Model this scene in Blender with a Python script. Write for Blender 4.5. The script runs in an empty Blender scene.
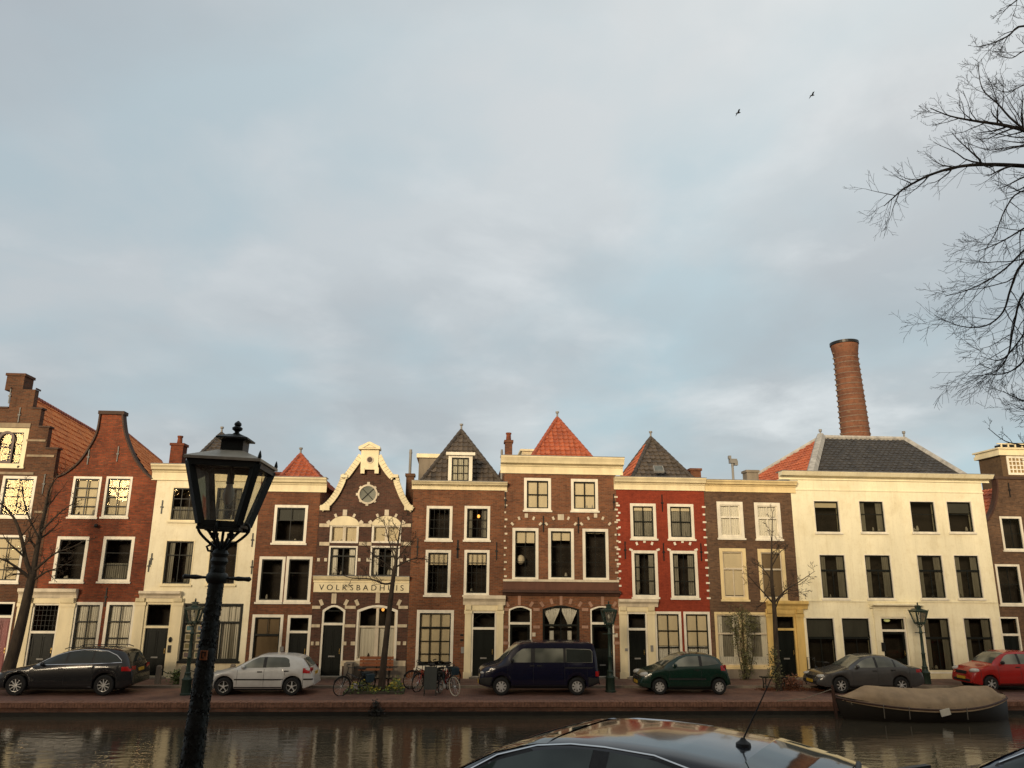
import bpy, bmesh, math, random
from mathutils import Vector, Matrix, geometry
R = math.radians
rnd = random.Random(7)
sc = bpy.context.scene
COL = sc.collection

# ------------------------------------------------------------------ camera numbers
CH, CP, CYAW, CROLL, CF = 4.215, R(14.4065), R(3.908), R(0.523), 769.0
_fw = Vector((math.sin(CYAW)*math.cos(CP), math.cos(CYAW)*math.cos(CP), math.sin(CP)))
_rt = Vector((math.cos(CYAW), -math.sin(CYAW), 0)); _up = _rt.cross(_fw)
_rt2 = _rt*math.cos(CROLL) + _up*math.sin(CROLL); _up2 = _up*math.cos(CROLL) - _rt*math.sin(CROLL)
CAM = Vector((0, 0, CH))
YF, YQ, YC = 35.93, 29.6, 31.27          # facades, far quay edge, wheels of the parked cars
ZW, ZN = -0.43, 2.0                      # water, street on the near bank

def ray(x, y): return _fw*CF + _rt2*(x-512) - _up2*(y-384)
def atY(x, y, Y):
    d = ray(x, y); return CAM + d*(Y/d.y)
def atZ(x, y, Z):
    d = ray(x, y); return CAM + d*((Z-CH)/d.z)
def PX(x, y, Y=YF): return atY(x, y, Y).x
def PZ(x, y, Y=YF): return atY(x, y, Y).z
def rect(xl, yt, xr, yb, Y=YF):
    ym, xm = (yt+yb)/2, (xl+xr)/2
    return PX(xl, ym, Y), PX(xr, ym, Y), PZ(xm, yb, Y), PZ(xm, yt, Y)

# ------------------------------------------------------------------ object helpers
def tag(o, label=None, cat=None, group=None, kind=None):
    if label: o['label'] = label
    if cat: o['category'] = cat
    if group: o['group'] = group
    if kind: o['kind'] = kind
    return o
def empty(name, loc, label=None, cat=None, group=None, rz=0, ry=0):
    o = bpy.data.objects.new(name, None); COL.objects.link(o)
    o.location = loc; o.rotation_euler = (0, ry, rz); o.empty_display_size = .3
    return tag(o, label, cat, group)
def copy_tree(o, parent=None):
    c = o.copy(); COL.objects.link(c); c.parent = parent
    for ch in list(o.children): copy_tree(ch, c)
    return c

class MB:
    def __init__(s): s.v = []; s.f = []; s.m = []; s.t = []
    def add(s, vs, fs, mi=0):
        n = len(s.v); s.v += [tuple(q) for q in vs]
        for f in fs: s.f.append([i+n for i in f]); s.m.append(mi)
    def quad(s, a, b, c, d, mi=0): s.add([a, b, c, d], [(0, 1, 2, 3)], mi)
    def box(s, x0, x1, y0, y1, z0, z1, mi=0):
        s.add([(x, y, z) for z in (z0, z1) for y in (y0, y1) for x in (x0, x1)],
              [(0, 2, 3, 1), (4, 5, 7, 6), (0, 1, 5, 4), (2, 6, 7, 3), (0, 4, 6, 2), (1, 3, 7, 5)], mi)
    def obox(s, mat, sx, sy, sz, mi=0):
        vs = [mat @ Vector((x*sx/2, y*sy/2, z*sz/2)) for z in (-1, 1) for y in (-1, 1) for x in (-1, 1)]
        s.add(vs, [(0, 2, 3, 1), (4, 5, 7, 6), (0, 1, 5, 4), (2, 6, 7, 3), (0, 4, 6, 2), (1, 3, 7, 5)], mi)
    def bar(s, a, b, w, h, mi=0):
        a, b = Vector(a), Vector(b); d = (b-a); q = d.to_track_quat('Z', 'Y').to_matrix().to_4x4()
        s.obox(Matrix.Translation((a+b)/2) @ q, w, h, d.length, mi)
    def tube(s, pts, rad, n=6, caps=True, mi=0):
        pts = [Vector(q) for q in pts]
        if not isinstance(rad, (list, tuple)): rad = [rad]*len(pts)
        base = len(s.v); prev = None
        for i, q in enumerate(pts):
            d = (pts[min(i+1, len(pts)-1)] - pts[max(i-1, 0)])
            if d.length < 1e-9: d = Vector((0, 0, 1))
            d.normalize()
            if prev is None:
                prev = d.cross(Vector((0, 0, 1)) if abs(d.z) < .9 else Vector((1, 0, 0))).normalized()
            else:
                prev = (prev - d*prev.dot(d))
                prev = prev.normalized() if prev.length > 1e-6 else d.orthogonal().normalized()
            bn = d.cross(prev)
            for k in range(n):
                a = 2*math.pi*k/n
                s.v.append(tuple(q + (prev*math.cos(a) + bn*math.sin(a))*rad[i]))
        for i in range(len(pts)-1):
            for k in range(n):
                a = base+i*n+k; b = base+i*n+(k+1) % n
                s.f.append([a, b, b+n, a+n]); s.m.append(mi)
        if caps:
            s.f.append([base+k for k in range(n)][::-1]); s.m.append(mi)
            e = base+(len(pts)-1)*n
            s.f.append([e+k for k in range(n)]); s.m.append(mi)
    def lathe(s, prof, org=(0, 0, 0), n=16, mi=0, axis='Z', sq=0.0, twist=0.0, caps=True):
        base = len(s.v); ox, oy, oz = org
        for (r, z) in prof:
            for k in range(n):
                a = 2*math.pi*k/n + twist*z
                rr = r*(1+sq*math.cos(8*a))
                p = (rr*math.cos(a), rr*math.sin(a), z)
                if axis == 'Y': p = (p[0], p[2], p[1])
                elif axis == 'X': p = (p[2], p[0], p[1])
                s.v.append((ox+p[0], oy+p[1], oz+p[2]))
        for i in range(len(prof)-1):
            for k in range(n):
                a = base+i*n+k; b = base+i*n+(k+1) % n
                s.f.append([a, b, b+n, a+n]); s.m.append(mi)
        if not caps: return
        s.f.append([base+k for k in range(n)][::-1]); s.m.append(mi)
        e = base+(len(prof)-1)*n
        s.f.append([e+k for k in range(n)]); s.m.append(mi)
    def ball(s, c, rx, ry, rz, n=10, mi=0):
        pr = []
        base = len(s.v); m = max(4, n//2)
        for i in range(m+1):
            t = math.pi*(i+.02)/(m+.04)
            for k in range(n):
                a = 2*math.pi*k/n
                s.v.append((c[0]+rx*math.sin(t)*math.cos(a), c[1]+ry*math.sin(t)*math.sin(a), c[2]-rz*math.cos(t)))
        for i in range(m):
            for k in range(n):
                a = base+i*n+k; b = base+i*n+(k+1) % n
                s.f.append([a, b, b+n, a+n]); s.m.append(mi)
    def profx(s, prof, X0, X1, Y=YF, mi=0):          # profile of (outward, z) run along X
        n = len(prof)
        vs = [(X0, Y-w, z) for w, z in prof] + [(X1, Y-w, z) for w, z in prof]
        fs = [(i, (i+1) % n, (i+1) % n+n, i+n) for i in range(n)]
        fs += [tuple(range(n))[::-1], tuple(range(n, 2*n))]
        s.add(vs, fs, mi)
    def plate(s, poly, y0, y1, holes=(), mi=0, back=True):   # polygon in (x, z) with holes, thickness y0..y1
        loops = [poly]+list(holes)
        if not holes and len(poly) == 4:
            s.add([(a, y0, b) for a, b in poly]+[(a, y1, b) for a, b in poly], [(0, 1, 2, 3), (7, 6, 5, 4)]+[(i, (i+1) % 4, (i+1) % 4+4, i+4) for i in range(4)], mi); return
        flat = [q for l in loops for q in l]; ed = []; n0 = 0
        for l in loops: ed += [(n0+i, n0+(i+1) % len(l)) for i in range(len(l))]; n0 += len(l)
        cv, _e, cf, _a, _b, _c = geometry.delaunay_2d_cdt([Vector(q) for q in flat], ed, [], 0, 1e-6)
        def inside(l, x, z):
            r = False
            for (a, b), (c, d) in zip(l, l[1:]+l[:1]):
                if (b > z) != (d > z) and x < (c-a)*(z-b)/(d-b)+a: r = not r
            return r
        tri = []
        for f in cf:
            x = sum(cv[k].x for k in f)/len(f); z = sum(cv[k].y for k in f)/len(f)
            if inside(loops[0], x, z) and not any(inside(l, x, z) for l in loops[1:]): tri.append(tuple(f))
        flat = [(q.x, q.y) for q in cv]
        s.add([(a, y0, b) for a, b in flat], tri, mi)
        if back: s.add([(a, y1, b) for a, b in flat], tri, mi)
        for l in loops:
            n = len(l)
            s.add([(a, y0, b) for a, b in l]+[(a, y1, b) for a, b in l], [(i, (i+1) % n, (i+1) % n+n, i+n) for i in range(n)], mi)
    def build(s, name, mats, parent=None, org=None, smooth=False, fix=True, weld=False):
        if org is None: org = parent.get('_o', (0, 0, 0)) if parent else (0, 0, 0)
        me = bpy.data.meshes.new(name)
        o0, o1, o2 = org
        me.from_pydata([(a-o0, b-o1, c-o2) for a, b, c in s.v], [], s.f)
        if not isinstance(mats, (list, tuple)): mats = [mats]
        for m in mats: me.materials.append(m)
        if len(mats) > 1: me.polygons.foreach_set('material_index', s.m)
        if fix or weld:
            bm = bmesh.new(); bm.from_mesh(me)
            if weld: bmesh.ops.remove_doubles(bm, verts=bm.verts, dist=1e-4)
            bmesh.ops.recalc_face_normals(bm, faces=bm.faces)
            bm.to_mesh(me); bm.free()
        if smooth:
            me.polygons.foreach_set('use_smooth', [True]*len(me.polygons))
            if smooth != 'all':
                me.set_sharp_from_angle(angle=R(38))
        o = bpy.data.objects.new(name, me); COL.objects.link(o)
        o['_o'] = tuple(org)
        if parent: o.parent = parent
        else: o.location = org
        return o
    def islands(s):
        up = list(range(len(s.v)))
        def find(a):
            while up[a] != a: up[a] = up[up[a]]; a = up[a]
            return a
        for f in s.f:
            r0 = find(f[0])
            for q in f[1:]: up[find(q)] = r0
        g = {}
        for f in s.f: g.setdefault(find(f[0]), []).append(f)
        return list(g.values())
    def split(s, name, mats, parent=None, **k):          # every loose piece becomes a part of its own
        o = None
        for fs in s.islands():
            m = MB(); idx = {}
            for f in fs:
                for q in f:
                    if q not in idx: idx[q] = len(m.v); m.v.append(s.v[q])
            m.f = [[idx[q] for q in f] for f in fs]; m.m = [0]*len(fs)
            o = m.build(name, mats, parent, **k)
        return o
def thing(name, loc, label, cat, group=None):
    o = empty(name, loc, label, cat, group); o['_o'] = tuple(loc); return o
def lerp(a, b, t): return a+(b-a)*t
def interp(pts, x):
    if x <= pts[0][0]: return pts[0][1]
    for (a, b), (c, d) in zip(pts, pts[1:]):
        if x <= c: return lerp(b, d, (x-a)/(c-a) if c > a else 0)
    return pts[-1][1]
def smooth_pts(pts, n=6):
    out = []
    P = [Vector(q) for q in pts]
    for i in range(len(P)-1):
        p0 = P[max(i-1, 0)]; p1 = P[i]; p2 = P[i+1]; p3 = P[min(i+2, len(P)-1)]
        for k in range(n):
            t = k/n
            out.append(.5*((2*p1)+(p2-p0)*t+(2*p0-5*p1+4*p2-p3)*t*t+(3*p1-p0-3*p2+p3)*t**3))
    out.append(P[-1]); return out

# ------------------------------------------------------------------ materials
def newmat(name):
    m = bpy.data.materials.new(name); m.use_nodes = True
    nt = m.node_tree; b = nt.nodes['Principled BSDF']
    return m, nt, b
def N(nt, t, **kw):
    n = nt.nodes.new(t)
    for k, v in kw.items():
        if k in n.inputs: n.inputs[k].default_value = v
        else: setattr(n, k, v)
    return n
def c4(c, s=1): return (c[0]*s, c[1]*s, c[2]*s, 1)
def objcoord(nt, scale=(1, 1, 1)):
    tc = N(nt, 'ShaderNodeTexCoord'); mp = N(nt, 'ShaderNodeMapping'); mp.inputs['Scale'].default_value = scale
    nt.links.new(tc.outputs['Object'], mp.inputs['Vector']); return mp.outputs['Vector']
def mix(nt, a, b, fac, mode='MIX'):
    n = N(nt, 'ShaderNodeMix', data_type='RGBA', blend_type=mode)
    for sock, val in ((n.inputs[0], fac), (n.inputs[6], a), (n.inputs[7], b)):
        if hasattr(val, 'is_linked'): nt.links.new(val, sock)
        else: sock.default_value = val
    return n.outputs[2]
def ramp(nt, fac, lo, hi, a=0., b=1.):
    n = N(nt, 'ShaderNodeMapRange'); nt.links.new(fac, n.inputs[0])
    n.inputs[1].default_value = lo; n.inputs[2].default_value = hi; n.inputs[3].default_value = a; n.inputs[4].default_value = b
    return n.outputs[0]
def noise(nt, vec, scale, detail=5, rough=.6):
    n = N(nt, 'ShaderNodeTexNoise'); n.inputs['Scale'].default_value = scale; n.inputs['Detail'].default_value = detail
    n.inputs['Roughness'].default_value = rough
    nt.links.new(vec, n.inputs['Vector']); return n.outputs['Fac']
def bump(nt, b, h, strength=.3, dist=.02):
    n = N(nt, 'ShaderNodeBump'); n.inputs['Strength'].default_value = strength; n.inputs['Distance'].default_value = dist
    nt.links.new(h, n.inputs['Height']); nt.links.new(n.outputs[0], b.inputs['Normal'])
def paint(name, col, rough=.6, var=.25, scale=2.5, metal=0, bmp=.15, spec=.4, streak=True, coat=0):
    m, nt, b = newmat(name)
    v = objcoord(nt, (1, 1, .3 if streak else 1))
    f = noise(nt, v, scale, 6)
    dirt = mix(nt, c4(col, 1-var), c4(col, 1+var*.25), ramp(nt, f, .3, .65))
    nt.links.new(dirt, b.inputs['Base Color'])
    f2 = noise(nt, objcoord(nt), scale*14, 4)
    nt.links.new(ramp(nt, f2, .3, .7, max(rough-.1, .02), min(rough+.12, 1)), b.inputs['Roughness'])
    b.inputs['Metallic'].default_value = metal; b.inputs['Specular IOR Level'].default_value = spec
    if coat: b.inputs['Coat Weight'].default_value = coat; b.inputs['Coat Roughness'].default_value = .03
    if bmp: bump(nt, b, f2, bmp, .01)
    return m
def render_wall(name, col):
    m = paint(name, col, .88, .16, .8, bmp=.12); nt = m.node_tree; b = nt.nodes['Principled BSDF']; src = b.inputs['Base Color'].links[0].from_socket
    st = noise(nt, objcoord(nt, (5, 1, .22)), 1.5, 5, .65); pt = noise(nt, objcoord(nt), 1.1, 6, .7); fn = noise(nt, objcoord(nt, (1, 1, .5)), 16, 3)
    c = mix(nt, src, (.72, .66, .56, 1), ramp(nt, st, .52, .75, 0, .38), 'MULTIPLY'); c = mix(nt, c, (.82, .78, .70, 1), ramp(nt, pt, .48, .66, 0, .55), 'MULTIPLY'); c = mix(nt, c, (.86, .83, .78, 1), ramp(nt, fn, .55, .7, 0, .6), 'MULTIPLY')
    sp = N(nt, 'ShaderNodeSeparateXYZ'); nt.links.new(objcoord(nt), sp.inputs[0])
    c = mix(nt, c, (.62, .55, .45, 1), ramp(nt, sp.outputs[2], 1.3, .1, 0, .7), 'MULTIPLY')     # browner and darker towards the foot
    nt.links.new(c, b.inputs['Base Color']); return m
def brick(name, c1, c2, mortar, bw=.21, bh=.065, var=.35, msize=.012, soot=.35):
    m, nt, b = newmat(name)
    tc = N(nt, 'ShaderNodeTexCoord'); sp = N(nt, 'ShaderNodeSeparateXYZ'); nt.links.new(tc.outputs['Object'], sp.inputs[0])
    ad = N(nt, 'ShaderNodeMath', operation='ADD'); nt.links.new(sp.outputs[0], ad.inputs[0]); nt.links.new(sp.outputs[1], ad.inputs[1])
    cb = N(nt, 'ShaderNodeCombineXYZ'); nt.links.new(ad.outputs[0], cb.inputs[0]); nt.links.new(sp.outputs[2], cb.inputs[1])
    t = N(nt, 'ShaderNodeTexBrick'); nt.links.new(cb.outputs[0], t.inputs['Vector'])
    t.inputs['Scale'].default_value = 1; t.inputs['Brick Width'].default_value = bw; t.inputs['Row Height'].default_value = bh
    t.inputs['Mortar Size'].default_value = msize; t.inputs['Mortar Smooth'].default_value = .3; t.inputs['Bias'].default_value = -.1
    t.inputs['Color1'].default_value = c4(c1); t.inputs['Color2'].default_value = c4(c2); t.inputs['Mortar'].default_value = c4(mortar)
    v = objcoord(nt)
    big = noise(nt, v, .55, 5, .65); med = noise(nt, v, 5.5, 4, .7); vst = noise(nt, objcoord(nt, (1.5, 1.5, .18)), 1.6, 4)
    c = mix(nt, t.outputs['Color'], (1-var, 1-var, 1-var*.9, 1), ramp(nt, big, .4, .68), 'MULTIPLY')
    c = mix(nt, c, (.55, .5, .48, 1), ramp(nt, med, .5, .72, 0, .75), 'MULTIPLY')
    c = mix(nt, c, (.45, .42, .42, 1), ramp(nt, vst, .5, .75, 0, soot), 'MULTIPLY')
    nt.links.new(c, b.inputs['Base Color']); b.inputs['Roughness'].default_value = .85; b.inputs['Specular IOR Level'].default_value = .25
    ht = N(nt, 'ShaderNodeMath', operation='SUBTRACT'); ht.inputs[0].default_value = 1; nt.links.new(t.outputs['Fac'], ht.inputs[1])
    bump(nt, b, ht.outputs[0], .5, .012)
    return m
def tilemat(name, c1, c2, c3):
    m, nt, b = newmat(name)
    a = N(nt, 'ShaderNodeAttribute', attribute_name='tint'); v = objcoord(nt)
    f = noise(nt, v, .8, 5); g = noise(nt, v, 9, 5)
    c = mix(nt, c4(c1), c4(c2), a.outputs['Fac'])
    c = mix(nt, c, c4(c3), ramp(nt, f, .45, .72, 0, .7))
    c = mix(nt, c, (.4, .38, .36, 1), ramp(nt, g, .5, .75, 0, .8), 'MULTIPLY')
    nt.links.new(c, b.inputs['Base Color']); b.inputs['Roughness'].default_value = .7
    bump(nt, b, g, .3, .01)
    return m
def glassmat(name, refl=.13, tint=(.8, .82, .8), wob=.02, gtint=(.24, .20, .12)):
    m, nt, b = newmat(name); nt.nodes.remove(b)
    out = nt.nodes['Material Output']
    tr = N(nt, 'ShaderNodeBsdfTransparent'); tr.inputs[0].default_value = c4(tint)
    gl = N(nt, 'ShaderNodeBsdfGlossy'); gl.inputs['Roughness'].default_value = .02; gl.inputs[0].default_value = c4(gtint)  # amber of the sunset glow put into the reflection colour
    fr = N(nt, 'ShaderNodeFresnel'); fr.inputs[0].default_value = 1.5
    ad = N(nt, 'ShaderNodeMath', operation='ADD', use_clamp=True); nt.links.new(fr.outputs[0], ad.inputs[0]); ad.inputs[1].default_value = refl-.04
    mx = N(nt, 'ShaderNodeMixShader'); nt.links.new(ad.outputs[0], mx.inputs[0]); nt.links.new(tr.outputs[0], mx.inputs[1]); nt.links.new(gl.outputs[0], mx.inputs[2])
    nt.links.new(mx.outputs[0], out.inputs[0])
    bp = N(nt, 'ShaderNodeBump'); bp.inputs['Strength'].default_value = wob; bp.inputs['Distance'].default_value = .3
    nt.links.new(noise(nt, objcoord(nt), 1.7, 2), bp.inputs['Height']); nt.links.new(bp.outputs[0], gl.inputs['Normal'])
    return m
def carpaint(name, col, rough=.14):
    m, nt, b = newmat(name)
    f = noise(nt, objcoord(nt), 3, 5); g = noise(nt, objcoord(nt, (1, 1, .6)), 24, 4)
    c = mix(nt, c4(col), c4([q*.7+.004 for q in col]), ramp(nt, f, .4, .7, 0, .6))
    nt.links.new(c, b.inputs['Base Color']); b.inputs['Roughness'].default_value = rough+.08
    b.inputs['Coat Weight'].default_value = .35; b.inputs['Coat Roughness'].default_value = .04; b.inputs['Specular IOR Level'].default_value = .35
    return m
def emit(name, col, st):
    m, nt, b = newmat(name); b.inputs['Base Color'].default_value = c4(col)
    b.inputs['Emission Color'].default_value = c4(col); b.inputs['Emission Strength'].default_value = st
    nt.links.new(mix(nt, c4(col), c4(col, .8), noise(nt, objcoord(nt), 8)), b.inputs['Emission Color'])
    return m

WHITE = paint('white_paint', (.80, .74, .60), .5, .22, 3)
OFFW = paint('aged_white_paint', (.66, .57, .42), .55, .3, 3)
CREAM = paint('cream_paint', (.80, .69, .44), .55, .22, 2)
YELLOW = paint('ochre_paint', (.72, .50, .17), .55, .3, 2)
CREAMWALL = render_wall('cream_render', (.87, .79, .57))
IVORYWALL = render_wall('ivory_render', (.88, .81, .58))
PALEYEL = paint('pale_ochre_paint', (.78, .62, .33), .55, .25, 2)
STONE = paint('pale_sandstone', (.62, .52, .36), .8, .35, 4)
DARKCOPE = paint('dark_brick_coping', (.075, .045, .032), .85, .4, 4)
BANDSTONE = paint('brown_sandstone', (.30, .23, .15), .85, .4, 3)
DULLROOF = paint('pale_lantern_roof', (.36, .33, .26), .45, .35, 5, .2)  # base colour paled to carry a beige-grey reflection on the lantern roof
GREYSTONE = paint('grey_stone', (.24, .20, .15), .85, .4, 2.5)
DARKSASH = paint('dark_green_sash', (.008, .010, .008), .45, .3, 6, spec=.25)
BLACKDOOR = paint('black_green_door', (.006, .008, .006), .45, .4, 3, spec=.2)
REDDOOR = paint('dark_red_door', (.16, .02, .02), .4, .3, 3)
BROWNWOOD = paint('brown_wood', (.07, .032, .02), .5, .4, 4)
LEAD = paint('grey_lead', (.24, .23, .21), .6, .35, 3)
DARKMETAL = paint('dark_metal', (.018, .019, .018), .4, .4, 6, .3)
IRON = paint('black_iron', (.008, .012, .010), .45, .5, 9, .2, bmp=.4)
GREENIRON = paint('green_iron', (.016, .034, .024), .45, .4, 7, .1, bmp=.3)
BRASS = paint('brass', (.45, .30, .10), .35, .3, 8, .9)
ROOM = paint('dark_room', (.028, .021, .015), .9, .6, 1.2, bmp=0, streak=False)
CURT = paint('cream_curtain', (.80, .75, .64), .95, .08, 2, bmp=0)
LACE = paint('white_lace', (.74, .71, .64), .95, .15, 9, bmp=0)
BLIND = paint('cream_blind', (.78, .66, .45), .9, .12, 2, bmp=0)
DIMCURT = paint('dim_grey_curtain', (.26, .24, .19), .95, .3, 4, bmp=0)
DIMBLIND = paint('dim_grey_blind', (.10, .10, .09), .9, .2, 2, bmp=0)
BROWNBLIND = paint('brown_blind', (.24, .17, .10), .9, .2, 2, bmp=0)
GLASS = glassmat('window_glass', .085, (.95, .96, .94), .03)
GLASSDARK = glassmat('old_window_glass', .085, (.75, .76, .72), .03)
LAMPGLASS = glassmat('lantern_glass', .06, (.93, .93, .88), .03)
_nt = LAMPGLASS.node_tree; _d = N(_nt, 'ShaderNodeBsdfTranslucent'); _d2 = N(_nt, 'ShaderNodeBsdfDiffuse'); _d.inputs[0].default_value = _d2.inputs[0].default_value = (.75, .72, .62, 1)
_a = N(_nt, 'ShaderNodeMixShader'); _a.inputs[0].default_value = .5; _nt.links.new(_d.outputs[0], _a.inputs[1]); _nt.links.new(_d2.outputs[0], _a.inputs[2])
_m = N(_nt, 'ShaderNodeMixShader'); _o = _nt.nodes['Material Output']; _nt.links.new(ramp(_nt, noise(_nt, objcoord(_nt), 6, 4), .35, .7, .10, .26), _m.inputs[0]); _nt.links.new(_o.inputs[0].links[0].from_socket, _m.inputs[1]); _nt.links.new(_a.outputs[0], _m.inputs[2]); _nt.links.new(_m.outputs[0], _o.inputs[0])
BR1 = brick('brown_brick', (0.158, 0.059, 0.026), (0.070, 0.031, 0.019), (0.130, 0.086, 0.053))
BR2 = brick('red_orange_brick', (0.335, 0.072, 0.027), (0.149, 0.038, 0.020), (0.158, 0.082, 0.046), var=.55)
BR4 = brick('russet_brick', (0.233, 0.079, 0.035), (0.121, 0.045, 0.026), (0.149, 0.090, 0.053))
BR5 = brick('purple_brown_brick', (0.126, 0.051, 0.034), (0.060, 0.030, 0.024), (0.112, 0.074, 0.049))
BR6 = brick('warm_brown_brick', (0.260, 0.090, 0.038), (0.130, 0.048, 0.025), (0.186, 0.115, 0.068))
BR7 = brick('light_russet_brick', (0.279, 0.100, 0.043), (0.140, 0.054, 0.029), (0.205, 0.127, 0.076))
BR8 = brick('painted_red_brick', (.30, .052, .023), (.23, .040, .019), (.24, .038, .018), soot=.25, var=.2)
BR9 = brick('grey_brown_brick', (0.177, 0.097, 0.052), (0.093, 0.053, 0.032), (0.140, 0.094, 0.061))
BRC = brick('tower_brick', (.22, .092, .05), (.15, .066, .04), (.19, .11, .065), .5, .2)
BRB = brick('ochre_brick', (.16, .09, .04), (.12, .07, .035), (.14, .10, .06))
BRQ = brick('quay_brick', (.24, .105, .062), (.14, .066, .044), (.18, .125, .09), var=.55, soot=.6)
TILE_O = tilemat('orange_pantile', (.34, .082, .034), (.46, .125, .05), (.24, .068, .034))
TILE_S = tilemat('brightened_orange_pantile', (.72, .24, .065), (.84, .31, .09), (.55, .19, .06))  # orange tile brightened in its colour for slopes turned from the sun
TILE_D = tilemat('weathered_dark_pantile', (.050, .040, .032), (.115, .088, .064), (.085, .066, .044))
TILE_B = tilemat('black_glazed_pantile', (.030, .029, .029), (.058, .054, .05), (.042, .038, .035))
TYRE = paint('tyre_rubber', (.012, .012, .012), .85, .3, 8)
ALLOY = paint('alloy_rim', (.62, .62, .60), .3, .2, 9, .4, bmp=0)
CHROME = paint('chrome_trim', (.75, .75, .75), .12, .1, 9, 1., bmp=0)
BLACKPL = paint('black_plastic', (.014, .014, .014), .6, .3, 8)
CARGLASS, _nt, _b = newmat('car_glass')
_nt.links.new(mix(_nt, (.014, .017, .016, 1), (.035, .042, .038, 1), noise(_nt, objcoord(_nt), 1.3, 3)), _b.inputs['Base Color'])
_b.inputs['Roughness'].default_value = .06; _b.inputs['Specular IOR Level'].default_value = .5
CARGLASSL, _nt, _b = newmat('light_car_glass')
_nt.links.new(mix(_nt, (.07, .076, .064, 1), (.22, .225, .185, 1), ramp(_nt, noise(_nt, objcoord(_nt), 1.1, 1), .38, .60)), _b.inputs['Base Color'])  # base colour paled to stand in for sky reflection and see-through
_b.inputs['Roughness'].default_value = .08
HEADL, _nt, _b = newmat('headlight_glass')
_nt.links.new(mix(_nt, (.26, .26, .24, 1), (.55, .54, .50, 1), noise(_nt, objcoord(_nt), 11, 3)), _b.inputs['Base Color']); _b.inputs['Roughness'].default_value = .1
TAILL = paint('red_lens', (.36, .012, .012), .15, .3, 9, bmp=0)
PLATE = paint('yellow_plate', (.55, .34, .03), .5, .2, 9, bmp=0)
BARK = paint('bark', (.050, .036, .024), .95, .6, 7, bmp=1., streak=True)
TWIG = paint('dark_twig', (.016, .013, .011), .9, .4, 9, bmp=.3)
DIMOBJ = paint('sill_ornament', (.42, .38, .30), .6, .3, 3)
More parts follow.
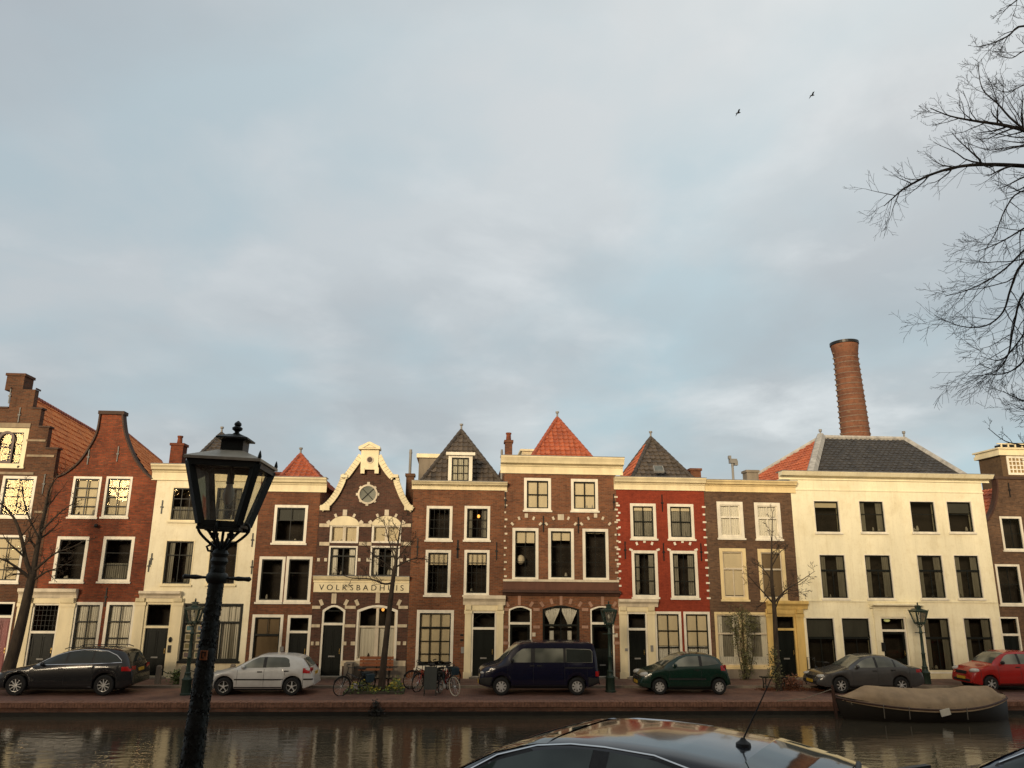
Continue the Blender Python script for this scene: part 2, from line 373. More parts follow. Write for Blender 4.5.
# ------------------------------------------------------------------ houses
class House:
    def __init__(s, label, xl, xr, ztop, wallmat, depth=9.5, cat='house', name='canal_house', off=0.0, zside=None):
        s.X0, s.X1, s.zt, s.wm, s.depth, s.Y = xl+.003, xr-.003, ztop, wallmat, depth, YF+off
        s.zside = zside if zside else ztop-.15
        s.holes = []
        s.root = thing(name, ((xl+xr)/2, s.Y, 0), label, cat)
    def rect(s, *p): return rect(*p, Y=s.Y)
    def b(s, mb, name, mats, parent=None, **k): return mb.build(name, mats, parent or s.root, **k)
    def hole(s, x0, x1, z0, z1, arch=0):
        if arch:
            pts = [(x0, z0), (x1, z0)]+[(x1+(x0-x1)*t/8, z1-arch+arch*math.sin(math.pi*t/8)) for t in range(9)]
            s.holes.append(pts)
        else: s.holes.append([(x0, z0), (x1, z0), (x1, z1), (x0, z1)])
    def wall(s, outline=None, mats=None):
        m = MB()
        if outline is None: outline = [(s.X0, -.3), (s.X1, -.3), (s.X1, s.zt), (s.X0, s.zt)]
        m.plate(outline, s.Y, s.Y+.32, s.holes)
        y0, y1 = s.Y+.33, s.Y+s.depth
        m.quad((s.X0+.01, y0, -.3), (s.X0+.01, y1, -.3), (s.X0+.01, y1, s.zside), (s.X0+.01, y0, s.zside))
        m.quad((s.X1-.01, y0, -.3), (s.X1-.01, y1, -.3), (s.X1-.01, y1, s.zside), (s.X1-.01, y0, s.zside))
        m.quad((s.X0+.01, y1, -.3), (s.X1-.01, y1, -.3), (s.X1-.01, y1, s.zside), (s.X0+.01, y1, s.zside))
        return m.build('wall', mats or s.wm, s.root)
    def flat_roof(s, z=None):
        m = MB(); z = z or s.zside-.02
        m.box(s.X0+.02, s.X1-.02, s.Y+.34, s.Y+s.depth-.01, z-.1, z)
        return m.build('flat_roof', LEAD, s.root)
    def window(s, xl, yt, xr, yb, cols=2, bars=(.5,), fw=.1, frame=None, sash=None, cover=None, frac=1., sill=True, arch=0,
               sw=.05, bw=.028, glass=None, name='window', transom=None, proud=.014, lower_cols=None, px=True, lean=0.):
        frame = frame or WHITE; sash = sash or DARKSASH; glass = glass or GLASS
        x0, x1, z0, z1 = s.rect(xl, yt, xr, yb) if px else (xl, xr, yb, yt)
        Y = s.Y
        s.hole(x0+.012, x1-.012, z0+.012, z1-.012, arch)
        m = MB()
        ix0, ix1, iz0, iz1 = x0+fw, x1-fw, z0+fw*.7, z1-fw
        if arch:
            n = 8
            ou = [(x0, z0), (x1, z0)]+[(x1+(x0-x1)*t/n, z1-arch+arch*math.sin(math.pi*t/n)) for t in range(n+1)]
            inn = [(ix0, iz0), (ix1, iz0)]+[(ix1+(ix0-ix1)*t/n, iz1-arch+arch*math.sin(math.pi*t/n)) for t in range(n+1)]
            m.plate(ou, Y-proud, Y+.12, [inn])
        else:
            m.plate([(x0, z0), (x1, z0), (x1, z1), (x0, z1)], Y-proud, Y+.12, [[(ix0, iz0), (ix1, iz0), (ix1, iz1), (ix0, iz1)]])
        w = s.b(m, name, frame)
        # sash with glazing bars
        m = MB(); ys, ye = Y+.045, Y+.085
        hh = iz1-iz0; e = .006
        a0, a1, b0, b1 = ix0-e, ix1+e, iz0-e, iz1+e
        m.plate([(a0, b0), (a1, b0), (a1, b1), (a0, b1)], ys, ye, [[(ix0+sw, iz0+sw), (ix1-sw, iz0+sw), (ix1-sw, iz1-sw), (ix0+sw, iz1-sw)]])
        tz = iz0+hh*transom if transom else None
        for fr in bars:
            zz = iz0+hh*fr
            m.box(ix0+sw, ix1-sw, ys+.004, ye-.004, zz-bw/2, zz+bw/2)
        if tz: m.box(ix0-.004, ix1+.004, ys-.012, ye+.002, tz-.04, tz+.04)
        for k in range(1, cols):
            xx = lerp(ix0, ix1, k/cols)
            m.box(xx-bw/2, xx+bw/2, ys+.007, ye-.007, (tz if (tz and lower_cols is not None) else iz0+sw), iz1-sw)
        if tz and lower_cols:
            for k in range(1, lower_cols):
                xx = lerp(ix0, ix1, k/lower_cols); m.box(xx-bw*.7, xx+bw*.7, ys+.007, ye-.007, iz0+sw, tz)
        s.b(m, 'sash', sash, w)
        m = MB(); j = [rnd.uniform(-.010, .010) for _ in range(3)]; yy = Y+.065
        if tz:
            m.quad((a0, yy+j[0], b0), (a1, yy, b0), (a1, yy+j[1], tz), (a0, yy-.004, tz)); m.quad((a0, yy+.002, tz), (a1, yy+j[2], tz), (a1, yy-.002, b1), (a0, yy, b1))
        else:
            m.quad((a0, yy+j[0], b0), (a1, yy+j[1], b0), (a1, yy+j[2], b1), (a0, yy-.003, b1))
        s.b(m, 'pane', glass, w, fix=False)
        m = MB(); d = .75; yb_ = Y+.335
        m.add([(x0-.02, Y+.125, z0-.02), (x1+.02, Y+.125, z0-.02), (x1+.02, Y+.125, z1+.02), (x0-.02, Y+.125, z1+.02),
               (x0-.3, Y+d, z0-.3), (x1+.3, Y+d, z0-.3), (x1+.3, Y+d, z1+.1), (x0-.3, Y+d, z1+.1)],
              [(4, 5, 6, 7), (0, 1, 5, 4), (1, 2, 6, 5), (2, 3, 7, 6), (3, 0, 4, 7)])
        if rnd.random() < .75:                    # something standing on the inner sill
            for q in range(rnd.randint(1, 3)):
                xx = rnd.uniform(ix0+.12, ix1-.12); r_ = rnd.uniform(.04, .08); hz = rnd.uniform(.1, .3)
                m.lathe([(r_*.6, 0), (r_, hz*.4), (r_*.7, hz*.8), (r_*.4, hz)], (xx, Y+.20, iz0), 8, 1 if rnd.random() < .5 else 0)
        s.b(m, 'interior', [ROOM, DIMOBJ], w, fix=False)
        if cover is None and rnd.random() < .7:
            q = rnd.random()
            if q < .55: s.cover(w, 'dimsides', ix0, ix1, iz0, iz1, 1, Y+.17)
            elif q < .8: s.cover(w, 'dimblind', ix0, ix1, iz0, iz1, rnd.uniform(.2, .5), Y+.15)
            else: s.cover(w, 'dim', ix0, ix1, iz0, iz1, rnd.uniform(.3, .5), Y+.16)
        if cover: s.cover(w, cover, ix0, ix1, iz0, iz1, frac, Y+.16)
        if sill:
            m = MB(); m.box(x0-.05, x1+.05, Y-.075, Y-.002, z0-.085, z0-.003); s.b(m, 'sill', frame, w)
        w['_r'] = (x0, x1, z0, z1)
        return w
    def cover(s, w, kind, x0, x1, z0, z1, frac, y):
        m = MB()
        if kind in ('blind', 'brownblind', 'dimblind'):
            zb = z1-(z1-z0)*frac; n = 8
            for k in range(n):
                xa, xb = lerp(x0, x1, k/n), lerp(x0, x1, (k+1)/n)
                m.quad((xa, y+.006*math.sin(k*1.9), zb), (xb, y+.006*math.sin(k*1.9+1.9), zb), (xb, y, z1), (xa, y, z1))
            s.b(m, 'blind', {'blind': BLIND, 'brownblind': BROWNBLIND, 'dimblind': DIMBLIND}[kind], w, fix=False)
            return
        def drape(xa, xb, za, zb, pinch=None, fold=.09, amp=.03):
            n = max(10, int((xb-xa)/fold*6)); ph = rnd.random()*6; rows = 8
            vs = []
            for r_ in range(rows+1):
                t = r_/rows; zz = lerp(zb, za, t)
                for k in range(n+1):
                    q = k/n
                    xx = lerp(xa, xb, q)
                    if pinch: xx = lerp(xx, pinch, .80*math.sin(min(t, 1)*math.pi/2)**2)
                    vs.append((xx, y+amp*math.sin(q*(xb-xa)/fold*6.28+ph)*(.4+.6*t)+.012*math.sin(q*17+ph*2), zz))
            fs = [(r_*(n+1)+k, r_*(n+1)+k+1, (r_+1)*(n+1)+k+1, (r_+1)*(n+1)+k) for r_ in range(rows) for k in range(n)]
            m.add(vs, fs)
        mat_ = CURT
        if kind == 'curtain': drape(x0, x1, z0, z1-.02)
        elif kind == 'dim':
            drape(x0, x1, z0, z0+(z1-z0)*frac); mat_ = DIMCURT
        elif kind == 'lace':
            drape(x0, x1, z0, z0+(z1-z0)*frac); mat_ = LACE
        elif kind in ('sides', 'dimsides'):
            if kind == 'dimsides': mat_ = DIMCURT
            wd = (x1-x0)*.27; drape(x0, x0+wd, z0, z1); drape(x1-wd, x1, z0, z1)
        elif kind == 'swags':
            c = (x0+x1)/2; h = z1-z0
            drape(x0, c-.03, z0+h*.52, z1, lerp(x0, c, .48)); drape(c+.03, x1, z0+h*.52, z1, lerp(c, x1, .52))
            for cx in (lerp(x0, c, .48), lerp(c, x1, .52)): drape(cx-.09, cx+.09, z0, z0+h*.45, None, .07)
            mat_ = LACE
        elif kind == 'strips':
            drape(x0, x1, z0+(z1-z0)*(1-frac), z1, None, .14, .012)
        o = s.b(m, 'curtain', mat_, w, fix=False, smooth='all')
    def door(s, xl, yt, xr, yb, frame=None, leaf=None, transom=.24, tr_glass=None, arch=0, fw=.07, glazed=0., pattern=None, zb=None, box=True, slit=True):
        frame = frame or WHITE; leaf = leaf or BLACKDOOR
        x0, x1, z0, z1 = s.rect(xl, yt, xr, yb); z0 = .16 if zb is None else zb
        Y = s.Y; s.hole(x0+.012, x1-.012, z0+.004, z1-.012, arch)
        m = MB(); n = 8
        def outl(a, b_, c, d, ar):
            return [(a, c), (b_, c)]+([(b_+(a-b_)*t/n, d-ar+ar*math.sin(math.pi*t/n)) for t in range(n+1)] if ar else [(b_, d), (a, d)])
        tz = z1-(z1-z0)*transom
        m.plate(outl(x0, x1, z0, z1, arch), Y-.012, Y+.13, [outl(x0+fw, x1-fw, tz+.05, z1-fw, arch), [(x0+fw, z0+.01), (x1-fw, z0+.01), (x1-fw, tz-.05), (x0+fw, tz-.05)]])
        d = s.b(m, 'door', frame)
        a0, a1, b0, b1 = x0+fw-.004, x1-fw+.004, z0+.015, tz-.045
        m = MB(); y = Y+.08; H = b1-b0; W = a1-a0
        holes = []; gz = b1-.12-H*glazed if glazed else None
        if glazed: holes = [[(a0+.11, gz), (a1-.11, gz), (a1-.11, b1-.12), (a0+.11, b1-.12)]]
        m.plate([(a0, b0), (a1, b0), (a1, b1), (a0, b1)], y, y+.05, holes)
        top = gz-.1 if glazed else b1-.12
        lo = b0+.14; mid = lerp(lo, top, .36)
        cells = [(lo, mid-.05), (mid+.05, top)]
        for za, zb_ in cells:
            for k in (0, 1):
                xa = a0+.1+k*(W-.16)/2; xb = xa+(W-.24)/2
                if zb_-za > .12:
                    m.plate([(xa, za), (xb, za), (xb, zb_), (xa, zb_)], y-.016, y-.001, [[(xa+.035, za+.035), (xb-.035, za+.035), (xb-.035, zb_-.035), (xa+.035, zb_-.035)]])
        lf = s.b(m, 'door_leaf', leaf, d)
        if glazed:
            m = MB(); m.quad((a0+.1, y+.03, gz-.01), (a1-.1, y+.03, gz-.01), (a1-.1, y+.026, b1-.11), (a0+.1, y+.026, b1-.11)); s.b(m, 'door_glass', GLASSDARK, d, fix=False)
        m = MB(); m.ball((a1-.09, y-.04, b0+1.0), .03, .035, .03, 8); m.box(a1-.105, a1-.075, y-.02, y-.001, b0+.9, b0+1.12); s.b(m, 'handle', BRASS, d)
        if slit:
            m = MB(); c = (a0+a1)/2; m.box(c-.14, c+.14, y-.022, y-.017, mid-.035, mid+.025); s.b(m, 'letter_slot', LEAD, d)
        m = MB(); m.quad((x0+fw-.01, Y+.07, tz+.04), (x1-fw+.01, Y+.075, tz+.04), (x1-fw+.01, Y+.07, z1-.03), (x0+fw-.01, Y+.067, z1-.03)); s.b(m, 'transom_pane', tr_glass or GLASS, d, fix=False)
        c0, c1, e0, e1 = x0+fw, x1-fw, tz+.05, z1-fw
        m = MB(); yb = Y+.06
        if pattern == 'diamond':
            cx, cz = (c0+c1)/2, (e0+e1)/2
            for p, q in (((c0, cz), (cx, e1)), ((cx, e1), (c1, cz)), ((c1, cz), (cx, e0)), ((cx, e0), (c0, cz)), ((c0, e1-.02), (c1, e1-.02)), ((c0, e0+.02), (c1, e0+.02))):
                m.bar((p[0], yb, p[1]), (q[0], yb, q[1]), .025, .025)
        elif pattern == 'grid':
            for k in range(1, 6): m.box(lerp(c0, c1, k/6)-.008, lerp(c0, c1, k/6)+.008, yb, yb+.01, e0, e1)
            for k in range(1, 5): m.box(c0, c1, yb+.001, yb+.012, lerp(e0, e1, k/5)-.008, lerp(e0, e1, k/5)+.008)
        else:
            m.plate([(c0, e0), (c1, e0), (c1, e1-arch*.7), (c0, e1-arch*.7)], yb, yb+.02, [[(c0+.035, e0+.035), (c1-.035, e0+.035), (c1-.035, e1-.035-arch*.7), (c0+.035, e1-.035-arch*.7)]])
        s.b(m, 'transom_bars', DARKSASH if pattern != 'diamond' else BLACKDOOR, d)
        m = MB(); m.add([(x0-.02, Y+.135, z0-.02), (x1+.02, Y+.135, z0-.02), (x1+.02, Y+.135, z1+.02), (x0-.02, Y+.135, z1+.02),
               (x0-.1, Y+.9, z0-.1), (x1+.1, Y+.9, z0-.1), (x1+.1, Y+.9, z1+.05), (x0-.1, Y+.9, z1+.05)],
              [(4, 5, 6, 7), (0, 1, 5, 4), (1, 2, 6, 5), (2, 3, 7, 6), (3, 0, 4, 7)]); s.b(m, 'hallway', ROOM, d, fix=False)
        m = MB(); m.box(x0-.06, x1+.06, Y-.34, Y+.129, -.02, z0-.004); s.b(m, 'doorstep', GREYSTONE)
        d['_r'] = (x0, x1, z0, z1)
        return d
    def surround(s, d, xl, xr, ytop, ybot, mat_=None, pil=None, proj=.28, caps=True, plinth=True):
        """classical door case: two pilasters, frieze and a moulded cornice, round the door d"""
        mat_ = mat_ or CREAM; x0, x1, z0, z1 = d['_r']
        Y = s.Y; ym = (ytop+ybot)/2; xm = (xl+xr)/2
        ex0, ex1 = PX(xl, ym, Y), PX(xr, ym, Y); zt, zb = PZ(xm, ytop, Y), PZ(xm, ybot, Y)
        pw = pil or .2
        m = MB()
        for a, b_ in ((x0-pw, x0-.004), (x1+.004, x1+pw)):
            m.box(a, b_, Y-.07, Y-.002, .36, zb-.14)
            m.box(a-.03, b_+.03, Y-.10, Y-.002, zb-.15, zb-.004)
            if plinth: m.box(a-.03, b_+.03, Y-.10, Y-.002, 0, .355)
        m.box(x0-pw-.02, x1+pw+.02, Y-.065, Y-.002, z1+.003 if z1 < zb else zb-.001, zb+.001)
        m.box(x0-pw-.015, x1+pw+.015, Y-.085, Y-.002, zb+.002, lerp(zb, zt, .35))
        o = s.b(m, 'door_case', mat_)
        H = zt-zb; m = MB(); zc = lerp(zb, zt, .352)
        m.profx([(.002, zc), (.12, zc), (.15, lerp(zc, zt, .35)), (proj*.85, lerp(zc, zt, .6)), (proj, lerp(zc, zt, .66)), (proj, zt), (.002, zt)], ex0, ex1, Y)
        s.b(m, 'hood', mat_ if mat_ is not CREAM else OFFW, o)
        if caps:
            for a in (x0-pw+.03, x1+.03):
                m = MB(); m.profx([(.087, zb-.02), (.16, zb+.02), (proj*.7, zc-.01), (proj*.7, zc-.002), (.087, zc-.002)], a, a+pw-.06, Y); s.b(m, 'console', mat_, o)
        return o
    def cornice(s, xl, xr, ytop, ybot, mat_=None, proj=.38, frieze=.5, gutter=True, name='cornice'):
        mat_ = mat_ or CREAM; Y = s.Y; ym = (ytop+ybot)/2; xm = (xl+xr)/2
        X0, X1 = PX(xl, ym, Y), PX(xr, ym, Y)
        zb = PZ(xm, ybot, Y); zt = PZ(xm, ytop, Y-proj); H = zt-zb
        z = lambda t: zb+H*t
        m = MB(); f = frieze
        m.profx([(.003, zb), (.07, zb), (.07, z(.06)), (.045, z(.065)), (.045, z(f)), (.10, z(f+.02)), (.12, z(f+.10)),
                 (proj*.6, z(f+.16)), (proj*.72, z(f+.17)), (proj*.80, z(f+.3)), (proj*.97, z(.9)), (proj, z(.92)), (proj, zt-.004), (.003, zt-.004)], X0, X1, Y)
        o = s.b(m, name, mat_)
        m = MB(); m.box(X0-.01, X1+.01, Y-proj-.02, Y+.30, zt-.002, zt+.028); s.b(m, 'lead_flashing', LEAD, o)
        return o
    def blocks(s, lst, mat_=None, name='stone_block', depth=.03):
        for it in lst:
            m = MB(); cx, cy, w, h = it[:4]; a = it[4] if len(it) > 4 else 0
            X, Z = PX(cx, cy, s.Y), PZ(cx, cy, s.Y)
            k = 1/20.9
            m.obox(Matrix.Translation((X, s.Y-depth/2-.002, Z)) @ Matrix.Rotation(a, 4, 'Y'), w*k, depth, h*k)
            o = s.b(m, name, mat_ or STONE)
        return o
    def band(s, xl, xr, ytop, ybot, mat_=None, proj=.04, name='stone_band'):
        X0, X1, z0, z1 = s.rect(xl, ytop, xr, ybot)
        m = MB(); m.box(max(X0, s.X0-.02), min(X1, s.X1+.02), s.Y-proj, s.Y-.002, z0, z1); return s.b(m, name, mat_ or STONE)
    def anchors(s, lst, L=.8):
        for cx, cy in lst:
            m = MB(); X, Z = PX(cx, cy, s.Y), PZ(cx, cy, s.Y)
            m.box(X-.022, X+.022, s.Y-.035, s.Y-.002, Z-L/2, Z+L/2); m.box(X-.06, X+.06, s.Y-.045, s.Y-.004, Z-.03, Z+.03)
            o = s.b(m, 'wall_anchor', DARKMETAL)
        return o
    def stack(s, xl, yt, xr, yb, dy, mat_, name='chimney', pots=0, sink=1.2, parent=None):
        Y = s.Y+dy; x0, x1, z0, z1 = rect(xl, yt, xr, yb, Y); w = x1-x0
        m = MB(); m.box(x0, x1, Y, Y+max(w, .5), z0-sink, z1-.12); m.box(x0-.05, x1+.05, Y-.05, Y+max(w, .5)+.05, z1-.12, z1)
        o = s.b(m, name, mat_, parent)
        if pots:
            m = MB(); c = (x0+x1)/2
            for k in range(pots):
                m.lathe([(.10, 0), (.13, .05), (.11, .3), (.14, .34), (.14, .4), (.09, .41)], (c+(k-(pots-1)/2)*.34, Y+max(w, .5)/2, z1+.001), 10)
            s.b(m, 'chimney_pot', BR2, o)
        return o
    def flue(s, xl, yt, xr, yb, dy, parent=None, cowl=False):
        Y = s.Y+dy; x0, x1, z0, z1 = rect(xl, yt, xr, yb, Y); c = (x0+x1)/2; r = max((x1-x0)/2, .05)
        m = MB(); m.lathe([(r, z0-1), (r, z1)], (c, Y, 0), 10); m.lathe([(r*1.15, z1-.2), (r*1.15, z1-.1)], (c, Y, 0), 10)
        if cowl: m.lathe([(r*1.2, z1+.05), (r*1.9, z1+.07), (r*.3, z1+.2)], (c, Y, 0), 10); m.box(c-.02, c+.02, Y-.02, Y+.02, z1, z1+.08)
        return s.b(m, 'flue_pipe', LEAD, parent)
    def finial(s, P, parent=None, h=.35):
        m = MB(); m.lathe([(.05, -.15), (.07, 0), (.10, .02), (.05, .08), (.045, h*.7), (.09, h*.75), (.09, h)], P, 8); return s.b(m, 'finial', LEAD, parent)

def tiled(polys, mat_, house, parent=None, name='roof', tw=.25, th=.32, amp=.035):
    """pantiled slopes: each polygon starts with its eave edge; the tiles are real relief clipped to the outline"""
    out = bmesh.new(); lay = out.faces.layers.float.new('tint')
    org = Vector(house.root['_o'])
    for poly in polys:
        P = [Vector(q) for q in poly]
        a = (P[1]-P[0]).normalized(); n = (P[1]-P[0]).cross(P[2]-P[0]).normalized()
        if n.z < 0: n = -n
        u = n.cross(a).normalized()
        if u.z < 0: u = -u
        n = a.cross(u); n = n if n.z > 0 else -n
        As = [(q-P[0]).dot(a) for q in P]; Us = [(q-P[0]).dot(u) for q in P]
        a0, a1, u0, u1 = min(As)-.02, max(As)+.02, min(Us)-.02, max(Us)+.02
        nt_, nr = int((a1-a0)/tw)+1, int((u1-u0)/th)+1
        bm = bmesh.new(); L = bm.faces.layers.float.new('tint'); sub = 6
        jit = [[rnd.random() for _ in range(nt_+1)] for _ in range(nr+1)]
        rows = []
        for r_ in range(nr):
            for e, hh in ((0.0, .05), (1.0, .0)):
                row = []
                for k in range(nt_*sub+1):
                    q = k/sub; f = q-int(q)
                    prof = amp*(math.cos(2*math.pi*f)*.7+.3*math.cos(4*math.pi*f))
                    w_ = .006*math.sin(k*.13+r_*.7)+.022*(jit[r_][int(q) % (nt_+1)]-.5)
                    row.append(bm.verts.new(P[0]+a*(a0+q*tw)+u*(u0+(r_+e)*th)+n*(prof+hh+w_)))
                rows.append(row)
        for i in range(len(rows)-1):
            for k in range(nt_*sub):
                f = bm.faces.new((rows[i][k], rows[i][k+1], rows[i+1][k+1], rows[i+1][k]))
                f[L] = jit[i//2][k//sub]; f.smooth = True
        cen = sum(P, Vector())/len(P)
        for i in range(len(P)):
            p, q = P[i], P[(i+1) % len(P)]
            en = (q-p).cross(n).normalized()
            if (cen-p).dot(en) > 0: en = -en
            bmesh.ops.bisect_plane(bm, geom=bm.verts[:]+bm.edges[:]+bm.faces[:], plane_co=p, plane_no=en, clear_outer=True)
        mp = {}
        for v in bm.verts: mp[v] = out.verts.new(v.co-org)
        for f in bm.faces:
            try: g = out.faces.new([mp[v] for v in f.verts])
            except ValueError: continue
            g[lay] = f[L]; g.smooth = True
        bm.free()
        vs = [out.verts.new(q-n*.05-org) for q in P]; g = out.faces.new(vs); g[lay] = .3
    me = bpy.data.meshes.new(name); out.normal_update(); out.to_mesh(me); out.free()
    me.materials.append(mat_); me.set_sharp_from_angle(angle=R(50))
    o = bpy.data.objects.new(name, me); COL.objects.link(o); o.parent = parent or house.root; o['_o'] = tuple(org)
    return o
def ridge(edges, mat_, house, parent, r=.10, name='ridge_tiles', smooth_cap=False):
    m = MB()
    for p, q in edges:
        p, q = Vector(p), Vector(q); L = (q-p).length; n = max(2, int(L/.34))
        if smooth_cap: m.tube([p, q], r, 6); continue
        for k in range(n):
            a, b = p.lerp(q, k/n), p.lerp(q, (k+1.1)/n)
            m.tube([a, b], [r*1.12, r*.92], 8)
    return m.build(name, mat_, parent, smooth=True)
def hip_roof(h, peak, basel, baser, mat_, dp, db=1.1, drop=.5, back=None, side=None, finial=True, rmat=None, rr=.10):
    """steep hipped roof behind the cornice; peak and foot pixels are read off the photograph at their real depth"""
    dp += .5; Pk = atY(*peak, h.Y+dp); A = atY(*basel, h.Y+db); B = atY(*baser, h.Y+db)
    za = min(A.z, B.z)
    t = (Pk.z-za+drop)/(Pk.z-za)
    t = min(t, (Pk.y-h.Y-.36)/(Pk.y-A.y))
    A2 = Pk+(Vector((A.x, A.y, za))-Pk)*t; B2 = Pk+(Vector((B.x, B.y, za))-Pk)*t
    dep = back if back else (Pk.y-A2.y)
    D = A2+Vector((0, 2*dep if not back else back, 0)); C = B2+Vector((0, 2*dep if not back else back, 0))
    r = tiled([[A2, B2, Pk]], mat_, h)
    rm = rmat or mat_
    tiled([[D, A2, Pk]], side or mat_, h, r, 'roof_slope'); tiled([[B2, C, Pk]], mat_, h, r, 'roof_slope')
    tiled([[C, D, Pk]], mat_, h, r, 'roof_slope')
    ridge([(A2, Pk), (B2, Pk), (D, Pk)], rm, h, r, rr)
    if finial: h.finial(Pk, r)
    return r
# ------------------------------------------------------------------ the row of houses, left to right
B = [PX(-62, 560), PX(41, 560), PX(148.5, 550), PX(253, 570), PX(315, 570), PX(410.5, 560), PX(503.5, 570), PX(617.8, 560), PX(708, 570), PX(797, 570), PX(995, 580), PX(1085, 580)]

# 1 stepped gable, cut by the left edge of the picture
h = House('brown brick stepped gable house at the far left with sunset-lit windows', B[0], B[1], PZ(15, 480), BR1, zside=PZ(15, 474))
def P2(x, y): return PX(x, y), PZ(x, y)
cX = PX(15, 440)
half = lambda xr, y: PX(xr, y)-cX
st = [(half(49.5, 490), PZ(50, 449)), (half(56, 450), PZ(50, 428)), (half(48, 428), PZ(48, 409.5)), (half(41.5, 409), PZ(40, 390)), (half(35, 390), PZ(15, 389.3))]
ws = [B[1]-cX-.01, half(57, 452), half(49, 428), half(41.5, 409), half(35.5, 390)]
zs = [-.3, PZ(56, 477), PZ(54, 449), PZ(48, 427.5), PZ(40, 409), PZ(30, 389.4)]
right = []
for i in range(5):
    right += [(cX+ws[i], zs[i]), (cX+ws[i], zs[i+1])]
outl = [(2*cX-x, z) for x, z in right][::-1]
outl = right+outl
h.window(-8, 428, 26.5, 466.5, cols=2, bars=(.3, .62,), arch=.0, fw=.20, cover='brownblind', frac=.3, frame=CREAM)
x0, x1, z0, z1 = rect(-3, 431, 13.5, 463); n = 10; m = MB(); rr_ = (x1-x0)/2
o_ = [(x0, z0), (x1, z0)]+[((x0+x1)/2+rr_*math.cos(math.pi*t/n), z1-rr_+rr_*math.sin(math.pi*t/n)) for t in range(n+1)]
m.plate(o_, YF-.03, YF+.03, [[((x0+x1)/2+(a-(x0+x1)/2)*.74, lerp((z0+z1)/2, b_, .84)) for a, b_ in o_]]); m.box(x0+.05, x1-.05, YF-.026, YF+.026, lerp(z0, z1, .5)-.03, lerp(z0, z1, .5)+.03); h.b(m, 'arched_frame', BROWNWOOD)
h.window(0, 476, 34, 517, cols=2, bars=(.25, .5, .75), fw=.12)
h.window(-12, 535, 22, 582, cols=2, bars=(.25, .5, .75), fw=.1, cover='blind', frac=1)
h.window(-55, 476, -22, 517, cols=2, bars=(.25, .5, .75), fw=.12)
h.window(-62, 535, -28, 582, cols=2, bars=(.25, .5, .75), fw=.1, cover='blind', frac=1)
h.door(-13, 602, 10, 668, leaf=REDDOOR, transom=.2, arch=0)
h.window(-62, 604, -24, 655, cols=2, bars=(.33, .66))
h.wall(outl)
m = MB()
for i in range(1, 5):
    for sgn in (1, -1):
        xa, xb = cX+sgn*(ws[i]-(.30 if i > 1 else .25)), cX+sgn*(ws[i]+.06); nxt = ws[i+1] if i < 4 else 0
        xa = cX+sgn*(nxt+.005 if nxt else .55); m.box(min(xa, xb), max(xa, xb), h.Y-.05, h.Y+.36, zs[i+1]-.005, zs[i+1]+.07)
m.split('coping', DARKCOPE, h.root)
h.band(-60, 31, 422.5, 427, BANDSTONE); h.band(26.8, 46, 439.5, 441.5, BANDSTONE); h.band(27, 54.5, 454.8, 457, BANDSTONE); h.band(-60, 34, 471.5, 474, BANDSTONE); h.band(34.5, 46, 511, 513, BANDSTONE)
st_ = h.stack(6.2, 373.3, 24, 389.3, .02, BR1, sink=.05)
h.anchors([(10, 396), (19.5, 415)], .7); h.anchors([(44, 484)], .9)
m = MB(); m.ball((PX(19, 466.6), h.Y-.05, PZ(19, 467)), .06, .06, .06, 8); h.b(m, 'wall_lamp', DARKMETAL)
zr = PZ(33, 397, YF+.4); r0 = atY(33, 397, YF+.4); r0 = Vector((cX+.05, YF+.34, r0.z+.1)); r1 = atZ(97, 433.5, r0.z-.05)
r1 = Vector((r1.x, min(r1.y, YF+15), r1.z))
ez = PZ(54, 470); run = B[1]-cX
e0 = Vector((cX+run+.2, YF+.34, ez-.6)); e1 = e0+(r1-r0)
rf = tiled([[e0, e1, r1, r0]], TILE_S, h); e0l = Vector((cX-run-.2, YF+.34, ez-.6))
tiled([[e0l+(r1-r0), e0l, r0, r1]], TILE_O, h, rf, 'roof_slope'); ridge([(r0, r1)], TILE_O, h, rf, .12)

# 2 bell gable
h = House('orange-red brick house with curved bell gable, second from the left', B[1], B[2], PZ(100, 480), BR2, zside=PZ(100, 482))
for q in ((71, 476.5, 99.5, 517), (104, 476.5, 130.5, 517)): h.window(*q, cols=2, bars=(.25, .5, .75), cover='blind', frac=1, bw=.04)
for q in ((54.5, 536.5, 86.5, 581.5), (101, 536.5, 132.5, 581.5)): h.window(*q, cols=1, bars=(.36, .66), sw=.04, bw=.02, fw=.13)
for q in ((71, 602, 99.8, 657), (103.5, 602, 132.8, 657)): h.window(*q, cols=2, bars=(.33, .66), fw=.12, cover='curtain', bw=.05)
d = h.door(28.5, 603.5, 56, 670, transom=.40, pattern='grid')
h.surround(d, 20, 78, 588.5, 603, CREAM, pil=.62)
zt = PZ(111, 414.5); cx2 = PX(111.2, 440)
fl = [(57, 477.5), (68, 472), (80, 461.5), (90, 447), (97, 433), (100, 418), (100.2, 414.5)]
fr_ = [(123, 414.5), (123.2, 420), (125, 433), (129.5, 447), (136, 461), (145, 473), (152.5, 479.3)]
lp = smooth_pts([(x, y, 0) for x, y in fl], 5); rp = smooth_pts([(x, y, 0) for x, y in fr_], 5)
outl = [(h.X0, -.3), (h.X1, -.3), (h.X1, PZ(150, 480))]+[P2(q.x, q.y) for q in rp[::-1]]+[P2(q.x, q.y) for q in lp[::-1]]+[(h.X0, PZ(50, 478))]
h.wall(outl)
for pts in (lp, rp):
    m = MB(); W = [Vector((PX(q.x, q.y), h.Y+.12, PZ(q.x, q.y)+.02)) for q in pts]
    for a, b in zip(W, W[1:]): m.bar(a, b+(b-a)*.05, .40, .07)
    h.b(m, 'gable_coping', DARKCOPE)
